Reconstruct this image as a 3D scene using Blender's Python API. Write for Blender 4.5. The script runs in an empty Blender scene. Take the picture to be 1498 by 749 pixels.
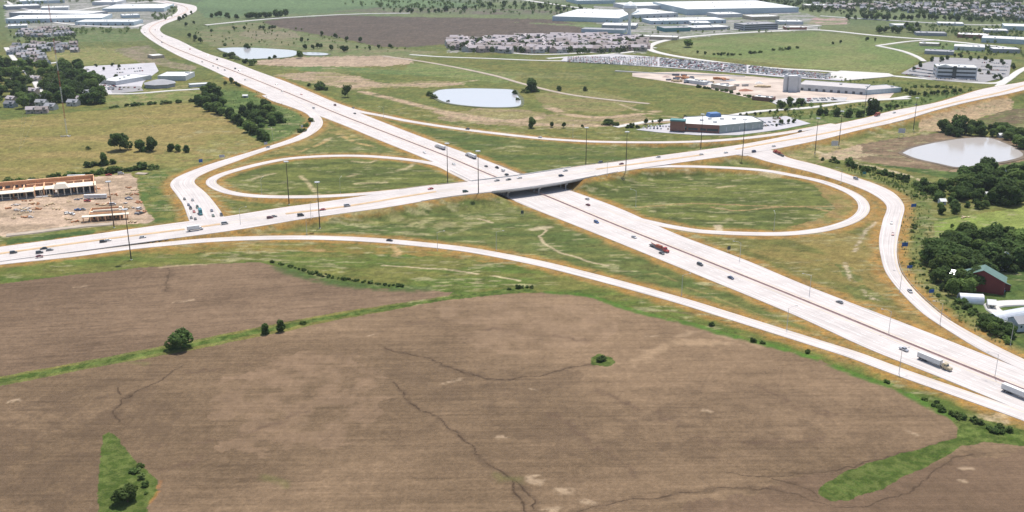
import bpy, math, random
import numpy as np
from mathutils import Vector, Matrix

R = math.radians
sc = bpy.context.scene
# ------------------------------------------------------------------ camera, sky, sun, exposure
H, TILT, FOC = 216.0, 18.4, 1456.4          # flying height, downward tilt, focal length in photo pixels
cam = bpy.data.objects.new('camera', bpy.data.cameras.new('camera'))
sc.collection.objects.link(cam)
cam.location = (0, 0, H); cam.rotation_euler = (R(90 - TILT), 0, 0)
cam.data.lens = 35; cam.data.sensor_width = 36; cam.data.clip_start = 1; cam.data.clip_end = 60000
sc.camera = cam
w = bpy.data.worlds.new('World'); sc.world = w; w.use_nodes = True
SUN_EL, SUN_AZ = 68.0, 15.0                 # azimuth clockwise from +Y (the view direction)
sky = w.node_tree.nodes.new('ShaderNodeTexSky'); sky.sky_type = 'NISHITA'; sky.sun_disc = False
sky.sun_elevation = R(SUN_EL); sky.sun_rotation = R(SUN_AZ); sky.air_density = 1.0; sky.dust_density = 2.0
bg = w.node_tree.nodes['Background']; bg.inputs[1].default_value = 0.15
w.node_tree.links.new(sky.outputs[0], bg.inputs[0])
sun = bpy.data.objects.new('sun', bpy.data.lights.new('sun', 'SUN')); sc.collection.objects.link(sun)
sun.data.energy = 4.6; sun.data.angle = R(0.5); sun.data.color = (1.0, 0.955, 0.89)
sd = Vector((math.sin(R(SUN_AZ)) * math.cos(R(SUN_EL)), math.cos(R(SUN_AZ)) * math.cos(R(SUN_EL)), math.sin(R(SUN_EL))))
sun.rotation_euler = sd.to_track_quat('Z', 'Y').to_euler(); sun.location = (0, 0, 400)
sc.view_settings.view_transform = 'Standard'; sc.view_settings.look = 'None'
sc.view_settings.exposure = 0.12; sc.view_settings.gamma = 1.0
sc.cycles.volume_bounces = 0; sc.cycles.max_bounces = 5

random.seed(7); rng = np.random.default_rng(7)
ct, st = math.cos(R(TILT)), math.sin(R(TILT))
def g(px, py, z=0.0):
    """photo pixel -> the point it shows on the level z"""
    u = (px - 749) / FOC; v = (374.5 - py) / FOC
    dx, dy, dz = u, ct + v * st, -st + v * ct
    k = (z - H) / dz
    return (dx * k, dy * k)
def ppm(px, py):
    """photo pixels per metre at a ground pixel"""
    x, y = g(px, py); return FOC / (y * ct + H * st)
def gl(pts, z=0.0): return np.array([g(p[0], p[1], z) for p in pts])

# ------------------------------------------------------------------ materials
MATS = {}
def mat(name, col, rough=0.8, noise=0.0, nscale=1.0, metal=0.0, spec=0.3, objrand=0.0, bump=0.0):
    if name in MATS: return MATS[name]
    m = bpy.data.materials.new(name); m.use_nodes = True; nt = m.node_tree
    b = nt.nodes['Principled BSDF']
    b.inputs['Roughness'].default_value = rough; b.inputs['Metallic'].default_value = metal
    b.inputs['Specular IOR Level'].default_value = spec
    b.inputs['Base Color'].default_value = (*col, 1)
    if noise or objrand:
        geo = nt.nodes.new('ShaderNodeNewGeometry')
        n = nt.nodes.new('ShaderNodeTexNoise'); n.inputs['Scale'].default_value = nscale; n.inputs['Detail'].default_value = 4
        nt.links.new(geo.outputs['Position'], n.inputs['Vector'])
        mr = nt.nodes.new('ShaderNodeMapRange'); mr.inputs[1].default_value = .3; mr.inputs[2].default_value = .7
        mr.inputs[3].default_value = 1 - noise; mr.inputs[4].default_value = 1 + noise
        nt.links.new(n.outputs[0], mr.inputs[0]); last = mr.outputs[0]
        if objrand:
            oi = nt.nodes.new('ShaderNodeObjectInfo'); mo = nt.nodes.new('ShaderNodeMapRange')
            mo.inputs[3].default_value = 1 - objrand; mo.inputs[4].default_value = 1 + objrand
            nt.links.new(oi.outputs['Random'], mo.inputs[0])
            mu = nt.nodes.new('ShaderNodeMath'); mu.operation = 'MULTIPLY'
            nt.links.new(last, mu.inputs[0]); nt.links.new(mo.outputs[0], mu.inputs[1]); last = mu.outputs[0]
        vm = nt.nodes.new('ShaderNodeVectorMath'); vm.operation = 'SCALE'; vm.inputs[0].default_value = col
        nt.links.new(last, vm.inputs['Scale']); nt.links.new(vm.outputs[0], b.inputs['Base Color'])
        if bump:
            bp = nt.nodes.new('ShaderNodeBump'); bp.inputs['Strength'].default_value = bump; bp.inputs['Distance'].default_value = 0.3
            nt.links.new(n.outputs[0], bp.inputs['Height']); nt.links.new(bp.outputs[0], b.inputs['Normal'])
    MATS[name] = m; return m

# ------------------------------------------------------------------ mesh helpers
COL = sc.collection
class MB:
    def __init__(s): s.v = []; s.f = []; s.m = []
    def add(s, vs, fs, mi=0):
        o = len(s.v); s.v += [tuple(p) for p in vs]; s.f += [tuple(o + i for i in f) for f in fs]; s.m += [mi] * len(fs); return s
    def box(s, c, d, mi=0, rz=0.0, taper=1.0, ty=None):
        ty = taper if ty is None else ty
        x, y, z = d[0] / 2, d[1] / 2, d[2] / 2; vs = []
        for sz in (-1, 1):
            kx, ky = (1, 1) if sz < 0 else (taper, ty)
            for sx, sy in ((-1, -1), (1, -1), (1, 1), (-1, 1)):
                a, b = sx * x * kx, sy * y * ky
                vs.append((c[0] + a * math.cos(rz) - b * math.sin(rz), c[1] + a * math.sin(rz) + b * math.cos(rz), c[2] + sz * z))
        return s.add(vs, [(0, 3, 2, 1), (4, 5, 6, 7), (0, 1, 5, 4), (1, 2, 6, 5), (2, 3, 7, 6), (3, 0, 4, 7)], mi)
    def cyl(s, a, b, r0, r1=None, n=10, mi=0, cap=True):
        r1 = r0 if r1 is None else r1
        a = Vector(a); b = Vector(b); d = (b - a).normalized()
        u = d.orthogonal().normalized(); v = d.cross(u); vs = []
        for p, r in ((a, r0), (b, r1)):
            for i in range(n):
                t = 2 * math.pi * i / n; vs.append(p + (u * math.cos(t) + v * math.sin(t)) * r)
        fs = [(i, (i + 1) % n, n + (i + 1) % n, n + i) for i in range(n)]
        if cap: fs += [tuple(range(n - 1, -1, -1)), tuple(range(n, 2 * n))]
        return s.add(vs, fs, mi)
    def lathe(s, prof, c=(0, 0), n=20, mi=0):
        vs = []
        for r, z in prof:
            for i in range(n):
                t = 2 * math.pi * i / n; vs.append((c[0] + r * math.cos(t), c[1] + r * math.sin(t), z))
        fs = []
        for k in range(len(prof) - 1):
            for i in range(n): fs.append((k * n + i, k * n + (i + 1) % n, (k + 1) * n + (i + 1) % n, (k + 1) * n + i))
        fs += [tuple(range(n - 1, -1, -1)), tuple(range((len(prof) - 1) * n, len(prof) * n))]
        return s.add(vs, fs, mi)
    def prism(s, poly, z0, z1, mi=0):
        n = len(poly); vs = [(p[0], p[1], z0) for p in poly] + [(p[0], p[1], z1) for p in poly]
        return s.add(vs, [tuple(range(n - 1, -1, -1)), tuple(range(n, 2 * n))] + [(i, (i + 1) % n, n + (i + 1) % n, n + i) for i in range(n)], mi)
    def side(s, prof, y0, y1, mi=0, inset=None):
        """profile in x,z swept across y"""
        n = len(prof); k = inset or 0
        vs = [(p[0], y0, p[1]) for p in prof] + [(p[0], y1, p[1]) for p in prof]
        return s.add(vs, [tuple(range(n)), tuple(range(2 * n - 1, n - 1, -1))] + [(i, n + i, n + (i + 1) % n, (i + 1) % n) for i in range(n)], mi)
    def mesh(s, name, mats):
        me = bpy.data.meshes.new(name); me.from_pydata(s.v, [], s.f)
        for m in (mats if isinstance(mats, (list, tuple)) else [mats]): me.materials.append(m)
        if any(s.m): me.polygons.foreach_set('material_index', s.m)
        me.update(); return me
    def build(s, name, mats, parent=None, loc=None, rz=0.0):
        o = bpy.data.objects.new(name, s.mesh(name, mats)); COL.objects.link(o)
        if parent is not None: o.parent = parent
        if loc is not None: o.location = loc
        if rz: o.rotation_euler = (0, 0, rz)
        return o
def obj(name, me, parent=None, loc=(0, 0, 0), rz=0.0, scale=None):
    o = bpy.data.objects.new(name, me); COL.objects.link(o)
    if parent is not None: o.parent = parent
    o.location = loc; o.rotation_euler = (0, 0, rz)
    if scale: o.scale = scale
    return o
def empty(name, loc, rz=0.0):
    o = bpy.data.objects.new(name, None); COL.objects.link(o); o.location = loc; o.rotation_euler = (0, 0, rz); o.empty_display_size = 1; return o
def tag(o, label=None, cat=None, group=None, kind=None):
    if label: o['label'] = label
    if cat: o['category'] = cat
    if group: o['group'] = group
    if kind: o['kind'] = kind
    return o
def copy_tree(o, parent=None):
    c = o.copy(); COL.objects.link(c); c.parent = parent
    for ch in o.children: copy_tree(ch, c)
    return c

# ------------------------------------------------------------------ curves
def catmull(P, step=6.0):
    P = np.asarray(P, float)
    Q = np.vstack([2 * P[0] - P[1], P, 2 * P[-1] - P[-2]]); out = []
    for i in range(1, len(Q) - 2):
        p0, p1, p2, p3 = Q[i - 1], Q[i], Q[i + 1], Q[i + 2]
        d = np.linalg.norm((p2 - p1)[:2]); n = max(1, int(math.ceil(d / step)))
        t0 = 0.; t1 = t0 + max(np.linalg.norm((p1 - p0)[:2]), 1e-3) ** .5; t2 = t1 + max(d, 1e-3) ** .5; t3 = t2 + max(np.linalg.norm((p3 - p2)[:2]), 1e-3) ** .5
        for k in range(n):
            t = t1 + (t2 - t1) * k / n
            A1 = (t1 - t) / (t1 - t0) * p0 + (t - t0) / (t1 - t0) * p1; A2 = (t2 - t) / (t2 - t1) * p1 + (t - t1) / (t2 - t1) * p2
            A3 = (t3 - t) / (t3 - t2) * p2 + (t - t2) / (t3 - t2) * p3
            B1 = (t2 - t) / (t2 - t0) * A1 + (t - t0) / (t2 - t0) * A2; B2 = (t3 - t) / (t3 - t1) * A2 + (t - t1) / (t3 - t1) * A3
            out.append((t2 - t) / (t2 - t1) * B1 + (t - t1) / (t2 - t1) * B2)
    out.append(P[-1]); return np.array(out)
def smooth1(a, k):
    if len(a) < 2 * k + 1: return a
    b = np.pad(a, (k, k), mode='edge'); return np.convolve(b, np.ones(2 * k + 1) / (2 * k + 1), mode='valid')

# ------------------------------------------------------------------ roads, traced on the ground they lie on
ROADS = {}
def zprof(x):
    """height of the crossing road along its run"""
    return float(np.interp(x, [9, 200, 350, 500, 620, 700, 860, 960, 1080, 1200, 1300, 1400, 1500], [0.3, .8, 2.4, 4.8, 6.6, 7.2, 7.2, 6.2, 4.5, 3.8, 5.0, 7.0, 8.0]))
def road(name, C, L=None, Rt=None, wl=4.5, wr=4.5, lift=0.0, step=6.0, smooth=True):
    pts = np.array([(*g(p[0], p[1], p[2] if len(p) > 2 else 0), p[2] if len(p) > 2 else 0) for p in C])
    S = catmull(pts, step) if smooth else pts
    T = np.gradient(S[:, :2], axis=0); T /= np.linalg.norm(T, axis=1)[:, None] + 1e-9
    N = np.stack([-T[:, 1], T[:, 0]], 1)
    cx = np.array([p[0] for p in C]); cz = pts[:, 2]; o = np.argsort(cx)
    def lat(E, sgn, w0):
        if E is None: return np.full(len(S), w0, float)
        e = catmull(np.array([g(p[0], p[1], float(np.interp(p[0], cx[o], cz[o]))) for p in E]), 8.)
        W = np.full(len(S), np.nan)
        for i in range(len(S)):
            q = e - S[i, :2]; a = q @ T[i]; b = q @ N[i] * sgn
            k = np.where((a[:-1] <= 0) != (a[1:] <= 0))[0]
            if len(k):
                f = a[k] / (a[k] - a[k + 1]); bb = b[k] + f * (b[k + 1] - b[k]); bb = bb[(bb > 1.0) & (bb < 60)]
                if len(bb): W[i] = bb.min()
        ok = ~np.isnan(W)
        if not ok.any(): return np.full(len(S), w0, float)
        return smooth1(np.interp(np.arange(len(S)), np.where(ok)[0], W[ok]), 3)
    WL, WR = lat(L, 1, wl), lat(Rt, -1, wr)
    s = np.concatenate([[0], np.cumsum(np.linalg.norm(np.diff(S[:, :2], axis=0), axis=1))])
    ROADS[name] = dict(S=S, T=T, N=N, WL=WL, WR=WR, s=s, lift=lift)
    return ROADS[name]

# interstate (runs from the upper left, under the bridge, to the lower right)
IC = [(231, 1), (265, 8), (274, 13), (271, 18), (250, 27), (230, 34), (219, 42), (224, 52), (248, 67), (300, 88), (354, 109), (440, 144), (500, 169), (600, 208), (656, 230), (727, 260), (784, 281), (900, 329), (1020, 377), (1100, 409), (1200, 449.5), (1340, 507), (1496, 570), (1640, 628)]
IE = [(250, 2), (284, 8), (288, 13), (284, 18), (260, 28), (240, 36), (234, 43), (240, 50), (260, 58), (300, 77), (340, 90), (376, 104), (420, 120), (488, 149), (526, 165), (600, 194), (654, 214), (720, 238), (760, 254), (832, 278), (900, 302), (960, 329), (980, 339), (1020, 354), (1100, 384), (1160, 410), (1240, 441), (1339, 479), (1414, 508.4), (1495, 540.4), (1640, 598)]
IW = [(215, 1), (245, 6), (258, 11), (258, 18), (240, 27), (220, 33), (207, 40), (206, 46), (220, 58), (260, 81), (300, 98), (330, 112), (360, 126), (410, 147), (466, 169), (500, 182), (560, 207), (600, 223), (640, 240), (686, 263), (744, 290), (764, 299), (830, 325), (900, 353), (1040, 410), (1136, 449.5), (1200, 477.4), (1251, 502), (1296, 521), (1367, 548), (1428, 573.5), (1495, 601), (1640, 660)]
road('interstate', IC, IE, IW)
# crossing road (runs from the left edge over the bridge to the right edge)
CC = [(-120, 388), (9, 370), (140, 352), (270, 335.5), (322, 328), (418, 313), (474, 306.5), (520, 300), (600, 286.5), (638, 280.5), (740, 267), (820, 255.5), (878, 247), (900, 244), (960, 236), (1024, 227), (1076, 218.5), (1128, 209), (1200, 196.5), (1280, 179.5), (1336, 165.5), (1396, 150), (1460, 136), (1496, 126), (1600, 98)]
CL = [(-120, 378), (9, 360), (100, 348), (200, 334), (250, 327), (330, 317), (400, 306), (448, 299), (520, 289), (600, 276), (686, 266), (766, 256), (856, 242), (900, 237), (960, 228), (1020, 220), (1080, 212), (1140, 201), (1200, 187), (1270, 172), (1304, 163), (1368, 151), (1440, 130), (1496, 120), (1600, 92)]
CR = [(-120, 400), (9, 381), (70, 373), (140, 364), (240, 350), (300, 342.5), (390, 329), (470, 316), (580, 301), (600, 297), (680, 285), (740, 279), (820, 268), (900, 252.5), (960, 243), (1024, 234), (1076, 227), (1134, 218), (1200, 204.5), (1256, 190), (1320, 176), (1366, 162), (1412, 150.5), (1496, 132), (1600, 104)]
zz = lambda P: [(p[0], p[1], zprof(p[0])) for p in P]
road('crossroad', zz(CC), CL, CR)
# ramps: centre lines with a height where they climb to the crossing road
road('northwest_ramp', [(404, 138), (432, 153), (456, 167), (463, 177), (460, 187), (445, 200), (390, 217.5), (340, 234), (300, 248), (273, 260), (267, 268, .4), (276, 281, .8), (292, 305, 1.2), (302, 323, 1.6)],
     Rt=[(398, 148), (418, 154), (448, 166), (455, 176), (452, 186), (432, 200), (390, 215), (340, 230), (300, 242.5), (260, 258), (249, 268), (254, 280), (268, 299), (274, 318), (280, 330)],
     L=[(440, 150), (466, 168), (472, 177), (470, 186), (460, 194), (436, 206), (390, 220), (340, 238), (300, 253), (286, 260), (285, 268), (300, 282), (326, 315), (330, 325)])
road('northwest_loop', [(705, 272), (670, 255), (640, 241), (600, 234), (540, 228.6), (500, 227.8), (460, 229), (420, 232.4), (380, 240), (350, 247.5), (324, 255.5), (311, 262), (309, 268), (318, 275, .3), (334, 281, .6), (360, 285.5, 1.2), (400, 287.8, 2), (460, 287.5, 3.5), (520, 284.5, 4.8), (580, 279, 6), (640, 271.5, 6.8)], wl=4.4, wr=4.4)
road('northeast_ramp', [(440, 131), (488, 151), (526, 163), (560, 169.5), (600, 177.5), (680, 189.5), (760, 199), (800, 203), (856, 206.6, .6), (900, 207.8, 1.6), (980, 208, 3), (1040, 206, 3.8), (1080, 203, 4.2), (1120, 198.5, 4.2), (1160, 192.5, 4), (1220, 181.5, 4)], wl=4.6, wr=4.6)
road('southeast_ramp', [(1085, 219, 4.4), (1115, 223, 4.2), (1145, 235, 3.8), (1200, 249, 2.5), (1240, 262, 1.4), (1268, 272, .8), (1290, 282, .2), (1309, 300), (1305, 324), (1300, 352), (1300, 374), (1307, 398), (1324, 421), (1350, 446), (1378, 469), (1440, 506), (1494, 532), (1560, 563)],
     [(1110, 214), (1124, 219), (1150, 230), (1200, 243), (1240, 256), (1270, 266), (1296, 276), (1314, 288), (1322, 300), (1319, 324), (1313, 352), (1312, 374), (1318, 398), (1336, 422), (1362, 448), (1382, 463.5), (1403, 477), (1446, 500), (1495, 524.4), (1560, 555)],
     [(1080, 227), (1094, 228), (1140, 240), (1200, 255), (1240, 268), (1266, 278), (1284, 288), (1297, 300), (1291, 324), (1286, 352), (1289, 374), (1296, 398), (1312, 420), (1338, 448), (1350, 459), (1384, 480.6), (1435, 512.6), (1493, 540), (1560, 571)])
road('southeast_loop', [(860, 253, 7), (900, 248.5, 6.6), (960, 243.5, 5.8), (1020, 243.6, 4.4), (1070, 245.6, 3), (1120, 249.6, 1.6), (1160, 256.5, .8), (1200, 265), (1240, 279.5), (1259, 292), (1264, 304), (1258, 315), (1240, 325.5), (1200, 336.5), (1150, 341.8), (1100, 342), (1060, 340.6), (1020, 337.8), (990, 333), (960, 327), (920, 317), (880, 301)], wl=4.4, wr=4.4)
road('southwest_ramp', [(-120, 399), (9, 383), (100, 373.5), (190, 362), (250, 356), (300, 351.6), (360, 348.6), (440, 347.4), (500, 348.6), (560, 352), (600, 355.6), (680, 364.5), (740, 375), (800, 387.5), (860, 402.5), (900, 413), (997, 440), (1071, 463), (1200, 503.5), (1252, 520), (1300, 538), (1350, 556), (1400, 573.5), (1447, 590), (1500, 609), (1640, 664)], wl=4.9, wr=4.9)
LIFT = {'interstate': .04, 'crossroad': .12, 'northwest_ramp': .07, 'northwest_loop': .08, 'northeast_ramp': .09, 'southeast_ramp': .10, 'southeast_loop': .075, 'southwest_ramp': .03}
for k, v in LIFT.items(): ROADS[k]['lift'] = v
MAIN = list(LIFT)

# ------------------------------------------------------------------ ground sheet: a fan-shaped grid, finer near by, with land cover in a colour attribute
pys = np.concatenate([np.arange(1200, 790, -6.), np.arange(790, 0, -0.92), np.arange(0, -60, -1.5), np.arange(-60, -100, -2.5), [-103, -106, -108, -109]])
ys = np.array([g(749, p)[1] for p in pys]); NR = len(ys)
NC = 1180
ts = np.linspace(-.76, .76, NC)
GY = np.repeat(ys[:, None], NC, 1); GX = ts[None, :] * (GY + 40)
def hsh(ix, iy, seed):
    h = (ix * 374761393 + iy * 668265263 + seed * 1442695041).astype(np.int64) & 0x7fffffff
    h = ((h ^ (h >> 13)) * 1274126177) & 0x7fffffff
    return ((h ^ (h >> 16)) & 0xffff) / 65535.0
def vn(x, y, seed=0):
    xi = np.floor(x).astype(np.int64); yi = np.floor(y).astype(np.int64); fx = x - xi; fy = y - yi
    fx = fx * fx * (3 - 2 * fx); fy = fy * fy * (3 - 2 * fy)
    a = hsh(xi, yi, seed); b = hsh(xi + 1, yi, seed); c = hsh(xi, yi + 1, seed); d = hsh(xi + 1, yi + 1, seed)
    return a + (b - a) * fx + (c - a) * fy + (a - b - c + d) * fx * fy
def fbm(x, y, s, seed=0, o=4, ang=0.0, st=1.0):
    c, sn = math.cos(ang), math.sin(ang); X = (x * c + y * sn) / (s * st); Y = (-x * sn + y * c) / s; r = 0; a = .5; t = 0
    for k in range(o): r = r + a * vn(X * 2 ** k, Y * 2 ** k, seed + k * 17); t += a; a *= .55
    return r / t
def sstep(a, b, x): t = np.clip((x - a) / (b - a), 0, 1); return t * t * (3 - 2 * t)

n60 = fbm(GX, GY, 60, 1); n9 = fbm(GX, GY, 9, 2); n2 = fbm(GX, GY, 2.6, 3, 3); nst = fbm(GX, GY, 10, 4, 4, 0, 4.0); n300 = fbm(GX, GY, 300, 5, 3)
wobx = (fbm(GX, GY, 7, 11, 3) - .5); woby = (fbm(GX, GY, 7, 12, 3) - .5)
COLR = np.zeros((NR, NC, 3)); CLS = np.zeros((NR, NC), np.int8)
def c3(*a): return np.array(a, float)
def mixc(a, b, t): return a + (b - a) * t[..., None]
def subr(x0, x1, y0, y1):
    r0, r1 = np.searchsorted(ys, [y0, y1]); r0 = max(r0 - 1, 0); r1 = min(r1 + 1, NR)
    if r1 <= r0: return None
    tt = [x0 / (ys[r0] + 40), x0 / (ys[r1 - 1] + 40), x1 / (ys[r0] + 40), x1 / (ys[r1 - 1] + 40)]
    c0, c1 = np.searchsorted(ts, [min(tt), max(tt)]); c0 = max(c0 - 1, 0); c1 = min(c1 + 1, NC)
    if c1 <= c0: return None
    return slice(r0, r1), slice(c0, c1)
def inpoly(X, Y, P):
    r = np.zeros(X.shape, bool); n = len(P)
    for i in range(n):
        x1, y1 = P[i]; x2, y2 = P[(i + 1) % n]
        if y1 == y2: continue
        c = ((y1 > Y) != (y2 > Y)) & (X < (x2 - x1) * (Y - y1) / (y2 - y1) + x1); r ^= c
    return r
def pixpoly(pts, smooth=False):
    P = gl(pts)
    if smooth:
        P = np.vstack([P, P[:1]]); P = catmull(P, 6.)[:-1]
    return P
def patch(pts, A, B=None, wob=5.0, ns=None, amt=1.0, cls=None, smooth=False, lo=.35, hi=.65, fade=None):
    """land cover inside an outline: two colours mixed by noise"""
    P = pixpoly(pts, smooth); m = 12
    sl = subr(P[:, 0].min() - m, P[:, 0].max() + m, P[:, 1].min() - m, P[:, 1].max() + m)
    if sl is None: return
    far = np.clip(GY[sl] / 900, .5, 4)
    X = GX[sl] + wobx[sl] * wob * far; Y = GY[sl] + woby[sl] * wob * far * 2
    I = inpoly(X, Y, P); A = c3(*A); n = n9 if ns is None else ns
    c = mixc(A, c3(*B), sstep(lo, hi, n[sl])) if B is not None else np.broadcast_to(A, X.shape + (3,))
    k = I * amt
    if fade is not None: k = k * sstep(fade[0], fade[1], n[sl])
    COLR[sl] = COLR[sl] * (1 - k[..., None]) + c * k[..., None]
    if cls is not None: CLS[sl][I] = cls
def strokes(lines, width, A, amt=1.0, soft=.5, ns=None, lo=.3, hi=.6, wob=3.0):
    for pts in lines:
        P = catmull(gl(pts), 12.)
        for i in range(len(P) - 1):
            a, b = P[i], P[i + 1]; m = width + 6
            sl = subr(min(a[0], b[0]) - m, max(a[0], b[0]) + m, min(a[1], b[1]) - m, max(a[1], b[1]) + m)
            if sl is None: continue
            X = GX[sl] + wobx[sl] * wob; Y = GY[sl] + woby[sl] * wob
            d = b - a; L = d @ d; t = np.clip(((X - a[0]) * d[0] + (Y - a[1]) * d[1]) / max(L, 1e-6), 0, 1)
            D = np.hypot(X - a[0] - t * d[0], Y - a[1] - t * d[1])
            k = sstep(width / 2 * (1 + soft), width / 2 * (1 - soft), D) * amt
            if ns is not None: k = k * sstep(lo, hi, ns[sl])
            k = k * (t > 0) * 1.0 if i else k
            COLR[sl] = COLR[sl] * (1 - k[..., None]) + c3(*A) * k[..., None]

# distance to pavement edges and embankment height
DE = np.full((NR, NC), 999.); ZR = np.zeros((NR, NC)); CUT = np.full((NR, NC), 999.); INS = np.full((NR, NC), 999.)
for name in MAIN:
    r = ROADS[name]; S, N, WL, WR = r['S'], r['N'], r['WL'], r['WR']
    st_ = 3
    idx = list(range(0, len(S) - 1, st_)) + [len(S) - 1]
    for i, j in zip(idx[:-1], idx[1:]):
        a, b = S[i, :2], S[j, :2]; m = 75
        sl = subr(min(a[0], b[0]) - m, max(a[0], b[0]) + m, min(a[1], b[1]) - m, max(a[1], b[1]) + m)
        if sl is None: continue
        X, Y = GX[sl], GY[sl]; d = b - a; L = math.hypot(*d)
        if L < 1e-3: continue
        ta = ((X - a[0]) * d[0] + (Y - a[1]) * d[1]) / L; t = np.clip(ta / L, 0, 1)
        lt = (-(X - a[0]) * d[1] + (Y - a[1]) * d[0]) / L
        wl = WL[i] + (WL[j] - WL[i]) * t; wr = WR[i] + (WR[j] - WR[i]) * t
        ex = np.maximum(lt - wl, -wr - lt); over = np.abs(ta - t * L)
        D = np.where(over > 0, np.hypot(np.maximum(ex, 0), over), ex)
        z = S[i, 2] + (S[j, 2] - S[i, 2]) * t
        DE[sl] = np.minimum(DE[sl], D)
        if S[i, 2] + S[j, 2] > 0.01:
            zc = z - np.maximum(0, D - 2.0) / 2.6
            ZR[sl] = np.maximum(ZR[sl], zc)
        if name == 'interstate': CUT[sl] = np.minimum(CUT[sl], D)
        else:
            INS[sl] = np.where((D < 1.5) & (z < INS[sl]), z, INS[sl])
GZ = np.where(ZR > 0, ZR, 0)
GZ = np.where((INS < 900) & (CUT > 18), np.minimum(GZ, INS + 0.0), GZ)
GZ = np.minimum(GZ, np.maximum(0, (CUT - 3.5) / 1.9))
GZ = GZ - 0.22 * sstep(1.5, 0.0, DE)
GZ = GZ + (n60 - .5) * 1.2 * sstep(10, 60, DE) * (1 - .75 * sstep(1000, 1300, GY)) + (n300 - .5) * 6 * sstep(60, 72, DE) * sstep(1500, 3000, GY)
GZ = np.where(GY < 700, GZ, GZ)
def ground_z(x, y):
    i = int(np.searchsorted(ys, y)); j = int(np.searchsorted(ts, x / (y + 40)))
    return float(GZ[min(max(i, 0), NR - 1), min(max(j, 0), NC - 1)])

# ---- palette (base colours)
G_DARK, G_MID, G_LIGHT = (.064, .086, .026), (.092, .122, .038), (.140, .165, .058)
G_OLIVE, TAN, ORANGE = (.15, .145, .05), (.25, .19, .085), (.29, .18, .065)
PALE, SOIL, SOIL_D, SOIL_L = (.36, .31, .21), (.19, .135, .095), (.105, .078, .055), (.25, .185, .125)
FARG, FARG2, GREYB = (.115, .155, .07), (.155, .185, .09), (.105, .086, .07)
PINK, GREEN_B = (.36, .285, .225), (.075, .165, .028)
COLR[:] = mixc(c3(*G_MID), c3(*G_OLIVE), sstep(.3, .7, n60 * .5 + n9 * .5))
t = sstep(.48, .72, nst); COLR[:] = mixc(COLR, c3(*G_LIGHT), t * .6)
# far country
far = sstep(1700, 2600, GY)
COLR[:] = mixc(COLR, mixc(c3(*FARG), c3(*FARG2), sstep(.35, .65, n300)), far)
patch([(0, 0), (0, -40), (1600, -40), (1600, 0), (1600, 4), (0, 4)], (.11, .15, .085), (.17, .19, .12), ns=n300)
patch([(300, -5), (560, -5), (720, 8), (600, 17), (440, 20), (300, 26), (285, 10)], (.135, .20, .095), (.11, .16, .08), ns=n300)
patch([(384, 31), (416, 27), (500, 22), (600, 25), (800, 28), (850, 37), (905, 47), (860, 52), (780, 51), (740, 53), (665, 63), (600, 69), (555, 68), (500, 56), (440, 46), (400, 38)], GREYB, (.125, .10, .08), ns=nst)
patch([(560, 12), (740, 13), (860, 17), (860, 22), (700, 22), (600, 20), (480, 17)], (.15, .135, .105), (.14, .17, .09), ns=nst)
patch([(740, 32), (850, 36), (1000, 38), (980, 44), (900, 48), (840, 38)], (.15, .20, .09), (.19, .22, .11))
patch([(965, 68), (1000, 60), (1130, 50), (1200, 47), (1310, 60), (1350, 82), (1330, 98), (1300, 109), (1180, 100), (1080, 87), (1000, 80)], (.135, .18, .062), (.175, .195, .08), ns=n60)
patch([(1300, 65), (1380, 59), (1490, 68), (1440, 76), (1350, 77), (1300, 70)], (.10, .16, .055), (.14, .17, .07))
patch([(300, 42), (380, 32), (450, 50), (560, 70), (650, 76), (600, 86), (450, 84), (430, 72), (310, 68), (280, 50)], (.13, .165, .07), (.19, .18, .10), ns=nst)
patch([(355, 45), (430, 46), (440, 55), (380, 58), (350, 52)], (.27, .21, .16), (.2, .19, .12), ns=nst, amt=.7)
patch([(9, 2), (110, 0), (250, 2), (250, 20), (205, 42), (140, 40), (80, 42), (9, 40)], (.34, .33, .32), (.22, .23, .2), ns=nst, lo=.35, hi=.6, amt=.9)
patch([(870, 8), (1170, 18), (1200, 26), (1200, 44), (1060, 50), (960, 62), (920, 52), (860, 30)], (.34, .33, .33), (.17, .2, .13), ns=nst, lo=.4, hi=.6, amt=.9)
patch([(1190, 26), (1240, 27), (1240, 36), (1180, 36)], (.4, .28, .26), (.2, .22, .12), ns=nst)
patch([(655, 62), (945, 56), (945, 78), (655, 77)], (.30, .29, .28), (.13, .17, .09), ns=n9)
# left: parks and meadows
patch([(10, 50), (110, 45), (210, 48), (215, 60), (110, 62), (10, 60)], (.11, .16, .06), (.15, .17, .08))
patch([(60, 78), (130, 70), (195, 70), (200, 90), (150, 94), (90, 95)], (.17, .19, .07), (.22, .2, .09))
patch([(165, 72), (215, 66), (250, 90), (290, 98), (280, 104), (230, 96), (200, 90)], (.24, .2, .15), (.15, .15, .08), ns=n9)
patch([(9, 176), (60, 168), (160, 160), (250, 150), (283, 152), (325, 168), (355, 190), (388, 209), (330, 229), (250, 240), (120, 256), (9, 267), (-150, 290), (-150, 180)], (.18, .168, .062), (.235, .19, .085), ns=fbm(GX, GY, 28, 31, 4, .2, 3.0), lo=.3, hi=.7, wob=4)
patch([(225, 225), (330, 200), (400, 205), (340, 232), (260, 245), (230, 243)], (.13, .15, .05), (.19, .18, .07), fade=(.35, .6))
patch([(205, 255), (240, 248), (250, 262), (262, 300), (262, 320), (225, 325), (205, 290)], (.075, .12, .035), (.14, .15, .05))
patch([(300, 130), (380, 135), (440, 165), (455, 180), (430, 200), (388, 212), (355, 190), (325, 168), (290, 155)], (.07, .115, .035), (.105, .145, .05))
patch([(160, 158), (280, 148), (300, 132), (240, 130), (150, 140)], (.14, .175, .06), (.18, .18, .08))
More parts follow.
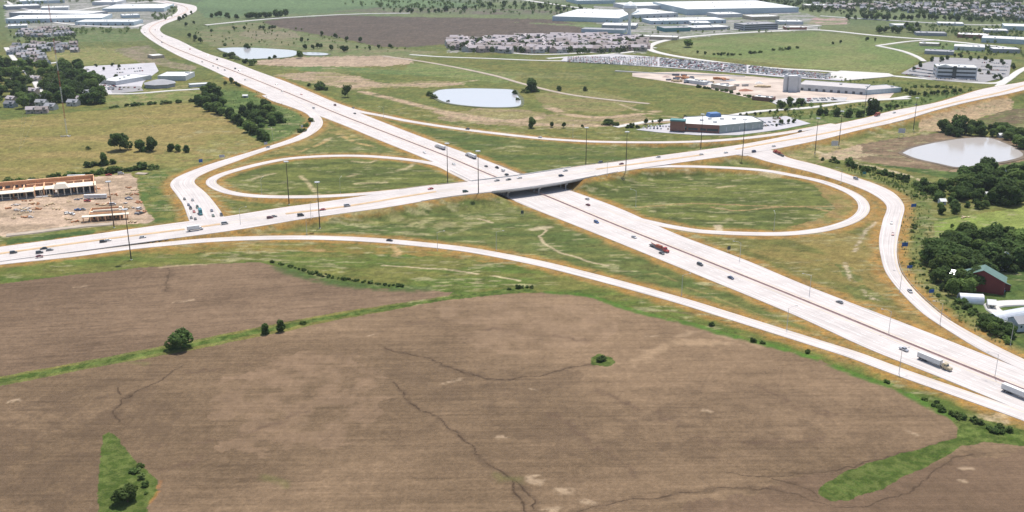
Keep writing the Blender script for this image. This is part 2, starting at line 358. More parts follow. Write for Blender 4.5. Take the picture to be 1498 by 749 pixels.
patch([(150, 140), (215, 150), (290, 128), (300, 122), (240, 126), (190, 134)], PINK, (.22, .2, .1), amt=.7, fade=(.45, .6))
# middle: rough ground about the two ponds
patch([(375, 89), (430, 84), (560, 81), (600, 86), (605, 93), (560, 97), (450, 98), (375, 95)], (.31, .24, .185), (.38, .30, .235), ns=nst, wob=8)
patch([(395, 110), (470, 104), (520, 110), (560, 122), (640, 118), (690, 122), (640, 127), (560, 128), (520, 132), (470, 124)], (.33, .255, .20), (.21, .19, .10), ns=nst, wob=8)
patch([(400, 98), (500, 97), (620, 104), (640, 112), (560, 108), (440, 104)], (.10, .15, .055), (.16, .175, .07), ns=nst)
patch([(600, 92), (680, 97), (760, 112), (740, 122), (640, 112), (590, 104)], (.125, .17, .06), (.17, .19, .08), ns=nst)
patch([(640, 170), (700, 158), (760, 160), (800, 166), (860, 172), (930, 168), (960, 172), (930, 184), (820, 188), (700, 182), (640, 174)], (.26, .205, .15), (.22, .2, .10), ns=nst, wob=10, amt=.9)
patch([(860, 130), (940, 150), (900, 168), (800, 160), (780, 138)], (.16, .17, .07), (.2, .175, .09), ns=nst)
patch([(680, 105), (830, 105), (880, 115), (780, 120), (730, 115)], (.24, .21, .13), (.15, .17, .07), ns=nst, fade=(.4, .6))
strokes([[(530, 134), (580, 146), (640, 161), (700, 172), (770, 180), (840, 184), (930, 181), (1000, 175)], [(800, 156), (835, 168), (880, 172), (925, 168), (960, 163)], [(640, 164), (700, 176), (760, 176), (790, 172)]], 13, (.36, .275, .215), .95, .6, nst, .25, .5)
strokes([[(470, 126), (540, 124), (620, 126), (700, 117)], [(450, 85), (520, 84), (560, 82)], [(430, 94), (480, 100), (530, 96)], [(900, 150), (950, 166), (990, 172)]], 6, (.36, .3, .22), .8, .6, nst, .3, .5)
# interchange grass
inter = [(330, 170), (474, 172), (640, 232), (700, 262), (640, 275), (330, 325), (260, 265)]
patch([(318, 262), (350, 252), (420, 237), (500, 232), (600, 237), (650, 246), (685, 265), (600, 276), (480, 285), (390, 286), (330, 279)], (.072, .094, .030), (.125, .145, .046), ns=nst, smooth=True, wob=6)
patch([(850, 262), (960, 250), (1070, 251), (1160, 263), (1230, 283), (1252, 304), (1200, 330), (1100, 338), (1020, 334), (940, 313), (870, 290), (840, 275)], (.072, .094, .030), (.125, .145, .046), ns=nst, smooth=True, wob=6)
patch([(474, 178), (600, 228), (520, 226), (430, 230), (360, 242), (330, 246), (400, 220), (450, 202)], (.115, .13, .045), (.21, .18, .075), ns=n9)
patch([(480, 198), (540, 205), (580, 222), (490, 222), (440, 224)], (.07, .105, .035), (.12, .14, .05), fade=(.35, .5))
patch([(600, 182), (760, 204), (860, 211), (1040, 212), (1060, 214), (900, 236), (770, 254), (640, 203), (560, 175)], (.068, .10, .032), (.12, .135, .045), ns=nst)
patch([(700, 292), (760, 306), (900, 358), (1130, 452), (1190, 487), (1000, 432), (860, 396), (740, 368), (560, 345), (400, 341), (420, 330), (600, 302)], (.075, .105, .034), (.125, .14, .05), ns=nst)
patch([(300, 348), (450, 340), (620, 346), (540, 318), (600, 300), (440, 325)], (.085, .12, .037), (.14, .15, .055), ns=nst, fade=(.3, .5))
patch([(960, 334), (1100, 346), (1200, 341), (1262, 322), (1285, 300), (1282, 372), (1310, 424), (1490, 537), (1340, 476), (1200, 424), (1100, 380)], (.118, .122, .042), (.20, .165, .065), ns=fbm(GX, GY, 16, 33, 4, -.9, 2.5), lo=.3, hi=.66)
patch([(1222, 385), (1250, 392), (1270, 420), (1300, 440), (1250, 440), (1235, 410)], (.09, .115, .04), (.13, .14, .05), fade=(.35, .5))
patch([(1040, 236), (1094, 229), (1200, 258), (1250, 275), (1190, 260), (1090, 244), (1000, 241)], (.085, .12, .04), (.14, .15, .055))
patch([(9, 388), (200, 367), (380, 356), (560, 360), (740, 384), (900, 420), (1000, 446), (1190, 508), (1300, 545), (1420, 590), (1500, 620), (1620, 668), (1620, 700), (1500, 660), (1410, 640), (1400, 612), (1300, 566), (1200, 528), (1000, 472), (860, 434), (800, 428), (660, 432), (540, 422), (400, 390), (380, 385), (200, 392), (9, 414), (-150, 430), (-150, 405)], (.080, .12, .030), (.135, .14, .046), ns=nst, lo=.3, hi=.7)
patch([(200, 368), (330, 357), (520, 358), (640, 366), (760, 390), (640, 375), (450, 368), (230, 372)], (.22, .155, .055), (.15, .14, .045), ns=n9, amt=.85)
patch([(1120, 225), (1200, 210), (1250, 205), (1290, 196), (1340, 188), (1345, 196), (1260, 213), (1200, 240), (1150, 232)], (.15, .165, .062), (.26, .22, .12), ns=n9)
patch([(1100, 182), (1230, 160), (1300, 150), (1340, 140), (1420, 135), (1330, 160), (1200, 185), (1060, 202)], (.085, .13, .045), (.12, .155, .055))
# east: bank, bare ground about the third pond, shrubs, farm meadow
patch([(1345, 172), (1400, 155), (1450, 146), (1482, 150), (1481, 161), (1440, 170), (1420, 180), (1380, 192), (1345, 193)], (.37, .28, .2), (.3, .235, .16), ns=n9, wob=4)
patch([(1425, 178), (1470, 162), (1500, 158), (1600, 150), (1600, 185), (1500, 187), (1460, 185)], (.13, .10, .07), (.11, .12, .05), ns=n9)
patch([(1218, 224), (1258, 211), (1300, 204), (1375, 193), (1420, 198), (1500, 205), (1500, 250), (1420, 252), (1385, 262), (1330, 248), (1262, 236), (1225, 232)], (.155, .115, .085), (.22, .165, .12), ns=nst, wob=4)
patch([(1200, 226), (1225, 220), (1262, 211), (1262, 224), (1280, 228), (1250, 231), (1230, 234), (1198, 232)], (.38, .3, .23), (.3, .24, .18), ns=n9)
strokes([[(1195, 222), (1225, 231), (1260, 240), (1290, 247), (1330, 258), (1360, 268)]], 5, (.42, .36, .28), .9, .5, n9, .3, .5)
patch([(1245, 238), (1300, 245), (1390, 262), (1500, 290), (1500, 310), (1366, 320), (1372, 360), (1400, 430), (1430, 470), (1500, 512), (1600, 560), (1600, 500), (1500, 470), (1600, 430), (1600, 240), (1500, 235), (1400, 252)], (.052, .09, .027), (.09, .13, .04), ns=n9)
patch([(1322, 300), (1360, 290), (1372, 330), (1372, 400), (1410, 450), (1500, 510), (1490, 520), (1400, 474), (1330, 416), (1314, 380), (1316, 330)], (.095, .13, .042), (.15, .155, .06), ns=n9)
patch([(1366, 324), (1420, 315), (1496, 303), (1620, 290), (1620, 360), (1496, 352), (1440, 347), (1400, 352), (1368, 348)], (.15, .215, .052), (.185, .225, .07), ns=n60, wob=3)
patch([(1352, 330), (1366, 330), (1366, 355), (1350, 400), (1342, 400), (1352, 360)], (.27, .22, .12), (.16, .16, .06), ns=n9, fade=(.4, .6))
# dry verge beside every pavement, bare streaks and specks in the sown grass
vg = sstep(11.5, 3.0, DE + (n9 - .5) * 9) * (GY < 1500)
COLR[:] = mixc(COLR, mixc(c3(.29, .195, .085), c3(.285, .165, .055), sstep(.4, .6, n2)), vg * .92 * sstep(.2, .45, n9 * .6 + n60 * .4 + .14))
core = (DE < 120) & (GY > 430) & (GY < 1250)
nsk = fbm(GX, GY, 3.2, 21, 3, 0, 3.5); nsk2 = fbm(GX, GY, 25, 22, 2)
k = sstep(.57, .72, nsk) * sstep(.36, .58, nsk2) * core
COLR[:] = mixc(COLR, c3(.27, .26, .16), k * .75)
k = sstep(.66, .8, fbm(GX, GY, 2.2, 23, 3, .2, 2.0)) * (GY < 1600) * (GY > 400)
COLR[:] = mixc(COLR, c3(.05, .075, .025), k * .6)
strokes([[(368, 262), (400, 254)], [(440, 257), (448, 265), (465, 284)], [(515, 236), (540, 238), (550, 235)], [(580, 250), (600, 244), (605, 238)], [(520, 268), (565, 267)], [(510, 258), (520, 255)], [(1000, 250), (1010, 262)], [(1050, 274), (1075, 272)]], 4, PALE, .75, .7, nst, .2, .5)
patch([(1190, 268), (1235, 284), (1252, 302), (1230, 320), (1185, 331), (1150, 334), (1205, 318), (1222, 303), (1205, 288)], (.27, .19, .09), (.17, .155, .06), ns=n9, amt=.85)
strokes([[(935, 303), (985, 299), (1042, 298), (1101, 301), (1153, 302), (1212, 302), (1250, 302)], [(1040, 303), (1080, 308), (1130, 303), (1180, 303), (1225, 312)]], 2.6, (.27, .2, .11), .9, .6, None, wob=5)
strokes([[(1050, 330), (1052, 338)], [(1120, 254), (1148, 257)]], 5, (.42, .36, .28), .9, .6, None)
strokes([[(455, 366), (470, 366)], [(575, 362), (585, 368), (578, 374)]], 5, (.38, .27, .15), .8, .8, n2, .2, .5)
patch([(520, 306), (620, 312), (680, 325), (620, 334), (540, 326), (470, 318)], (.24, .23, .12), None, amt=.55, fade=(.42, .6))
strokes([[(440, 221), (470, 210), (482, 202)], [(495, 196), (520, 208), (545, 214)], [(1140, 252), (1160, 258)]], 5, (.34, .25, .13), .8, .7, n9, .3, .5)
strokes([[(475, 205), (500, 198)]], 6, PALE, .8, .7, n9, .3, .5)
strokes([[(785, 333), (800, 336), (790, 345), (800, 358), (820, 370), (850, 378), (870, 385), (890, 388)], [(600, 391), (650, 394), (700, 401)], [(722, 404), (760, 411)], [(560, 388), (600, 391)], [(700, 320), (720, 326)]], 2.2, (.40, .34, .25), .85, .5, None)
strokes([[(780, 336), (802, 332)]], 6, (.38, .33, .25), .8, .7, None)
strokes([[(1238, 385), (1240, 400), (1248, 412)], [(1262, 425), (1275, 437), (1285, 440)], [(1250, 368), (1262, 345), (1280, 325)]], 3, (.36, .31, .25), .7, .7, n2, .3, .5)
strokes([[(900, 410), (960, 400), (1000, 418), (1060, 440), (1110, 460)], [(980, 345), (1040, 372)]], 2.2, (.24, .2, .09), .7, .6, nst, .3, .5)
patch([(600, 312), (680, 303), (720, 322), (660, 345), (610, 340), (570, 330)], (.25, .24, .14), None, amt=.6, fade=(.5, .66))
patch([(1100, 252), (1150, 258), (1130, 262)], PALE, None, amt=.6)
# construction site
patch([(-60, 288), (9, 272), (100, 262), (190, 254), (200, 262), (203, 285), (212, 305), (226, 322), (215, 327), (150, 330), (100, 330), (60, 336), (9, 345), (-60, 352)], (.43, .335, .285), (.30, .235, .19), ns=nst, wob=3, smooth=False)
strokes([[(9, 346), (60, 339), (110, 333), (160, 329)]], 5, (.42, .36, .27), .9, .4, None)
patch([(9, 352), (80, 343), (140, 336), (140, 342), (60, 352), (9, 358)], (.05, .09, .03), (.08, .12, .04))
# ploughed fields
AF = -.33
nrow = fbm(GX, GY, 1.7, 41, 3, .25, 14.0); nrow2 = fbm(GX, GY, 2.2, 42, 3, .08, 12.0); nbig = fbm(GX, GY, 70, 43, 4, .3, 1.8); nsm = fbm(GX, GY, .9, 44, 2)
def plough(pts, a, b, rown, k=.5):
    patch(pts, a, b, wob=1.6, ns=nbig, cls=1, lo=.32, hi=.68)
    P = gl(pts); sl = subr(P[:, 0].min(), P[:, 0].max(), P[:, 1].min(), P[:, 1].max())
    I = (CLS[sl] == 1) & inpoly(GX[sl], GY[sl], P); f = (rown[sl] - .5) * k * .9 + (nsm[sl] - .5) * .35 + (n60[sl] - .5) * .3
    COLR[sl] = np.where(I[..., None], COLR[sl] * (1 + f[..., None]), COLR[sl])
plough([(-160, 432), (9, 414), (100, 403), (200, 392), (300, 386), (380, 384), (405, 390), (450, 405), (500, 416), (540, 422), (600, 422), (662, 428), (655, 433), (640, 435), (500, 456), (350, 485), (250, 504), (100, 533), (9, 549), (-160, 582)], (.135, .099, .070), (.185, .137, .097), nrow, .55)
plough([(-160, 590), (9, 563), (120, 541), (250, 518), (400, 489), (500, 467), (640, 441), (740, 430), (800, 428), (860, 434), (900, 446), (950, 461), (1000, 471), (1100, 500), (1200, 527), (1250, 549), (1300, 565), (1350, 590), (1385, 609), (1403, 628), (1400, 640), (1410, 650), (1440, 646), (1500, 652), (1640, 672), (1700, 1190), (-200, 1190)], (.150, .111, .074), (.205, .152, .103), nrow2, .4)
fld = CLS == 1
def fstroke(lines, w, c, amt, **k): strokes(lines, w, c, amt, **k)
patch([(0, 600), (140, 560), (190, 580), (150, 749), (150, 800), (-100, 800)], SOIL_D, None, amt=.55, wob=14, fade=(.35, .6))
patch([(120, 555), (230, 540), (260, 600), (230, 660), (170, 610)], SOIL_D, None, amt=.45, wob=14, fade=(.35, .6))
patch([(560, 505), (700, 530), (850, 540), (840, 580), (1000, 620), (900, 680), (700, 610), (580, 560)], SOIL_D, None, amt=.4, wob=20, fade=(.35, .65), smooth=True)
patch([(930, 580), (1100, 560), (1330, 630), (1200, 680), (1000, 680)], SOIL_D, None, amt=.35, wob=20, fade=(.35, .65), smooth=True)
patch([(1180, 700), (1500, 660), (1640, 700), (1640, 800), (1000, 800), (1000, 740)], (.14, .10, .074), None, amt=.6, wob=12)
patch([(300, 560), (480, 510), (560, 560), (520, 640), (350, 660)], (.26, .19, .135), None, amt=.5, wob=25, fade=(.3, .65), smooth=True)
patch([(640, 450), (800, 440), (900, 470), (850, 510), (700, 510)], (.255, .19, .135), None, amt=.5, wob=20, fade=(.3, .65), smooth=True)
for yy in range(0, 9):
    strokes([[(20 + yy * 13, 590 + yy * 5), (22 + yy * 12, 660), (20 + yy * 10, 760)]], .8, SOIL_D, .35, .8, n9, .35, .6)
for a_ in range(7):
    strokes([[(300 + a_ * 150, 745 - a_ * 8), (480 + a_ * 130, 640 - a_ * 8), (620 + a_ * 105, 560 - a_ * 4)]], 1.0, SOIL_D, .3, .8, n9, .35, .6, wob=2)
patch([(0, 560), (1500, 600), (1600, 1100), (-200, 1100)], (.115, .085, .058), None, amt=.35, wob=20, fade=(.5, .72))
gul = [[(565, 510), (590, 516), (620, 522), (645, 531), (660, 537), (690, 548), (712, 554), (740, 555), (768, 552), (790, 552), (812, 545), (840, 538), (868, 534)],
       [(575, 560), (590, 573), (596, 584), (615, 598), (640, 612), (660, 628), (680, 645), (700, 663), (722, 682), (741, 696), (752, 716), (762, 736), (775, 760)], [(741, 696), (764, 715), (778, 737), (790, 760)],
       [(175, 618), (168, 602), (180, 585), (205, 571), (232, 560), (248, 546), (266, 535)], [(190, 580), (178, 577), (172, 566)]]
strokes(gul, 3.0, (.10, .074, .052), .5, .9, n9, .2, .5, wob=7); strokes(gul, .7, (.045, .032, .024), .85, .6, n2, .2, .5, wob=5)
g2 = [[(830, 760), (870, 742), (930, 733), (1000, 720), (1070, 713), (1120, 716), (1160, 722), (1190, 733), (1240, 742), (1290, 733), (1340, 712), (1370, 688), (1400, 668), (1440, 662)], [(1060, 694), (1110, 697), (1160, 697), (1225, 690), (1290, 668), (1350, 655), (1400, 640)],
      [(245, 388), (245, 402), (243, 415), (246, 428)], [(1200, 727), (1170, 712), (1130, 700)]]
strokes(g2, 4.0, (.10, .074, .052), .45, .9, nst, .25, .55, wob=8); strokes(g2, .7, (.055, .04, .03), .7, .6, n2, .25, .5, wob=5)
strokes([[(940, 455), (1000, 458), (1050, 462)], [(800, 600), (860, 640), (930, 700)], [(880, 570), (930, 600)], [(600, 470), (720, 480), (860, 500)], [(960, 600), (1000, 640)], [(1100, 560), (1180, 600), (1260, 610)], [(400, 520), (330, 540), (270, 545)], [(450, 600), (330, 640), (220, 650)], [(230, 690), (300, 670)], [(1010, 640), (1100, 650), (1200, 640)]], 3.2, (.11, .078, .058), .5, .9, n9, .3, .6, wob=10)
strokes([[(893, 534), (925, 535), (945, 525), (960, 512), (985, 503), (1020, 500), (1060, 503), (1110, 506)]], 7, (.31, .235, .16), .7, .9, n9, .25, .55, wob=8)
strokes([[(990, 492), (1030, 484), (1060, 492), (1100, 500)]], 4, (.3, .23, .16), .6, .9, n9, .3, .6, wob=8)
for (a, b, ww) in [((258, 443), (280, 440), 3), ((652, 559), (674, 556), 4.5), ((540, 491), (546, 490), 2), ((947, 491), (958, 491), 2.5), ((726, 638), (738, 638), 3.5), ((776, 703), (795, 708), 3.5), ((822, 718), (836, 718), 4.5), ((850, 733), (870, 736), 3.5), ((780, 700), (788, 699), 2.5), ((796, 745), (810, 744), 4), ((1030, 599), (1042, 601), 3), ((1330, 632), (1345, 634), 3), ((1410, 687), (1422, 685), 3), ((1400, 704), (1412, 705), 2.5), ((14, 588), (28, 585), 2), ((108, 421), (124, 420), 2), ((776, 571), (782, 571), 2), ((1420, 612), (1465, 608), 7), ((1440, 615), (1470, 617), 4)]:
    strokes([[a, b]], ww * .8, (.42, .34, .25), .65, 1.0, n2, .2, .5, wob=7)
strokes([[(235, 391), (260, 388), (300, 387)]], 3, (.35, .29, .2), .7, .7, None)
# green strips and islands in the fields
def green(pts, **k):
    patch(pts, (.055, .092, .020), (.095, .130, .038), wob=3.5, ns=n2, cls=0, lo=.3, hi=.7, **k)
green([(-160, 585), (9, 553), (100, 536), (250, 508), (350, 488), (500, 459), (640, 437), (700, 428), (765, 420), (785, 427), (740, 430), (640, 441), (500, 464), (400, 484), (250, 514), (120, 538), (9, 559), (-160, 589)])
green([(150, 636), (158, 630), (166, 634), (176, 648), (190, 664), (200, 678), (216, 690), (228, 704), (229, 724), (216, 740), (220, 760), (140, 770), (146, 700), (147, 665)])
green([(864, 534), (866, 523), (878, 517), (896, 524), (902, 530), (890, 536)])
green([(1200, 712), (1230, 694), (1290, 670), (1350, 654), (1400, 640), (1404, 614), (1390, 600), (1430, 612), (1500, 630), (1640, 680), (1640, 690), (1500, 653), (1440, 647), (1408, 652), (1350, 685), (1290, 715), (1240, 731), (1216, 733), (1198, 723)])
strokes([[(800, 428), (860, 433), (900, 446), (950, 461), (1000, 471), (1050, 486), (1100, 499), (1150, 512), (1200, 526), (1250, 548), (1300, 564), (1350, 589), (1395, 612)]], 5, (.07, .145, .028), .85, .6, n9, .2, .45)
strokes([[(410, 392), (450, 404), (500, 414), (550, 420), (620, 423)]], 11, (.06, .10, .032), .8, .7, n9, .2, .5)
strokes([[(380, 702), (410, 706)], [(190, 530), (210, 532)], [(730, 700), (760, 705)]], 5, (.13, .135, .055), .5, .9, n9, .3, .6, wob=8)
strokes([[(220, 735), (230, 718), (232, 705)]], 1.6, (.3, .15, .06), .6, .7, n2, .3, .5)
for a in range(14):
    strokes([[(1206 + a * 14, 716 - a * 4.6), (1222 + a * 14, 728 - a * 5.6)]], .8, (.055, .115, .022), .5, .6, None, wob=1)
# general grain
COLR *= (1 + ((n2 - .5) * .5 + (nsm - .5) * .25 + (n9 - .5) * .25) * (1 - .5 * fld))[..., None]
nf1, nf2 = fbm(GX, GY, 1.1, 61, 2), fbm(GX, GY, 4.5, 62, 3, 0, 1.6)
COLR *= (1 + ((nf1 - .5) * .55 + (nf2 - .5) * .5) * (1 - fld) * (1 - .4 * sstep(1300, 2200, GY)))[..., None]
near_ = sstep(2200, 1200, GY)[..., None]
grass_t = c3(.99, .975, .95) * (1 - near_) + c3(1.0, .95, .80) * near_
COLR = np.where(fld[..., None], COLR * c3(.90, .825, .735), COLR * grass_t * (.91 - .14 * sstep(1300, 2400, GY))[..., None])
COLR = np.clip(COLR, .01, .8)

def ground_material(name, bump=.4, grain=(1.3, .34, .35), rows=0):
    m = bpy.data.materials.new(name); m.use_nodes = True; nt = m.node_tree; L = nt.links
    b = nt.nodes['Principled BSDF']; b.inputs['Roughness'].default_value = .95; b.inputs['Specular IOR Level'].default_value = .08
    a = nt.nodes.new('ShaderNodeAttribute'); a.attribute_name = 'cover'
    geo = nt.nodes.new('ShaderNodeNewGeometry'); fac = []
    for s_, k_ in ((grain[0], grain[1]), (.09, grain[2] * .5)):
        n = nt.nodes.new('ShaderNodeTexNoise'); n.inputs['Scale'].default_value = s_; n.inputs['Detail'].default_value = 5; n.inputs['Roughness'].default_value = .65
        L.new(geo.outputs['Position'], n.inputs['Vector'])
        mr = nt.nodes.new('ShaderNodeMapRange'); mr.inputs[1].default_value = .3; mr.inputs[2].default_value = .7; mr.inputs[3].default_value = 1 - k_; mr.inputs[4].default_value = 1 + k_
        L.new(n.outputs[0], mr.inputs[0]); fac.append(mr.outputs[0])
        if s_ == grain[0]:
            bp = nt.nodes.new('ShaderNodeBump'); bp.inputs['Strength'].default_value = bump; bp.inputs['Distance'].default_value = .4
            L.new(n.outputs[0], bp.inputs['Height']); L.new(bp.outputs[0], b.inputs['Normal'])
    mu = nt.nodes.new('ShaderNodeMath'); mu.operation = 'MULTIPLY'; L.new(fac[0], mu.inputs[0]); L.new(fac[1], mu.inputs[1])
    if rows:
        for rot, sc_, k_ in ((.16, (.012, .55, 1), rows), (.16, (.02, 1.5, 1), rows * .8), (-.35, (.4, .01, 1), rows * .4)):
            mp = nt.nodes.new('ShaderNodeMapping'); mp.inputs['Rotation'].default_value = (0, 0, -rot); mp.inputs['Scale'].default_value = sc_; L.new(geo.outputs['Position'], mp.inputs[0])
            n = nt.nodes.new('ShaderNodeTexNoise'); n.inputs['Scale'].default_value = 1; n.inputs['Detail'].default_value = 3; L.new(mp.outputs[0], n.inputs['Vector'])
            mr = nt.nodes.new('ShaderNodeMapRange'); mr.inputs[1].default_value = .3; mr.inputs[2].default_value = .7; mr.inputs[3].default_value = 1 - k_; mr.inputs[4].default_value = 1 + k_; L.new(n.outputs[0], mr.inputs[0])
            m5 = nt.nodes.new('ShaderNodeMath'); m5.operation = 'MULTIPLY'; L.new(mu.outputs[0], m5.inputs[0]); L.new(mr.outputs[0], m5.inputs[1]); mu = m5
    vm = nt.nodes.new('ShaderNodeVectorMath'); vm.operation = 'SCALE'; L.new(a.outputs['Vector'], vm.inputs[0]); L.new(mu.outputs[0], vm.inputs['Scale'])
    L.new(vm.outputs[0], b.inputs['Base Color']); return m
def grid_object(name, fmask, m):
    idx = np.arange(NR * NC).reshape(NR, NC)
    q = np.stack([idx[:-1, :-1], idx[:-1, 1:], idx[1:, 1:], idx[1:, :-1]], -1)[fmask]
    used = np.unique(q); remap = np.zeros(NR * NC, np.int32); remap[used] = np.arange(len(used)); q = remap[q]
    V = np.stack([GX.ravel()[used], GY.ravel()[used], GZ.ravel()[used]], 1).astype(np.float32)
    me = bpy.data.meshes.new(name); me.vertices.add(len(V)); me.vertices.foreach_set('co', V.ravel())
    me.loops.add(q.size); me.loops.foreach_set('vertex_index', q.ravel().astype(np.int32))
    me.polygons.add(len(q)); me.polygons.foreach_set('loop_start', np.arange(0, q.size, 4, dtype=np.int32))
    me.update(calc_edges=True)
    me.polygons.foreach_set('use_smooth', np.ones(len(q), bool))
    at = me.color_attributes.new('cover', 'FLOAT_COLOR', 'POINT')
    c = np.ones((len(V), 4), np.float32); c[:, :3] = COLR.reshape(-1, 3)[used]; at.data.foreach_set('color', c.ravel())
    me.materials.append(m); o = bpy.data.objects.new(name, me); COL.objects.link(o); o['kind'] = 'structure'; return o
fm = CLS[:-1, :-1] == 1
grid_object('ground', ~fm, ground_material('grassland'))
grid_object('ploughed_field', fm, ground_material('bare_soil', .7, (1.6, .16, .15), rows=.09))
base = MB().add([(-30000, -3000, -6), (30000, -3000, -6), (30000, 40000, -6), (-30000, 40000, -6)], [(0, 1, 2, 3)]).build('terrain', mat('far_ground', (.12, .14, .07), .95, .2, .01)); base['kind'] = 'structure'

# ------------------------------------------------------------------ pavements
def concrete(name, col, dark=.12):
    m = bpy.data.materials.new(name); m.use_nodes = True; nt = m.node_tree; L = nt.links; b = nt.nodes['Principled BSDF']
    b.inputs['Roughness'].default_value = .85; b.inputs['Specular IOR Level'].default_value = .2
    uv = nt.nodes.new('ShaderNodeUVMap'); mp = nt.nodes.new('ShaderNodeMapping'); mp.inputs['Scale'].default_value = (.02, .9, 1); L.new(uv.outputs[0], mp.inputs[0])
    n = nt.nodes.new('ShaderNodeTexNoise'); n.inputs['Scale'].default_value = 1.0; n.inputs['Detail'].default_value = 5; L.new(mp.outputs[0], n.inputs[0])
    geo = nt.nodes.new('ShaderNodeNewGeometry'); n2_ = nt.nodes.new('ShaderNodeTexNoise'); n2_.inputs['Scale'].default_value = .06; n2_.inputs['Detail'].default_value = 6; L.new(geo.outputs[0], n2_.inputs[0])
    sx = nt.nodes.new('ShaderNodeSeparateXYZ'); L.new(uv.outputs[0], sx.inputs[0])
    def joint(sock, period, wd):
        a = nt.nodes.new('ShaderNodeMath'); a.operation = 'DIVIDE'; L.new(sock, a.inputs[0]); a.inputs[1].default_value = period
        f = nt.nodes.new('ShaderNodeMath'); f.operation = 'FRACT'; L.new(a.outputs[0], f.inputs[0])
        c = nt.nodes.new('ShaderNodeMath'); c.operation = 'LESS_THAN'; L.new(f.outputs[0], c.inputs[0]); c.inputs[1].default_value = wd / period; return c.outputs[0]
    jn = nt.nodes.new('ShaderNodeMath'); jn.operation = 'MAXIMUM'; L.new(joint(sx.outputs[1], 3.66, .12), jn.inputs[0]); L.new(joint(sx.outputs[0], 6.1, .1), jn.inputs[1])
    def mr(sock, a, b_):
        r = nt.nodes.new('ShaderNodeMapRange'); r.inputs[1].default_value = .3; r.inputs[2].default_value = .7; r.inputs[3].default_value = a; r.inputs[4].default_value = b_; L.new(sock, r.inputs[0]); return r.outputs[0]
    m1 = nt.nodes.new('ShaderNodeMath'); m1.operation = 'MULTIPLY'; L.new(mr(n.outputs[0], 1 - dark, 1 + dark * .5), m1.inputs[0]); L.new(mr(n2_.outputs[0], .9, 1.06), m1.inputs[1])
    m2 = nt.nodes.new('ShaderNodeMath'); m2.operation = 'MULTIPLY_ADD'; L.new(jn.outputs[0], m2.inputs[0]); m2.inputs[1].default_value = -.25; m2.inputs[2].default_value = 1
    m3 = nt.nodes.new('ShaderNodeMath'); m3.operation = 'MULTIPLY'; L.new(m1.outputs[0], m3.inputs[0]); L.new(m2.outputs[0], m3.inputs[1])
    vm = nt.nodes.new('ShaderNodeVectorMath'); vm.operation = 'SCALE'; vm.inputs[0].default_value = col; L.new(m3.outputs[0], vm.inputs['Scale'])
    L.new(vm.outputs[0], b.inputs['Base Color']); return m
CONC = concrete('light_concrete', (.53, .485, .46), .2)
CONC2 = concrete('bridge_concrete', (.5, .49, .47), .08)
def ribbon(name, S, N, WL, WR, m, thick=.45, lift=0., kind='structure', s=None, a=0, b=None):
    b = len(S) if b is None else b; n = b - a
    if s is None: s = np.concatenate([[0], np.cumsum(np.linalg.norm(np.diff(S[:, :2], axis=0), axis=1))])
    V = []; F = []; UV = []
    for i in range(a, b):
        for w_, dz in ((WL[i], 0), (-WR[i], 0), (-WR[i] - thick * .6, -thick), (WL[i] + thick * .6, -thick)):
            V.append((S[i, 0] + N[i, 0] * w_, S[i, 1] + N[i, 1] * w_, S[i, 2] + lift + dz))
    for k in range(n - 1):
        o = k * 4; i = a + k
        F.append((o + 1, o + 5, o + 4, o)); UV += [(s[i], -WR[i]), (s[i + 1], -WR[i + 1]), (s[i + 1], WL[i + 1]), (s[i], WL[i])]
        for p, q in ((1, 2), (3, 0)):
            F.append((o + p, o + q, o + 4 + q, o + 4 + p)); UV += [(0, 0)] * 4
    me = bpy.data.meshes.new(name); me.from_pydata(V, [], F); me.materials.append(m)
    u = me.uv_layers.new(name='UVMap'); u.data.foreach_set('uv', np.array(UV, np.float32).ravel()); me.update()
    o = bpy.data.objects.new(name, me); COL.objects.link(o)
    if kind: o['kind'] = kind
    return o
for k in MAIN:
    r = ROADS[k]
    if k == 'crossroad': continue
    ribbon('interstate_road' if k == 'interstate' else 'ramp_road', r['S'], r['N'], r['WL'], r['WR'], CONC, lift=r['lift'])
# crossing road in three runs: the middle one is carried by the bridge
rc = ROADS['crossroad']
def nearest(r, px, py, z=0.):
    p = np.array(g(px, py, z)); d = np.linalg.norm(r['S'][:, :2] - p, axis=1); return int(d.argmin())
bi0, bi1 = nearest(rc, 702, 271, 7.2), nearest(rc, 850, 251, 7.2)
ribbon('crossing_road', rc['S'], rc['N'], rc['WL'], rc['WR'], CONC, lift=rc['lift'], b=bi0 + 1)
ribbon('crossing_road', rc['S'], rc['N'], rc['WL'], rc['WR'], CONC, lift=rc['lift'], a=bi1)

def offset_line(r, off, a=0, b=None):
    b = len(r['S']) if b is None else b
    o = off if np.ndim(off) else np.full(len(r['S']), off)
    return [(r['S'][i, 0] + r['N'][i, 0] * o[i], r['S'][i, 1] + r['N'][i, 1] * o[i], r['S'][i, 2] + r['lift']) for i in range(a, b)]
def marking(mb, r, off, width=.18, dash=None, a=0, b=None, dz=.012):
    b = len(r['S']) if b is None else b
    o = off if np.ndim(off) else np.full(len(r['S']), off)
    run = 0.
    for i in range(a, b - 1):
        ds = r['s'][i + 1] - r['s'][i]
        on = True
        if dash: on = (i % 2 == 0)
        if on:
            P = []
            for j, f, e in ((i, 0, -1), (i + 1, 1, -1), (i + 1, 1, 1), (i, 0, 1)):
                if dash and f == 1: 
                    kf = min(1., dash / max(ds, .1)); q = r['S'][i] + (r['S'][i + 1] - r['S'][i]) * kf; oo = o[i]
                    nn = r['N'][i]
                else: q = r['S'][j]; oo = o[j]; nn = r['N'][j]
                P.append((q[0] + nn[0] * (oo + e * width / 2), q[1] + nn[1] * (oo + e * width / 2), q[2] + r['lift'] + dz))
            mb.add(P, [(0, 1, 2, 3)])
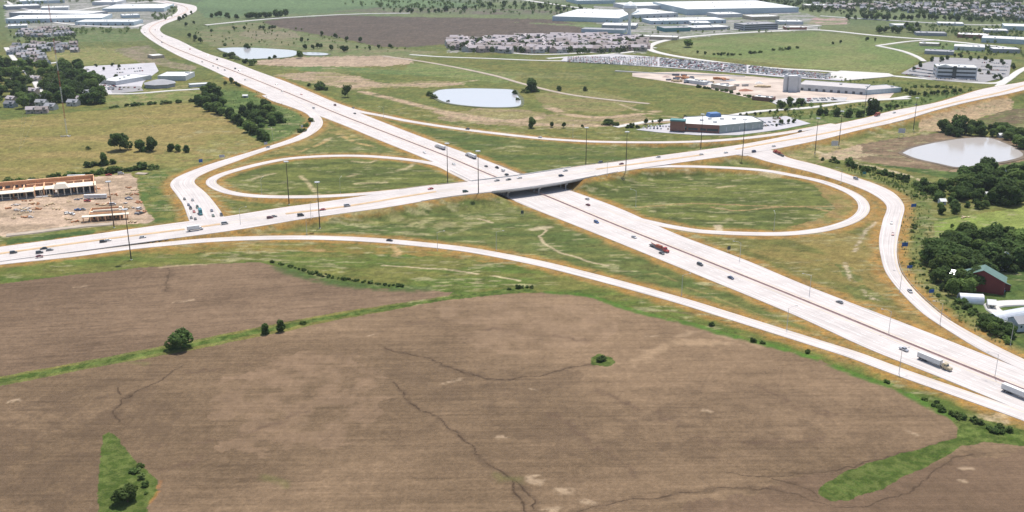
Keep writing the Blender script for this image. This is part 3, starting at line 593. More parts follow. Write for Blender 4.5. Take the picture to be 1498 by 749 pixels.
WP, YP = mat('white_paint', (.8, .8, .78), .6), mat('yellow_paint', (.7, .5, .12), .6)
mw, my = MB(), MB()
r = ROADS['interstate']
for sg, W in ((1, r['WL']), (-1, r['WR'])):
    marking(my, r, sg * 3.0, .2)
    for kk in (1, 2, 3): marking(mw, r, sg * (3.0 + 3.66 * kk), .2, 3.6)
    marking(mw, r, sg * np.maximum(W - 3.0, 10), .2)
for sg, W in ((1, rc['WL']), (-1, rc['WR'])):
    marking(my, rc, sg * 2.2, .2); marking(mw, rc, sg * 5.9, .2, 3.6); marking(mw, rc, sg * np.maximum(W - 1.2, 7), .2)
for k in MAIN[2:]:
    r = ROADS[k]; marking(mw, r, -(r['WR'] - 2.2), .16); marking(my, r, r['WL'] - 1.4, .16)
mw.build('lane_marking', WP)['kind'] = 'structure'; my.build('edge_marking', YP)['kind'] = 'structure'

# medians and the concrete barrier
BAR = mat('weathered_barrier', (.60, .43, .37), .9, .15, .3)
MEDC = mat('tinted_median', (.47, .33, .20), .9, .15, .2)
MEDB = mat('dark_shoulder_strip', (.42, .30, .27), .9, .15, .2)
def barrier(r, off, a, b, prof=((-.3, 0), (-.2, .3), (-.1, .9), (.1, .9), (.2, .3), (.3, 0)), dz=0.):
    mb = MB(); n = len(prof); V = []
    for i in range(a, b):
        for q, z in prof:
            V.append((r['S'][i, 0] + r['N'][i, 0] * (off + q), r['S'][i, 1] + r['N'][i, 1] * (off + q), r['S'][i, 2] + r['lift'] + z + dz))
    F = [(k * n + j, (k + 1) * n + j, (k + 1) * n + (j + 1) % n, k * n + (j + 1) % n) for k in range(b - a - 1) for j in range(n)]
    F += [tuple(range(n)), tuple((b - a - 1) * n + j for j in range(n - 1, -1, -1))]
    return mb.add(V, F)
ri = ROADS['interstate']
o = barrier(ri, 0, 0, len(ri['S'])).build('median_barrier', BAR); tag(o, 'long low concrete barrier down the middle of the interstate', 'barrier')
mb = MB(); marking(mb, ri, 0, 1.6, dz=.01); mb.build('median_strip', MEDB)['kind'] = 'structure'
for (x0, y0, x1, y1) in ((-120, 388, 268, 336), (288, 333, 322, 328), (418, 313, 640, 280), (872, 248, 1024, 227), (1076, 218.5, 1600, 98)):
    a, b = nearest(rc, x0, y0, zprof(x0)), nearest(rc, x1, y1, zprof(x1))
    o = barrier(rc, 0, a, b + 1, ((-1.7, 0), (-1.65, .16), (1.65, .16), (1.7, 0))).build('median_strip', MEDC); o['kind'] = 'structure'
# guard rail beside the loop in front of the bridge and along the far ramp
GR = mat('guard_rail_steel', (.42, .42, .43), .5, metal=.3)
def rail(rn, a_px, b_px, side, label, z=0.):
    r = ROADS[rn]; i, j = nearest(r, *a_px, z), nearest(r, *b_px, z); i, j = min(i, j), max(i, j); mb = MB(); W = r['WL'] if side > 0 else r['WR']
    P = [(r['S'][k, 0] + r['N'][k, 0] * side * (W[k] + .7), r['S'][k, 1] + r['N'][k, 1] * side * (W[k] + .7), r['S'][k, 2] + .55) for k in range(i, j + 1)]
    for p, q in zip(P[:-1], P[1:]):
        d = Vector(q) - Vector(p); m_ = (Vector(p) + Vector(q)) / 2; mb.box(tuple(m_), (d.length, .1, .32), rz=math.atan2(d.y, d.x)); mb.box((p[0], p[1], p[2] - .35), (.16, .16, .9))
    c = P[len(P) // 2]; root = empty('guard_rail', (c[0], c[1], 0)); mb.v = [(v[0] - c[0], v[1] - c[1], v[2]) for v in mb.v]; mb.build('rail', GR, root); tag(root, label, 'guard rail')
rail('crossroad', (600, 286), (700, 271), -1, 'steel guard rail on the near side left of the bridge', 7); rail('crossroad', (852, 251), (890, 246), -1, 'steel guard rail on the near side right of the bridge', 7)
rail('crossroad', (600, 286), (700, 271), 1, 'steel guard rail on the far side left of the bridge', 7); rail('crossroad', (852, 251), (960, 236), 1, 'steel guard rail on the far side right of the bridge', 7)
rail('crossroad', (1290, 177), (1440, 140), -1, 'steel guard rail above the tan embankment', 6); rail('southeast_ramp', (1300, 352), (1378, 469), 1, 'steel guard rail at the outer side of the southeast ramp'); rail('interstate', (690, 245), (800, 288), -1, 'steel guard rail on the near shoulder under the bridge'); rail('interstate', (690, 245), (800, 288), 1, 'steel guard rail on the far shoulder under the bridge')
# ------------------------------------------------------------------ bridge
def bridge():
    r = rc; root = empty('overpass_bridge', (float(r['S'][(bi0 + bi1) // 2, 0]), float(r['S'][(bi0 + bi1) // 2, 1]), 0))
    tag(root, 'long concrete overpass bridge carrying the crossing road over the interstate', 'bridge')
    off = Vector(root.location)
    def fin(mb, name, m):
        mb.v = [(p[0] - off.x, p[1] - off.y, p[2] - off.z) for p in mb.v]; return mb.build(name, m, root)
    a, b = bi0, bi1 + 1; S, N, WL, WR = r['S'], r['N'], r['WL'], r['WR']; top = r['lift']
    V = []; F = []
    for i in range(a, b):
        for w_, z in ((WL[i], 0), (-WR[i], 0), (-WR[i], -.35), (WL[i], -.35)): V.append((S[i, 0] + N[i, 0] * w_, S[i, 1] + N[i, 1] * w_, S[i, 2] + top + z))
    for k in range(b - a - 1):
        o_ = k * 4
        for p in range(4): F.append((o_ + p, o_ + (p + 1) % 4, o_ + 4 + (p + 1) % 4, o_ + 4 + p))
    fin(MB().add(V, F), 'deck', CONC2)
    top_ = ribbon('roadway', S, N, WL, WR, CONC, lift=top + .01, thick=.05, kind=None, s=r['s'], a=a, b=b); top_.parent = root; top_.location = (-off.x, -off.y, 0)
    W = mat('pale_parapet', (.62, .61, .58), .8, .08, .3)
    for sg, Wd in ((1, WL), (-1, WR)):
        V = []; F = []; prof = ((0, .0), (0, .9), (.3, .9), (.3, -.5), (0.05, -.5))
        for i in range(a, b):
            for q, z in prof: V.append((S[i, 0] + N[i, 0] * sg * (Wd[i] + q), S[i, 1] + N[i, 1] * sg * (Wd[i] + q), S[i, 2] + top + z))
        n = len(prof)
        for k in range(b - a - 1):
            for j in range(n): F.append((k * n + j, (k + 1) * n + j, (k + 1) * n + (j + 1) % n, k * n + (j + 1) % n))
        F += [tuple(range(n)), tuple((b - a - 1) * n + j for j in range(n))]
        fin(MB().add(V, F), 'parapet', W)
    G = mat('girder_concrete', (.40, .40, .39), .85, .1, .2)
    for q in np.linspace(-.96, .96, 9):
        V = []; F = []
        for i in range(a, b):
            w_ = WL[i] * q if q > 0 else WR[i] * q
            for e, z in ((.25, -.36), (-.25, -.36), (-.25, -1.7), (.25, -1.7)): V.append((S[i, 0] + N[i, 0] * (w_ + e), S[i, 1] + N[i, 1] * (w_ + e), S[i, 2] + top + z))
        for k in range(b - a - 1):
            for p in range(4): F.append((k * 4 + p, k * 4 + (p + 1) % 4, k * 4 + 4 + (p + 1) % 4, k * 4 + 4 + p))
        F += [(0, 1, 2, 3), tuple((b - a - 1) * 4 + j for j in (3, 2, 1, 0))]
        fin(MB().add(V, F), 'girder', G)
    # bents follow the interstate: its middle and both shoulders
    tM = ri['T'][nearest(ri, 755, 268)]; P = ri['S'][nearest(ri, 755, 270), :2]; nM = np.array([-tM[1], tM[0]])
    wl, wr = ri['WL'][nearest(ri, 755, 270)], ri['WR'][nearest(ri, 755, 270)]
    nb = 0
    for off_ in (0., wl + 1.8, -wr - 1.8):
        base_ = P + nM * off_
        # crossing of this line with the crossing road
        d = (S[a:b, :2] - base_) @ nM; i = a + int(np.abs(d).argmin()); c = S[i, :2]
        zt = S[i, 2] + top - 1.7; pier = None
        hw0, hw1 = -WR[i] + 1.2, WL[i] - 1.2
        ux, uy = tM if tM @ N[i] > 0 else -tM
        k = 1 / abs(tM @ N[i])
        p0 = c + np.array([ux, uy]) * hw0 * k; p1 = c + np.array([ux, uy]) * hw1 * k
        mb = MB(); m_ = (p0 + p1) / 2; mb.box((m_[0], m_[1], zt - .5), (np.linalg.norm(p1 - p0) + 1, 1.1, 1.0), rz=math.atan2(uy, ux))
        cap = fin(mb, 'pier_cap', G)
        for q in np.linspace(.04, .96, 6):
            pp = p0 + (p1 - p0) * q
            fin(MB().cyl((pp[0], pp[1], -.3), (pp[0], pp[1], zt - 1.0), .5, n=12), 'column', G)
    for i, sgn in ((a, 1), (b - 1, -1)):
        mb = MB(); c = S[i, :2] - (r['T'][i] * sgn) * .2; ang = math.atan2(N[i, 1], N[i, 0])
        cc = c + N[i] * (WL[i] - WR[i]) / 2
        mb.box((cc[0], cc[1], S[i, 2] - 2.4), (WL[i] + WR[i] - .4, .8, 4.6), rz=ang); fin(mb, 'abutment', G)
bridge()

# ------------------------------------------------------------------ minor roads, lots, water
ASPH = mat('grey_asphalt', (.26, .25, .25), .9, .12, .05); LOTC = mat('lot_concrete', (.42, .41, .40), .9, .1, .05); GRAV = mat('dirt_track', (.36, .30, .24), .95, .18, .08)
PAVE = mat('pale_pavement', (.52, .50, .47), .9, .08, .05)
def minor(name, pts, wd, m, lift=.16, smooth=True):
    P = gl(pts); S = catmull(P, 10.) if smooth else P
    T = np.gradient(S, axis=0); T /= np.linalg.norm(T, axis=1)[:, None] + 1e-9; N = np.stack([-T[:, 1], T[:, 0]], 1)
    Z = np.array([max(ground_z(x, y), 0) for x, y in S]); Z = smooth1(Z, 2)
    S3 = np.column_stack([S, Z]); W = np.full(len(S), wd / 2)
    return ribbon(name, S3, N, W, W, m, lift=lift + .55 * min(1, max(0, (S[:, 1].mean() - 1300) / 900)), thick=1.2)
SHEETS = []
def lot_z(x, y):
    z = max(ground_z(x, y), 0)
    for P, zs in SHEETS:
        if P[:, 0].min() < x < P[:, 0].max() and inpoly(np.array([x]), np.array([y]), P)[0]: z = max(z, zs)
    return z
def sheet(name, pts, m, lift=.1, thick=1.0, px=True):
    P = gl(pts) if px else np.array(pts); z = max(ground_z(*P.mean(axis=0)), 0) + lift
    a = sum(P[i][0] * P[(i + 1) % len(P)][1] - P[(i + 1) % len(P)][0] * P[i][1] for i in range(len(P)))
    if a < 0: P = P[::-1]
    if name in ('parking_lot', 'yard'): SHEETS.append((np.array(P), z))
    o = MB().prism(P, z - thick, z).build(name, m); o['kind'] = 'structure'; return o
MINOR = [
    ([(600, 80), (640, 83), (720, 86), (800, 89), (860, 89), (950, 83)], 7, PAVE), ([(740, 77), (780, 80), (830, 79), (900, 74), (960, 70)], 8, PAVE),
    ([(560, 82), (630, 92), (720, 110), (766, 123), (830, 138), (890, 146), (950, 152)], 7, GRAV),
    ([(1200, 104), (1130, 100), (1040, 90), (975, 80), (950, 72), (960, 63), (1000, 55), (1060, 50), (1130, 46), (1190, 44), (1290, 53), (1380, 60), (1478, 70)], 13, PAVE),
    ([(950, 72), (900, 79), (840, 83), (800, 86)], 10, PAVE),
    ([(1200, 104), (1300, 111), (1400, 119), (1455, 122), (1480, 112)], 12, PAVE), ([(1460, 127), (1480, 112), (1500, 100), (1600, 70)], 10, PAVE),
    ([(1283, 67), (1340, 60), (1375, 59)], 8, PAVE), ([(1283, 67), (1320, 75), (1345, 85), (1352, 90)], 8, PAVE),
    ([(900, 186), (960, 177), (1040, 173), (1110, 163), (1180, 158), (1260, 148), (1330, 144)], 9, PAVE),
    ([(1225, 148), (1300, 145), (1330, 141)], 7, PAVE),
    ([(9, 27), (60, 27), (85, 34), (130, 38), (190, 40), (208, 36)], 10, PAVE), ([(9, 3), (40, 14), (100, 16), (160, 8), (235, 1)], 10, PAVE),
    ([(300, 37), (360, 31), (420, 26), (520, 21), (600, 20)], 9, PAVE), ([(750, -2), (800, 5), (850, 12), (900, 15), (1000, 18)], 13, PAVE),
    ([(9, 70), (22, 88), (34, 100), (50, 118), (60, 135), (75, 150)], 8, PAVE),
    ([(9, 100), (50, 96), (95, 90)], 7, PAVE), ([(135, 138), (200, 137), (250, 133), (300, 130)], 7, PAVE), ([(200, 254), (215, 255)], 5, GRAV),
    ([(9, 345), (60, 339), (115, 332), (165, 328)], 6, GRAV), ([(1478, 470), (1450, 448), (1480, 444), (1600, 446)], 8, PAVE),
    ([(900, 104), (970, 108), (1040, 110), (1090, 112)], 7, ASPH), ([(1000, 40), (1100, 44), (1200, 38)], 9, PAVE),
    ([(1200, 24), (1300, 30), (1400, 36), (1500, 38)], 9, PAVE),
]
for i, (p, wd, m) in enumerate(MINOR): minor('road', p, wd, m, lift=.25 + .02 * i)
WAT = bpy.data.materials.new('pond_water'); WAT.use_nodes = True
_b = WAT.node_tree.nodes['Principled BSDF']; _b.inputs['Base Color'].default_value = (.45, .445, .46, 1); _b.inputs['Roughness'].default_value = .12; _b.inputs['IOR'].default_value = 1.33; _b.inputs['Specular IOR Level'].default_value = .8  # pale base colour paints in the sky glare on the water
_n = WAT.node_tree.nodes.new('ShaderNodeTexNoise'); _n.inputs['Scale'].default_value = .5; _n.inputs['Detail'].default_value = 4
_g = WAT.node_tree.nodes.new('ShaderNodeNewGeometry'); WAT.node_tree.links.new(_g.outputs[0], _n.inputs[0])
_p = WAT.node_tree.nodes.new('ShaderNodeBump'); _p.inputs['Strength'].default_value = .25; _p.inputs['Distance'].default_value = .2; WAT.node_tree.links.new(_n.outputs[0], _p.inputs['Height']); WAT.node_tree.links.new(_p.outputs[0], _b.inputs['Normal'])
def pond(pts, rim, lift=.3, wat=None):
    P = gl(pts); P = catmull(np.vstack([P, P[:1]]), 5.)[:-1]
    c = P.mean(axis=0)
    Q = c + (P - c) * (1 + 5 / np.linalg.norm(P - c, axis=1))[:, None]
    sheet('pond_bank', Q, rim, lift=lift - .12, px=False)
    sheet('pond_water', P, wat or WAT, lift=lift, px=False)
MUDW = WAT.copy(); MUDW.name = 'muddy_pond_water'; MUDW.node_tree.nodes['Principled BSDF'].inputs['Base Color'].default_value = (.44, .405, .38, 1)  # mud tint; the paleness is again painted-in sky glare
BANK = mat('pond_bank', (.10, .11, .06), .95, .3, .1); MUD = mat('muddy_bank', (.13, .10, .07), .95, .3, .1)
pond([(633, 137), (645, 132), (680, 130), (720, 130.5), (750, 132), (755, 138), (762, 148), (757, 156), (735, 157.5), (700, 156.5), (660, 152), (642, 146)], BANK, .6)
pond([(318, 71), (345, 70), (400, 72), (430, 74.5), (434, 80), (420, 84), (385, 86), (360, 87), (345, 81), (325, 75)], BANK, .7)
pond([(440, 77), (460, 77), (480, 79), (476, 81), (450, 81)], BANK, .7)
pond([(1320, 224), (1335, 217), (1375, 208), (1410, 203), (1445, 202), (1470, 210), (1490, 220), (1496, 228), (1470, 236), (1440, 240), (1400, 245), (1375, 240), (1340, 232)], MUD, .4, MUDW)
def at(px, py, z=None):
    zz_ = 0.
    for _ in range(3):
        x, y = g(px, py, zz_); zz_ = ground_z(x, y) if z is None else z
    return x, y, zz_
# ------------------------------------------------------------------ trees: trunk, limbs, crown of leaf clumps
def leafmat(name, col, rnd=.34):
    m = mat(name, col, .85, .35, .35, 0, .15, rnd); nt = m.node_tree; b = nt.nodes['Principled BSDF']; t_ = nt.nodes.new('ShaderNodeBsdfTranslucent'); x_ = nt.nodes.new('ShaderNodeMixShader'); x_.inputs[0].default_value = .45
    src = b.inputs['Base Color'].links[0].from_socket; nt.links.new(src, t_.inputs['Color']); nt.links.new(b.outputs[0], x_.inputs[1]); nt.links.new(t_.outputs[0], x_.inputs[2]); nt.links.new(x_.outputs[0], nt.nodes['Material Output'].inputs[0]); return m
BARK = mat('grey_brown_bark', (.14, .10, .07), .95, .2, 2)
LEAF = [leafmat('dark_leaf', (.090, .142, .040)), leafmat('mid_leaf', (.13, .19, .05)), leafmat('light_leaf', (.15, .20, .065))]
def crown_mesh(name, seed, nlobe=9, nleaf=1300, leaf=.062, squash=.85, low=.22, m=None, spread=.3, shrub=False):
    """leaves spread over uneven lobes in a unit-high space"""
    q = np.random.default_rng(seed); V = []; F = []
    lob = []
    for i in range(nlobe):
        a = q.uniform(0, 6.283); rr = spread * math.sqrt(q.uniform(0, 1)); z = q.uniform(low + .16, .82) if not shrub else q.uniform(.15, .7)
        r = q.uniform(.14, .25) * (1.15 - .5 * max(0, z - .6) / .4)
        lob.append((rr * math.cos(a) * (1.25 - z * .6), rr * math.sin(a) * (1.25 - z * .6), z, r))
    lob.append((0, 0, .62 if not shrub else .4, .26))
    tot = sum(l[3] ** 2 for l in lob)
    for l in lob:
        n = int(nleaf * l[3] ** 2 / tot)
        for k in range(n):
            d = q.normal(size=3); d /= np.linalg.norm(d); r = l[3] * (.72 + .34 * q.uniform() ** .5)
            c = np.array([l[0], l[1], l[2]]) + d * r * np.array([1, 1, squash])
            if c[2] < low * .6 and not shrub: continue
            if c[2] < .01: c[2] = abs(c[2]) + .01
            nn = d * .7 + q.normal(size=3) * .45 + np.array([0, 0, .45]); nn /= np.linalg.norm(nn)
            u = np.cross(nn, q.normal(size=3)); u /= np.linalg.norm(u); v = np.cross(nn, u); s = leaf * q.uniform(.55, 1.25)
            o = len(V)
            for j in range(5):
                t = j * 1.2566 + q.uniform(-.3, .3); rr = s * q.uniform(.6, 1.1)
                V.append(tuple(c + (u * math.cos(t) + v * math.sin(t)) * rr + nn * q.uniform(-.25, .25) * s))
            F.append(tuple(range(o, o + 5)))
    me = bpy.data.meshes.new(name); me.from_pydata(V, [], F); me.materials.append(m or LEAF[0]); me.update(); return me
def trunk_mesh(name, seed):
    q = random.Random(seed); mb = MB(); mb.cyl((0, 0, -.03), (0, 0, .35), .03, .022, 7)
    for i in range(5):
        a = i * 1.257 + q.uniform(-.3, .3); z = .26 + i * .03
        mb.cyl((0, 0, z), (.2 * math.cos(a), .2 * math.sin(a), z + .3), .014, .005, 5)
    mb.cyl((0, 0, .35), (.02, .01, .8), .02, .006, 6)
    return mb.mesh(name, BARK)
CROWN = {}
for k_, (nm, kw) in enumerate([('round', dict(nlobe=13, nleaf=1700, low=.02)), ('wide', dict(nlobe=17, nleaf=2200, spread=.42, squash=.8, low=.08)), ('tall', dict(nlobe=12, nleaf=1600, spread=.19, low=.0)), ('loose', dict(nlobe=9, nleaf=1000, spread=.36, leaf=.055))]):
    CROWN[nm] = [crown_mesh('crown', 100 + k_ * 10 + v, m=LEAF[v % 2], **kw) for v in range(3)]
FARC = [crown_mesh('tree', 200 + v, nlobe=6, nleaf=330, leaf=.10, spread=.28, low=.08, m=LEAF[v % 2]) for v in range(4)]
for me in FARC:   # trunks inside the small far trees
    pass
SHR = [crown_mesh('shrub', 300 + v, nlobe=7, nleaf=420, leaf=.10, spread=.42, m=LEAF[v % 3], shrub=True) for v in range(4)]
TRK = [trunk_mesh('trunk', 5 + i) for i in range(3)]
ntree = [0]
TREES = []
def tree(px, py, hpx, kind='round', label='', group=None, wide=1.0, var=None, name='tree'):
    x, y, z = at(px, py); s = hpx / (ppm(px, py) * .97)
    TREES.append((hpx * (1 if group else 9), x, y, z, s, kind, label, group, wide, random.randrange(3) if var is None else var, random.uniform(0, 6.28), random.randrange(4)))
def grow_trees():
    T = sorted(TREES, key=lambda t: -t[0]); Vs = []; Fs = []; Ms = []; off = 0
    for n_, (_, x, y, z, s, kind, label, group, wide, v, rz, fv) in enumerate(T):
        s *= random.uniform(.82, 1.12) if group else 1
        if n_ < 296:
            if (s < 5 or y > 1500) or kind == 'far': o = obj('tree', FARC[fv], None, (x, y, z), rz, (s * wide, s * wide, s))
            else:
                o = empty('tree', (x, y, z), rz); o.scale = (s * wide, s * wide, s)
                obj('crown', CROWN[kind][v], o); obj('trunk', TRK[v], o)
            tag(o, label, 'tree', group)
        else:
            me = FARC[fv]; co = np.empty(len(me.vertices) * 3); me.vertices.foreach_get('co', co); co = co.reshape(-1, 3) * [s * wide, s * wide, s]
            c, sn = math.cos(rz), math.sin(rz); co = np.stack([co[:, 0] * c - co[:, 1] * sn + x, co[:, 0] * sn + co[:, 1] * c + y, co[:, 2] + z], 1)
            Vs.append(co); Fs += [tuple(off + i for i in p.vertices) for p in me.polygons]; off += len(co)
    if Vs:
        me = bpy.data.meshes.new('far_trees'); me.from_pydata(np.vstack(Vs).tolist(), [], Fs); me.materials.append(LEAF[0]); o = bpy.data.objects.new('far_trees', me); COL.objects.link(o)
        tag(o, 'small distant trees in rows and clumps across the plain', 'trees', kind='stuff')
def shrub(px, py, hpx, label, group=None, wide=1.3, v=None):
    x, y, z = at(px, py); s = hpx / (ppm(px, py) * .95)
    s *= random.uniform(.7, 1.25) if group else 1
    o = obj('shrub', SHR[random.randrange(4) if v is None else v], None, (x, y, z - .1), random.uniform(0, 6.28), (s * wide, s * wide * random.uniform(.8, 1.2), s))
    return tag(o, label, 'shrub', group)
def wood(pts, n, hpx, label, group, kinds=('round', 'wide', 'tall'), mind=.6, wide=1.1):
    P = np.array(pts, float); got = []
    tries = 0
    while len(got) < n and tries < n * 60:
        tries += 1
        x = random.uniform(P[:, 0].min(), P[:, 0].max()); y = random.uniform(P[:, 1].min(), P[:, 1].max())
        if not inpoly(np.array([x]), np.array([y]), P)[0]: continue
        if any(abs(x - a) < hpx * mind * .9 and abs(y - b) < hpx * mind * .35 for a, b in got): continue
        got.append((x, y)); tree(x, y, hpx * random.uniform(.7, 1.15), random.choice(kinds), label, group, wide=wide * random.uniform(.85, 1.2))
def line(pts, n, jit=2.0):
    P = np.array(pts, float); d = np.concatenate([[0], np.cumsum(np.hypot(*np.diff(P, axis=0).T))])
    return [(float(np.interp(t * d[-1], d, P[:, 0])) + random.uniform(-jit, jit), float(np.interp(t * d[-1], d, P[:, 1])) + random.uniform(-jit, jit) * .3) for t in np.clip(np.linspace(0, 1, n) + np.array([random.uniform(-.75, .75) / max(n - 1, 1) for _ in range(n)]), 0, 1)]

tree(264, 509, 28, 'wide', 'lone broad tree standing on the grass strip between the two ploughed fields', wide=1.12, var=0)
tree(187, 734, 27, 'wide', 'dark round tree on the green island in the large field', wide=1.25, var=1)
tree(388, 488, 18, 'tall', 'small slender tree on the field strip, left one of a close pair', wide=.9, var=0)
tree(411, 485, 20, 'tall', 'thin sparse tree on the field strip, right one of a close pair', wide=.8, var=2)
shrub(443, 474, 7, 'little bush on the grass strip right of the paired slender trees')
shrub(877, 527, 9, 'low bush in the small green patch in the large ploughed field', wide=1.7)
tree(176, 220, 27, 'wide', 'big bushy tree in the dry meadow, largest of its short row', wide=.95)
tree(207, 221, 18, 'round', 'low bushy tree beside the big one in the dry meadow'); tree(222, 221, 21, 'round', 'full round tree third from the big bushy one in the dry meadow', wide=.9)
tree(250, 221, 12, 'round', 'small round tree in the dry meadow, left one of a small trio'); tree(261, 222, 12, 'round', 'small round tree in the middle of the meadow trio', wide=.9); tree(273, 223, 12, 'tall', 'narrow small tree at the right end of the meadow row')
tree(153, 242, 21, 'tall', 'slender dark poplar rising from a low thicket in the meadow', wide=.7)
shrub(129, 218, 5, 'single dark bush alone in the dry meadow')
for x, y in line([(126, 245), (145, 242), (165, 240)], 7): shrub(x, y, 8, 'dark thicket bush around the slender poplar in the meadow', 'thicket round the poplar')
for x, y in line([(12, 272), (60, 266), (110, 260), (150, 254), (190, 249), (225, 247)], 34): shrub(x, y, random.uniform(6, 12), 'dark hedge bush between the dry meadow and the construction site', 'hedge behind the construction site')
wood([(283, 150), (300, 143), (330, 155), (318, 163), (290, 162)], 9, 17, 'dark tree in the clump at the top of the meadow hedge', 'clump at the top of the meadow hedge')
for x, y in line([(318, 165), (340, 175), (362, 190), (378, 200), (393, 209)], 18, 3): tree(x, y, random.uniform(12, 18), 'round', 'dark hedgerow tree running down the edge of the dry meadow', 'meadow hedgerow trees')
wood([(350, 165), (390, 160), (418, 172), (410, 184), (385, 186), (360, 182)], 15, 15, 'bushy tree in the thicket between the hedgerow and the interstate', 'thicket beside the interstate')
for x, y in line([(440, 193), (447, 188), (452, 182), (455, 176)], 6): shrub(x, y, 6, 'low shrub along the outside of the curving northwest ramp', 'shrubs outside the northwest ramp')
wood([(9, 100), (30, 100), (52, 100), (70, 112), (70, 140), (40, 160), (9, 165), (-30, 168), (-30, 105)], 34, 20, 'dense dark shade tree over the old house lots', 'shade trees over the old house lots')
wood([(95, 98), (110, 100), (130, 118), (150, 140), (155, 152), (130, 155), (80, 160), (62, 145), (75, 120), (70, 105)], 36, 20, 'dense dark shade tree beside the school car park', 'shade trees beside the school car park')
for x, y in line([(160, 158), (200, 154), (250, 151), (283, 149)], 17): shrub(x, y, random.uniform(4, 7), 'hedge bush along the far edge of the dry meadow', 'hedge at the far edge of the meadow')
wood([(325, 118), (350, 118), (352, 127), (328, 128)], 4, 9, 'small tree beside the long white roof near the interstate', 'trees by the long white roof')
wood([(293, 130), (320, 128), (325, 140), (300, 145)], 6, 13, 'round tree north of the meadow close to the interstate', 'trees north of the meadow')
tree(509, 142, 19, 'loose', 'tall bare-looking tree east of the interstate', wide=.8)
for x, y, h in ((465, 131, 12), (471, 131, 8), (478, 132, 6), (453, 126, 5)): shrub(x, y, h, 'bush beside the bare-looking tree east of the interstate', 'bushes east of the interstate')
tree(438, 85, 13, 'round', 'round tree between the two parts of the far pond')
for x, y, h in ((331, 83, 7), (339, 85, 8), (346, 88, 7), (360, 92, 7), (370, 95, 8), (395, 86, 4), (403, 85, 5), (360, 71, 8), (328, 67, 5)): shrub(x, y, h, 'bush on the bank of the far pond', 'bushes on the bank of the far pond')
for x, y, h in ((447, 72, 9), (442, 61, 7), (451, 60, 4), (458, 72, 7), (466, 71, 8), (470, 70, 7), (484, 74, 9), (501, 76, 10), (508, 76, 9), (522, 71, 6), (541, 73, 7), (554, 71, 6), (571, 71, 7)): tree(x, y, h, 'far', 'small tree between the far pond and the brown field', 'small trees north of the far pond')
for x, y, h in ((471, 53, 9), (491, 56, 7), (507, 60, 7), (528, 62, 8)): tree(x, y, h, 'far', 'dark round tree on the near edge of the brown field', 'trees on the edge of the brown field')
for x, y in line([(360, 27), (380, 27), (400, 26), (417, 25)], 16, 1): tree(x, y, random.uniform(9, 13), 'far', 'dark tree in the tight row left of the brown field', 'tight tree row left of the brown field')
for x, y in line([(308, 26), (320, 25), (332, 26), (345, 28)], 8, 2): tree(x, y, random.uniform(6, 9), 'far', 'tree in the loose row beyond the far interstate', 'loose tree row beyond the interstate')
for x, y in line([(380, 43), (390, 43), (402, 42)], 6, 1): tree(x, y, 6, 'far', 'dark tree in the short clump above the far pond', 'short clump above the far pond')
for x, y, h in ((264, 32, 9), (268, 28, 6), (272, 38, 7), (278, 55, 9), (286, 60, 9), (292, 63, 8), (284, 35, 5), (280, 21, 5), (271, 25, 6), (310, 48, 6), (342, 43, 5), (358, 43, 6)): tree(x, y, h, 'far', 'small scattered tree on the slope right of the interstate bend', 'scattered trees at the interstate bend')
tree(778, 134, 21, 'tall', 'tall dense tree at the right end of the round pond', wide=1.1)
for x, y, h in ((766, 135, 7), (786, 134, 6), (772, 136, 6), (752, 138, 6), (628, 140, 9), (633, 144, 6), (655, 149, 4), (757, 147, 5)): shrub(x, y, h, 'bush on the bank of the round pond', 'bushes on the bank of the round pond')
tree(818, 133, 8, 'round', 'small tree right of the tall dense pond tree'); tree(856, 133, 7, 'round', 'second small tree right of the tall dense pond tree')
tree(778, 187, 16, 'round', 'lone round tree with bare trunk on the dirt strip', wide=.8)
for x, y, h in ((807, 186, 8), (826, 187, 9), (852, 187, 5)): tree(x, y, h, 'round', 'small tree along the dirt strip above the long ramp', 'small trees along the dirt strip')
for x, y, h in ((885, 183, 6), (893, 182, 10), (900, 184, 9)): shrub(x, y, h, 'bush left of the white-roofed store', 'bushes left of the store')
for x, y, h, l in ((946, 182, 8, 0), (966, 180, 8, 0), (954, 180, 5, 0), (1002, 175, 7, 0), (1142, 183, 9, 0), (1153, 181, 8, 0), (1162, 180, 8, 0), (1136, 185, 5, 0)): tree(x, y, h, 'round', 'young tree in the lots around the white-roofed store', 'young trees around the store')
for x, y in line([(918, 187), (925, 187), (932, 187)], 4, 1): shrub(x, y, 7, 'dark bush at the left end of the store lot', 'bushes left of the store')
for x, y in ((1083, 171), (1092, 170), (1104, 169), (1112, 168), (1126, 166), (1136, 165), (1150, 163)): tree(x, y, 6, 'far', 'young street tree along the road behind the store', 'street trees behind the store')
wood([(1135, 150), (1158, 148), (1172, 155), (1160, 161), (1138, 159)], 7, 11, 'leafy tree in the grove behind the store', 'grove behind the store')
tree(1277, 168, 27, 'tall', 'tall full tree by the near side of the crossing road', wide=.95)
for x, y in line([(1200, 168), (1225, 170), (1250, 171), (1264, 170)], 10, 3): tree(x, y, random.uniform(8, 12), 'round', 'bushy tree in the belt left of the tall full tree', 'belt beside the crossing road')
for x, y in line([(1284, 164), (1300, 161), (1312, 160)], 6, 2): tree(x, y, 9, 'round', 'bushy tree in the belt right of the tall full tree', 'belt right of the tall full tree')
for x, y in line([(1318, 135), (1330, 140), (1350, 141), (1380, 138), (1405, 136)], 15, 3): tree(x, y, random.uniform(6, 9), 'round', 'tree in the thicket below the office road', 'thicket below the office road')
for x, y in line([(1340, 128), (1365, 128), (1390, 129)], 8, 1): shrub(x, y, 4, 'low bush in the strip below the office road', 'low bushes below the office road')
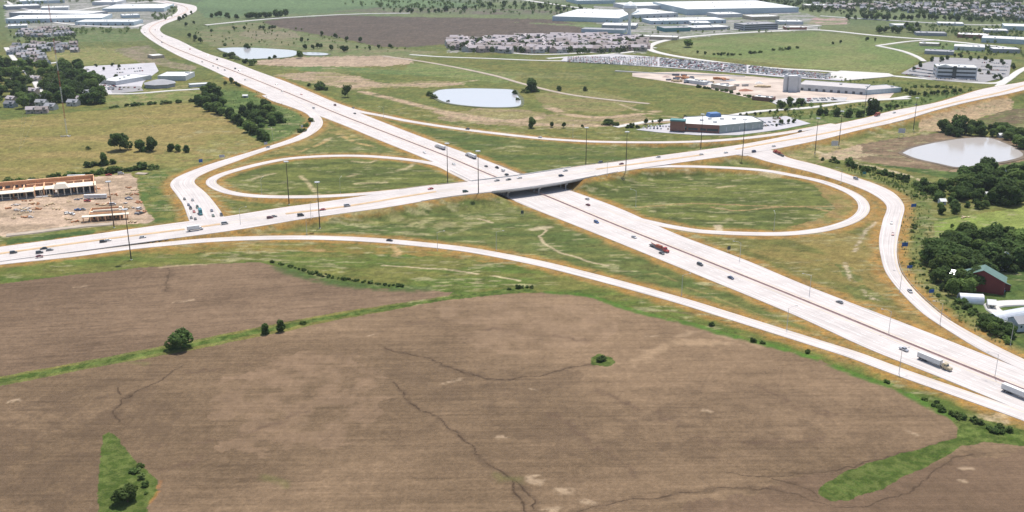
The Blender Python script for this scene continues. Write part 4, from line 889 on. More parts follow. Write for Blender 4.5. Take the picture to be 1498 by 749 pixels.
tree(1402, 196, 27, 'wide', 'tall spreading tree above the muddy pond', wide=.9); tree(1380, 193, 20, 'round', 'round tree left of the tall spreading one above the muddy pond')
wood([(1385, 196), (1420, 192), (1460, 190), (1498, 200), (1498, 222), (1470, 205), (1430, 200), (1395, 201)], 20, 16, 'dark tree in the belt behind the muddy pond', 'tree belt behind the muddy pond')
wood([(1500, 190), (1580, 190), (1600, 300), (1500, 300)], 10, 20, 'dark tree in the belt behind the muddy pond', 'tree belt behind the muddy pond')
wood([(1410, 262), (1440, 255), (1498, 262), (1498, 300), (1430, 298), (1405, 285)], 26, 26, 'large dark tree in the wood below the muddy pond', 'wood below the muddy pond')
wood([(1350, 275), (1400, 270), (1420, 290), (1400, 300), (1370, 297)], 14, 17, 'bushy tree in the thicket left of the dark wood', 'thicket left of the dark wood')
wood([(1366, 305), (1400, 300), (1470, 292), (1470, 300), (1400, 312), (1372, 318)], 10, 15, 'tree at the edge of the wood above the farm meadow', 'wood edge above the farm meadow')
for x, y, h in ((1204, 235, 7), (1219, 237, 8), (1225, 239, 7), (1243, 242, 13), (1251, 246, 11), (1258, 248, 8), (1267, 251, 10), (1240, 240, 8)): shrub(x, y, h, 'round dark bush beside the track above the southeast ramp', 'bushes above the southeast ramp', 1.0)
for x, y in line([(1275, 250), (1300, 257), (1330, 266), (1350, 280), (1340, 290)], 26, 6): shrub(x, y, random.uniform(5, 10), 'dense shrub on the slope right of the southeast ramp', 'shrubs right of the southeast ramp')
tree(1392, 333, 7, 'tall', 'tiny tree alone in the farm meadow')
wood([(1366, 365), (1395, 355), (1440, 352), (1498, 352), (1498, 400), (1455, 398), (1440, 425), (1410, 432), (1380, 432), (1372, 400)], 44, 30, 'big dark oak in the farm grove', 'big trees in the farm grove')
wood([(1440, 490), (1445, 470), (1462, 478), (1480, 486), (1476, 498), (1455, 496)], 6, 20, 'bushy tree around the white arched shed', 'trees around the arched shed')
for x, y in line([(1405, 440), (1420, 456), (1436, 468), (1450, 486), (1480, 505)], 18, 5): shrub(x, y, random.uniform(7, 12), 'wild shrub between the farm and the southeast ramp', 'shrubs between farm and ramp')
for x, y in line([(1332, 330), (1345, 360), (1340, 390), (1370, 430), (1400, 455)], 22, 12): shrub(x, y, random.uniform(3, 6), 'small scrub bush on the bank right of the southeast ramp', 'scrub on the southeast bank')
for x, y in line([(395, 384), (410, 387), (430, 392), (455, 400), (490, 408), (520, 412), (560, 417), (590, 419)], 40, 3) + line([(440, 394), (470, 402), (500, 408), (530, 412), (570, 418)], 26, 4): shrub(x, y, random.uniform(2.5, 5), 'green shrub in the strip along the north edge of the smaller field', 'shrub strip along the smaller field')
for x, y in ((745, 424), (757, 422), (764, 421), (772, 421), (778, 421)): shrub(x, y, 6, 'dark shrub at the junction of the field strips', 'shrubs at the strip junction', 1.4)
for x, y in line([(1365, 592), (1385, 604), (1410, 614), (1425, 616), (1450, 630), (1480, 632)], 18, 5): shrub(x, y, random.uniform(5, 10), 'shrub in the green corner below the merging ramp', 'shrubs in the corner below the ramp')
for x, y in ((1100, 500), (1106, 500), (1116, 503), (1040, 476), (1180, 516), (1298, 560), (1372, 590), (1352, 585)): shrub(x, y, 6, 'small bush on the verge between the lower ramp and the field', 'bushes between ramp and field')
for x, y in ((196, 690), (203, 690), (207, 700), (212, 712), (214, 722), (205, 684)): shrub(x, y, 8, 'small bush on the green island beside the dark round tree', 'bushes on the green island')
for x, y in line([(1040, 80), (1082, 81), (1096, 79), (1112, 77), (1130, 74), (1150, 73), (1168, 71)], 14, 1): shrub(x, y, 5, 'bush in the line across the green field behind the car lot', 'bush line across the far green field')
tree(1005, 69, 13, 'far', 'large round tree on the far green field', wide=1.5)
for x, y in ((1020, 78), (1031, 80), (1065, 82), (1055, 82), (1218, 65), (1230, 64), (1268, 60), (1280, 60)): tree(x, y, 6, 'far', 'small tree scattered on the far green field', 'scattered trees on the far green field')
wood([(1283, 45), (1343, 40), (1345, 50), (1285, 50)], 12, 11, 'dark tree in the grove beyond the far green field', 'grove beyond the far green field')
for x, y in line([(1243, 30), (1270, 28), (1300, 30), (1320, 30), (1350, 28), (1380, 30), (1420, 32)], 24, 3): tree(x, y, random.uniform(8, 12), 'far', 'dark tree in the belt in front of the far suburb', 'belt in front of the far suburb')
for x, y in line([(590, 18), (650, 17), (700, 12), (750, 9), (800, 14), (850, 16)], 30, 4): tree(x, y, random.uniform(5, 9), 'far', 'distant hedgerow tree at the top of the brown fields', 'distant hedgerow')
for x, y in line([(1330, 104), (1362, 90), (1400, 85), (1450, 90), (1480, 100), (1465, 118), (1436, 108), (1452, 98)], 26, 8): tree(x, y, 7, 'far', 'tree in the car parks around the office block', 'trees around the office block')
# masses nobody could count
def mass(name, pts, n, hm, label, m, spread=1.0):
    P = gl(pts); q = np.random.default_rng(len(pts) + n); V = []; F = []
    x0, y0 = P.min(axis=0); x1, y1 = P.max(axis=0); got = 0
    while got < n:
        X = q.uniform(x0, x1, 4000); Y = q.uniform(y0, y1, 4000); I = inpoly(X, Y, P)
        for x, y in zip(X[I], Y[I]):
            if got >= n: break
            z = ground_z(x, y); h = hm * q.uniform(.5, 1.1)
            for k in range(46):
                d = q.normal(size=3); d /= np.linalg.norm(d); c = np.array([x, y, z + h * .55]) + d * h * .42 * np.array([1, 1, 1.05]) * q.uniform(.7, 1.1)
                u = np.cross(d, q.normal(size=3)); u /= np.linalg.norm(u); v = np.cross(d, u); s = h * .13 * q.uniform(.6, 1.3); o = len(V)
                V += [tuple(c + u * s), tuple(c + v * s), tuple(c - u * s), tuple(c - v * s)]; F.append((o, o + 1, o + 2, o + 3))
            got += 1
    me = bpy.data.meshes.new(name); me.from_pydata(V, [], F); me.materials.append(m); o = bpy.data.objects.new(name, me); COL.objects.link(o); tag(o, label, 'trees', kind='stuff'); return o
mass('far_wood', [(1180, 2), (1498, 4), (1620, 10), (1620, 36), (1498, 36), (1420, 33), (1330, 20), (1240, 24), (1180, 18), (1100, 2)], 900, 12, 'dark treetops filling the far suburb', LEAF[0])
mass('far_wood', [(1100, -8), (1700, -8), (1700, 8), (1100, 4)], 400, 14, 'dark treetops at the far edge of the suburb', LEAF[0])
mass('far_wood', [(560, 0), (700, 2), (850, 8), (850, 14), (700, 14), (590, 16), (480, 6)], 150, 11, 'distant wooded hollow between the brown fields', LEAF[1])
mass('far_wood', [(9, 45), (110, 42), (215, 42), (205, 50), (120, 52), (9, 54)], 50, 9, 'scattered treetops behind the park', LEAF[1])
mass('far_wood', [(9, -5), (230, -8), (225, 5), (120, 6), (9, 12)], 120, 12, 'treetops behind the warehouses', LEAF[1])
mass('far_wood', [(235, 14), (258, 10), (262, 20), (240, 30), (225, 34), (215, 28)], 40, 9, 'treetops inside the interstate bend', LEAF[1])
mass('far_wood', [(30, 30), (62, 29), (64, 36), (28, 36)], 30, 7, 'green thicket beside the warehouse road', LEAF[1])
mass('far_wood', [(860, 20), (1200, 40), (1230, 52), (1000, 52), (900, 48)], 70, 7, 'street trees among the warehouses', LEAF[1])
mass('far_wood', [(1390, 46), (1460, 44), (1498, 48), (1498, 60), (1400, 54)], 60, 8, 'dark trees around the far office buildings', LEAF[0])
mass('far_wood', [(1340, 36), (1498, 40), (1498, 60), (1440, 66), (1390, 52), (1340, 46)], 120, 8, 'dark trees among the buildings at the upper right', LEAF[0])
mass('far_wood', [(1370, 66), (1498, 72), (1498, 84), (1380, 80)], 60, 6, 'trees above the office car park', LEAF[0])
mass('far_wood', [(655, 60), (945, 56), (945, 80), (820, 80), (700, 79), (655, 76)], 330, 12, 'garden trees between the townhouses', LEAF[0])
mass('far_wood', [(25, 44), (110, 42), (118, 76), (70, 78), (60, 98), (14, 80)], 130, 9, 'garden trees in the left estates', LEAF[0])
mass('far_wood', [(300, 40), (380, 32), (560, 66), (600, 74), (540, 78), (440, 72), (320, 66), (260, 40)], 90, 5, 'scattered bushes on the rough slope by the far pond', LEAF[1])
mass('far_wood', [(1210, 112), (1300, 120), (1420, 130), (1430, 138), (1330, 142), (1300, 126), (1220, 120)], 70, 4, 'bushes below the office road', LEAF[1])
mass('far_wood', [(1130, 150), (1210, 156), (1330, 150), (1350, 142), (1420, 134), (1330, 158), (1230, 172), (1130, 176)], 110, 5, 'bushes in the belt between the store and the crossing road', LEAF[1])
mass('far_wood', [(560, 12), (700, 10), (900, 14), (900, 22), (700, 22), (560, 20)], 120, 9, 'hedgerows across the far brown fields', LEAF[0])
mass('scrub', [(1330, 300), (1362, 300), (1366, 400), (1420, 460), (1490, 512), (1480, 516), (1400, 470), (1330, 410), (1316, 380), (1318, 330)], 260, 1.6, 'knee-high scrub and weeds on the southeast bank', LEAF[2])
mass('scrub', [(1245, 245), (1330, 262), (1366, 290), (1340, 296), (1322, 285), (1290, 266), (1240, 250)], 200, 2.2, 'scrub on the slope above the southeast ramp', LEAF[1])
mass('scrub', [(205, 258), (240, 250), (250, 275), (262, 318), (228, 322), (212, 295)], 60, .9, 'tall weeds between the construction site and the ramp', LEAF[2])
mass('scrub', [(300, 132), (380, 136), (440, 166), (450, 180), (425, 200), (392, 208), (355, 188), (320, 165)], 160, 1.6, 'scrub between the hedgerow and the ramp', LEAF[2])

# ------------------------------------------------------------------ buildings
WALLS = {}
def wm(name, c): return mat(name, c, .85, .08, .3)
WHITE_ROOF = mat('white_membrane_roof', (.62, .62, .60), .7, .06, .05); GREY_ROOF = mat('grey_roof', (.30, .30, .31), .85, .1, .05)
GLASS = mat('dark_window_glass', (.045, .06, .075), .15, spec=.6); DOOR = mat('dark_dock_door', (.10, .11, .12), .6)
UNIT = mat('roof_unit_metal', (.45, .46, .47), .5, metal=.3)
def frame_of(a, b):
    """position and heading of a wall foot running from pixel a to pixel b"""
    A = np.array(g(*a)); B = np.array(g(*b)); d = B - A; L = float(np.hypot(*d)); return A, B, L, math.atan2(d[1], d[0])
def flat_building(name, a, b, depth, h, label, wall, roof=None, cat='building', group=None, parapet=.6, docks=0, windows=0, floors=1, units=3, entrance=None, seed=0, stripe=None):
    """a flat-roofed block whose visible front foot runs a->b (photo pixels), depth metres away from the camera"""
    A, B, L, ang = frame_of(a, b); q = random.Random(seed + int(a[0]))
    z0 = max(0, max(ground_z(*A), ground_z(*B)))
    root = empty(name, (A[0], A[1], z0), ang); tag(root, label, cat, group)
    w_ = MB(); t = .4
    for (cx, cy, dx, dy) in ((L / 2, t / 2, L, t), (L / 2, depth - t / 2, L, t), (t / 2, depth / 2, t, depth - 2 * t), (L - t / 2, depth / 2, t, depth - 2 * t)):
        w_.box((cx, cy, h / 2 - 1), (dx, dy, h + 2))
    w_.build('wall', wall, root)
    MB().box((L / 2, depth / 2, h - parapet), (L - 2 * t - .02, depth - 2 * t - .02, .3)).build('roof', roof or WHITE_ROOF, root)
    if stripe: MB().box((L / 2, -.06, h - 1.0), (L, .12, .9)).build('fascia', stripe, root)
    for k in range(min(docks, 24)):
        x = L * (k + .5) / docks; MB().box((x, -.03, 2.0), (min(3.6, L / docks * .6), .1, 3.4)).build('dock_door', DOOR, root)
    if windows:
        for f in range(floors):
            zc = h / floors * (f + .55)
            MB().box((L / 2, -.04, zc), (L * .94, .1, h / floors * .42)).build('window', GLASS, root)
            MB().box((-.04, depth / 2, zc), (.1, depth * .9, h / floors * .42)).build('window', GLASS, root)
            MB().box((L + .04, depth / 2, zc), (.1, depth * .9, h / floors * .42)).build('window', GLASS, root)
    for k in range(units):
        MB().box((L * q.uniform(.1, .9), depth * q.uniform(.2, .8), h - parapet + .9), (q.uniform(2, 4), q.uniform(1.6, 3), 1.5)).build('roof_unit', UNIT, root)
    return root
WW, WB, WG, WBR, WT = wm('white_wall', (.55, .56, .57)), wm('pale_blue_wall', (.48, .56, .60)), wm('grey_wall', (.33, .34, .36)), wm('red_brown_brick', (.26, .13, .095)), wm('tan_wall', (.46, .39, .30))
WTEAL = wm('teal_panel', (.10, .24, .25)); WBLUE = mat('blue_metal_roof', (.06, .15, .34), .5, .08, 1, spec=.5); BRICKO = wm('new_orange_brick', (.74, .43, .24)); CREAM = wm('cream_render', (.70, .62, .50))
# far warehouses, top left
flat_building('warehouse', (9, 34), (150, 32), 110, 9, 'long white-roofed warehouse at the left edge beyond the park', WB, docks=16, units=5)
flat_building('warehouse', (14, 24), (128, 26), 90, 9, 'flat warehouse behind the long one at the left edge', WG, units=4)
flat_building('warehouse', (110, 37), (196, 37), 60, 8, 'low white-roofed warehouse left of the interstate bend', WB, docks=8, units=3)
flat_building('warehouse', (150, 18), (240, 17), 150, 9, 'big white-roofed warehouse beside the interstate bend', WB, units=4)
flat_building('warehouse', (135, 8), (170, 8), 80, 9, 'small bright warehouse at the upper left', WW, units=2)
flat_building('warehouse', (30, 7), (95, 5), 90, 9, 'pale warehouse at the very top left', WB, units=2)
flat_building('warehouse', (10, 14), (60, 12), 70, 8, 'grey warehouse by the road at the top left', WG, units=2)
# far warehouses, top right
flat_building('warehouse', (808, 31), (905, 34), 230, 11, 'wide white-roofed warehouse beyond the brown field', WB, units=4, windows=0)
flat_building('warehouse', (1005, 22), (1168, 19), 260, 13, 'huge blue-walled white-roofed warehouse near the top', WB, units=6)
flat_building('warehouse', (920, 14), (1010, 12), 120, 9, 'long low white roof beside the huge blue-walled warehouse', WW, units=3)
flat_building('warehouse', (900, 28), (992, 24), 150, 9, 'white warehouse behind the water tower', WW, units=4, docks=9)
flat_building('warehouse', (952, 36), (1062, 34), 70, 8, 'grey-blue warehouse right of the water tower', WB, docks=10, units=5)
flat_building('warehouse', (972, 47), (1010, 46), 45, 8, 'teal-walled workshop below the grey-blue warehouse', WTEAL, roof=GREY_ROOF, units=2)
flat_building('warehouse', (1015, 45), (1068, 43), 50, 6, 'low grey commercial building along the far curving road', WG, units=3)
flat_building('office_building', (1088, 45), (1138, 43), 40, 13, 'three-storey dark-glass building by the far curving road', WG, windows=1, floors=3, roof=GREY_ROOF, units=3)
flat_building('warehouse', (1100, 30), (1140, 29), 50, 8, 'small low roof between the blue-walled warehouse and the road', WT, units=1)
flat_building('warehouse', (845, 6), (900, 5), 120, 10, 'distant pale building at the end of the top road', WB, units=2)
flat_building('warehouse', (850, 47), (912, 49), 35, 7, 'long blue-grey roofed building left of the water tower', WB, roof=GREY_ROOF, units=1)
flat_building('warehouse', (930, 57), (990, 59), 30, 6, 'tan-walled hall between the townhouses and the far road', WT, units=2)
flat_building('warehouse', (1310, 41), (1338, 41), 40, 6, 'white hall half hidden in the grove', WW, units=1)
flat_building('warehouse', (1372, 37), (1410, 38), 40, 5, 'long low white hall behind the office block', WW, units=1)
flat_building('warehouse', (1468, 44), (1530, 46), 60, 9, 'white-roofed building at the upper right edge', WB, units=2)
flat_building('warehouse', (1435, 62), (1520, 66), 50, 9, 'blue-walled building right of the office block', WB, units=3)
flat_building('warehouse', (1340, 52), (1385, 53), 35, 6, 'grey low building above the small green field', WG, roof=GREY_ROOF, units=3)
flat_building('warehouse', (1352, 79), (1395, 81), 30, 6, 'dark grey low building behind the office block', WG, roof=GREY_ROOF, units=3)
flat_building('warehouse', (1452, 77), (1492, 78), 30, 7, 'flat grey building behind the far right car park', WG, units=2)
# office block with glazed stair tower
ob = flat_building('office_building', (1369, 114), (1428, 116), 34, 17, 'three-storey white office block with banded windows and a glass stair tower', WW, windows=1, floors=3, units=3)
A, B, L, ang = frame_of((1369, 114), (1428, 116))
MB().box((L * .44, -.8, 9.2), (L * .09, 1.6, 18.4)).build('stair_tower', GLASS, ob); MB().side([(0, 17), (L * .2, 20), (L * .4, 17)], 2, 9).build('roof_gable', WHITE_ROOF, ob)
# industrial yard
sheet('yard', [(925, 107), (1000, 105), (1060, 109), (1150, 116), (1170, 125), (1310, 134), (1300, 145), (1230, 148), (1150, 152), (1090, 142), (1030, 128), (960, 117), (925, 112)], mat('yard_gravel', (.46, .38, .32), .95, .3, .03), .25)
fb = flat_building('depot', (1168, 132), (1265, 139), 42, 8.5, 'long grey depot with a row of black bay doors', WW, docks=9, units=2, roof=mat('pinkish_roof', (.44, .41, .40), .8, .06, .05))
flat_building('warehouse', (1266, 139), (1318, 135), 30, 6.5, 'pale blue-grey wing at the right end of the depot', WB, units=1, roof=mat('pinkish_roof', (.44, .41, .40), .8, .06, .05))
x, y, z = at(1158, 134); r_ = empty('silo_tower', (x, y, z)); tag(r_, 'blocky white concrete batching tower in the gravel yard', 'tower')
MB().box((0, 0, 11), (12, 10, 22)).build('hopper_house', WW, r_)
for dx in (-7, 7): MB().lathe([(3.2, 0), (3.2, 20), (1.8, 23), (.4, 23.5)], (dx * 1.25, 1), 16).build('silo', WW, r_)
MB().cyl((10, -2, 1), (3, 0, 16), .7, n=6).build('conveyor', UNIT, r_)
for i, (px, py, s_, l) in enumerate(((1065, 118, 9, 'grey'), (1010, 117, 6, 'tan'), (1090, 133, 8, 'rusty'), (1110, 122, 5, 'white'), (975, 113, 5, 'pink'), (1040, 124, 7, 'white'))):
    x, y, z = at(px, py); o = MB(); n = 18
    for ring in range(6):
        for k in range(n):
            t = k / n * 6.283; r0 = s_ * (1 - ring / 5.) * (1 + .15 * math.sin(3 * t + i) + .06 * math.sin(7 * t)); o.v.append((x + r0 * 1.4 * math.cos(t), y + r0 * math.sin(t), z - .1 + 3.4 * (ring / 5.) ** .8))
    for ring in range(5):
        for k in range(n): o.f.append((ring * n + k, ring * n + (k + 1) % n, (ring + 1) * n + (k + 1) % n, (ring + 1) * n + k)); o.m.append(0)
    c_ = {'grey': (.3, .31, .33), 'tan': (.42, .33, .24), 'rusty': (.30, .14, .09), 'white': (.6, .58, .55), 'pink': (.5, .38, .33)}[l]
    tag(o.build('gravel_pile', mat(l + '_aggregate', c_, .95, .15, .5)), '%s heap of aggregate in the gravel yard%s' % (l, ' near the tower' if i == 3 else (' at its middle' if i == 5 else '')), 'gravel pile')
rq = random.Random(5)
for k_ in range(16):
    u_ = rq.random(); px = 985 + u_ * 160; py = 113 + u_ * 14 + rq.uniform(-4, 7); x, y, z = at(px, py)
    r_ = empty('yard_block', (x, y, z), rq.uniform(-.3, .3)); c_ = rq.choice(('stacked_block', 'stacked_brick', 'stacked_timber', 'stacked_steel')); lx = rq.uniform(8, 22)
    mb_ = MB()
    for q_ in range(5): mb_.box((rq.uniform(-lx, lx) / 2, rq.uniform(-4, 4), rq.uniform(.8, 2)), (rq.uniform(3, lx * .6), rq.uniform(2, 5), rq.uniform(1.5, 4)), rz=rq.uniform(-.2, .2))
    r_.name = 'material_stack'; mb_.build('stack', mat(c_, {'stacked_brick': (.42, .2, .1), 'stacked_timber': (.55, .43, .27), 'stacked_block': (.5, .47, .44), 'stacked_steel': (.16, .17, .2)}[c_], .9, .15, 1), r_)
    tag(r_, 'stack of building materials lying in the wide gravel yard', 'material stack', 'material stacks in the gravel yard')
for x_, y_ in line([(1020, 128), (1060, 134), (1100, 143), (1130, 149)], 22, 1): shrub(x_, y_, 4.5, 'dark bush in the line along the near edge of the gravel yard', 'bush line at the gravel yard')
for (a_, b_, d_, h_, l_, w__, k__) in (((1000, 121), (1030, 125), 14, 5, 'low white shed in the left half of the gravel yard', WW, 0), ((1040, 129), (1066, 133), 16, 6, 'pale workshop in the middle of the gravel yard', WT, 0), ((1100, 146), (1128, 149), 14, 5, 'reddish low building at the near corner of the gravel yard', WBR, 0),
    ((60, 16), (100, 15), 60, 8, 'mid-sized pale warehouse in the middle of the upper left', WW, 0), ((100, 28), (148, 27), 50, 8, 'grey warehouse between the long roofs at the upper left', WG, 0), ((180, 27), (205, 26), 40, 7, 'small warehouse behind the low white-roofed one', WB, 0), ((12, 42), (40, 41), 40, 6, 'small pale hall at the left edge above the estates', WW, 0),
    ((1140, 36), (1175, 36), 40, 7, 'white hall right of the small low roof near the top', WW, 0), ((1050, 26), (1086, 25), 60, 8, 'pale hall in front of the huge blue-walled warehouse', WW, 0), ((880, 42), (930, 43), 60, 8, 'grey hall between the wide warehouse and the townhouses', WG, 0), ((1150, 44), (1180, 44), 30, 6, 'brown low shop by the far curving road', WBR, 0), ((1012, 38), (1040, 38), 50, 7, 'white shop building above the curving road', WW, 0), ((1180, 12), (1215, 12), 50, 7, 'pale school-like building in the far suburb', WT, 0),
    ((1400, 55), (1445, 57), 40, 7, 'dark brown store at the edge of the right car parks', WBR, 0), ((1395, 73), (1440, 75), 40, 7, 'low white store above the office block car park', WW, 0), ((1440, 48), (1475, 49), 40, 6, 'grey hall left of the upper right white-roofed building', WG, 0), ((1345, 67), (1375, 68), 24, 5, 'little tan building on the small green field', WT, 0)):
    flat_building('warehouse', a_, b_, d_, h_, l_, w__, units=3)
# store
sheet('parking_lot', [(930, 190), (985, 180), (1000, 176), (1120, 172), (1150, 170), (1186, 181), (1140, 190), (1080, 198), (1020, 198), (965, 194)], mat('pale_lot', (.42, .405, .42), .9, .1, .05), .35)
A, B, L, ang = frame_of((1052, 195), (1116, 189))
st_ = empty('store', (0, 0, 0)); tag(st_, 'large store with white flat roof, brick front, teal canopy and blue roof corner', 'store')
def pp(pts): return [g(*p) for p in pts]
foot = pp([(990, 192), (1052, 195.5), (1116, 189), (1100, 181), (1058, 179), (1000, 182.5)])
cx_, cy_ = np.mean(foot, axis=0); st_.location = (cx_, cy_, 1.2); F2 = [(a - cx_, b - cy_) for a, b in foot]
inner = [(a * .985, b * .985) for a, b in F2]
def wallseg(p, q, h, m, name='wall', t=.35, z0=-1.5):
    d = math.hypot(q[0] - p[0], q[1] - p[1]); MB().box(((p[0] + q[0]) / 2, (p[1] + q[1]) / 2, (h + z0) / 2), (d, t, h - z0), rz=math.atan2(q[1] - p[1], q[0] - p[0])).build(name, m, st_)
wallseg(F2[0], F2[1], 8, WBR, 'brick_front'); wallseg(F2[1], F2[2], 8, wm('pale_green_grey_wall', (.36, .40, .38)), 'side_wall'); wallseg(F2[2], F2[3], 8, WG); wallseg(F2[3], F2[4], 8, WG); wallseg(F2[4], F2[5], 8, WG); wallseg(F2[5], F2[0], 8, WBR)
MB().prism(inner, 7.0, 7.3).build('roof', WHITE_ROOF, st_)
d = np.array(F2[1]) - np.array(F2[0]); u_ = d / np.linalg.norm(d); nrm = np.array([u_[1], -u_[0]])
for f_, L_ in ((.15, 7), (.38, 10), (.62, 6), (.84, 12)):
    c = np.array(F2[0]) + d * f_ + nrm * .3; MB().box((c[0], c[1], 2.3), (L_, .3, 2.6), rz=math.atan2(u_[1], u_[0])).build('window', GLASS, st_)
c = np.array(F2[0]) + d * .02; MB().box((c[0], c[1], 5.5), (16, 9, 11), rz=math.atan2(u_[1], u_[0])).build('corner_tower', WBR, st_); MB().box((c[0], c[1], 11.3), (16.6, 9.6, 1.6), rz=math.atan2(u_[1], u_[0])).build('canopy', WTEAL, st_)
c = np.array(F2[0]) + d * .12 + nrm * 1.6; MB().box((c[0], c[1], 4.2), (9, 3, .5), rz=math.atan2(u_[1], u_[0])).build('awning', WTEAL, st_)
bx_, by_ = g(1043, 181); MB().side([(-8, 6.5), (-6, 11.5), (6, 11.5), (8, 6.5)], -5, 5).build('blue_roof', WBLUE, st_, (bx_ - cx_, by_ - cy_, 0), .3)
e2 = np.array(F2[2]) - np.array(F2[1]); e2u = e2 / np.linalg.norm(e2)
for f_ in (.15, .3, .45, .6, .75, .9):
    c = np.array(F2[1]) + e2 * f_ + np.array([e2u[1], -e2u[0]]) * .3; MB().box((c[0], c[1], 2.5), (.8, .4, 5), rz=math.atan2(e2u[1], e2u[0])).build('pilaster', WW, st_)
for (px, py) in ((1030, 186), (1042, 184), (1060, 184), (1078, 184), (1050, 189)):
    ux, uy = g(px, py + 6); MB().box((ux - cx_, uy - cy_ + 18, 8.0), (4, 3, 1.6)).build('roof_unit', UNIT, st_)
# school with car park
sheet('parking_lot', [(104, 100), (130, 97), (205, 93), (226, 92), (232, 104), (210, 120), (205, 132), (160, 138), (150, 132)], mat('pale_lot', (.42, .405, .42), .9, .1, .05), .35)
sheet('parking_lot', [(160, 127), (205, 126), (210, 133), (165, 138)], ASPH, .5)
sc1 = flat_building('school', (170, 125), (222, 116), 36, 6, 'white flat-roofed school wing beside the striped car park', WW, units=4)
flat_building('school', (231, 118), (272, 118), 44, 7, 'bright white flat-roofed block at the right end of the school', WW, units=2)
A, B, L, ang = frame_of((204, 130), (249, 130)); gy = empty('gymnasium', (A[0], A[1], 0), ang); tag(gy, 'grey low-pitched octagonal gymnasium roof in front of the school', 'gymnasium')
MB().lathe([(L * .5, -1), (L * .5, 4.5)], (L / 2, 22), 8).build('wall', WG, gy); MB().lathe([(L * .53, 4.5), (L * .53, 5.0), (L * .2, 9.0), (.5, 10)], (L / 2, 22), 8).build('roof', GREY_ROOF, gy)
flat_building('shed', (278, 128), (310, 126), 14, 4, 'long low white roof near the interstate below the school', WW, units=0)
flat_building('shed', (216, 84), (224, 86), 20, 5, 'small building on the bare lot above the school', WT, units=0)
# construction site
def shell_building(name, a, b, depth, h, label):
    A, B, L, ang = frame_of(a, b); root = empty(name, (A[0], A[1], 0), ang); tag(root, label, 'building'); return root, L
rt, L = shell_building('shopping_center', (-40, 298), (139, 282), 30, 7, 'long unfinished shopping center of orange brick with a white portico')
MB().box((L / 2, 30, 4.0), (L, .5, 9.6)).build('rear_wall', BRICKO, rt); MB().box((L / 2, 16, .1), (L, 29, .3)).build('floor_slab', LOTC, rt); MB().box((L * .70, 25, 3.0), (L * .55, 1.0, 7.0)).build('inner_wall', BRICKO, rt); MB().box((L * .35, 20, 2.2), (L * .5, 1.2, 5.4)).build('inner_wall', BRICKO, rt); MB().box((L / 2, 30, 8.6), (L, 1.6, 1.2)).build('rear_wall', BRICKO, rt)  # inner walls added so their sunlit tops show as orange lines
MB().box((L / 2, 15, 3.0), (.4, 28, 6)).build('party_wall', BRICKO, rt); MB().box((L, 15, 3.9), (.5, 30, 9.2)).build('end_wall', BRICKO, rt)
for k in range(15): MB().box((L * (k + .5) / 15, 29.4, 3.1), (1.0, 1.2, 10.6)).build('pilaster', BRICKO, rt)
for k in range(11):
    MB().box((L * (k + .9) / 12, 17, 3.2), (1.0, 22 - (k % 3) * 6, 6.4 - (k % 2) * 1.6)).build('party_wall', BRICKO, rt)  # cross walls added, thick enough to catch sun on their tops
for k in range(14):
    MB().box((L * (k + 1) / 15, 29.68, 4.6), (3.6, .1, 2.2)).build('wall_opening', DOOR, rt)
s_ = (L) / (139 + 40.)
MB().box(((45 + 40) * s_ * .5 - 6, 6, 5.6), (60, 11, .5)).build('canopy_roof', CREAM, rt)
MB().box((32, 12, 2.8), (58, .4, 5.0)).build('shop_front', DOOR, rt)
px0 = (82 + 40) * s_
MB().box((px0 + 14, 8, 6.2), (34, 15, .6)).build('portico_roof', CREAM, rt); MB().box((px0 + 4, 4, 8.2), (12, 12, 3.5), taper=.55).build('portico_gable', CREAM, rt)
for k in range(7): MB().box((px0 + 1 + k * 5, 1.2, 3), (.9, .9, 6)).build('column', CREAM, rt)
MB().box((px0 + 15, 9, 2.8), (30, .4, 5.4)).build('shop_front', DOOR, rt)
MB().box((px0 - 16, 12, 5.2), (26, 12, .5)).build('canopy_roof', CREAM, rt)
for k in range(6): MB().box((px0 - 28 + k * 5, 6.6, 2.5), (.5, .5, 5)).build('column', CREAM, rt)
for k in range(10): MB().box((4 + k * 6, 1.4, 2.6), (.5, .5, 5.4)).build('column', CREAM, rt)
r2, L2 = shell_building('restaurant', (120, 326), (189, 321), 20, 5, 'smaller unfinished restaurant of orange brick with cream canopy by the road')
MB().box((L2 / 2, 3, 4.0), (L2, 5, .5)).build('canopy_roof', CREAM, r2)
for k in range(7): MB().box((1 + k * (L2 - 2) / 6, 1, 1.8), (.8, .8, 4.0)).build('column', BRICKO, r2)
for (cx, cy, dx, dy) in ((L2 / 2, 6, L2 * .7, .4), (L2 / 2, 22, L2 * .7, .4), (L2 * .15, 14, .4, 16), (L2 * .85, 14, .4, 16)): MB().box((cx, cy, 2.6), (dx, dy, 5.6)).build('brick_wall', BRICKO, r2)
MB().box((L2 / 2, 12, 5.0), (L2 * .68, 3.0, .5)).build('roof_truss', CREAM, r2); MB().box((L2 * .8, 14, 6.0), (4, 5, 2.5), taper=.5).build('roof_gable', CREAM, r2); MB().box((L2 / 2, 8.6, 6.2), (L2 * .55, 1.6, 1.6)).build('parapet', CREAM, r2)
for k in range(9): MB().box((L2 * .16 + k * L2 * .085, 5.7, 1.6), (1.2, .1, 2.4)).build('wall_opening', DOOR, r2)
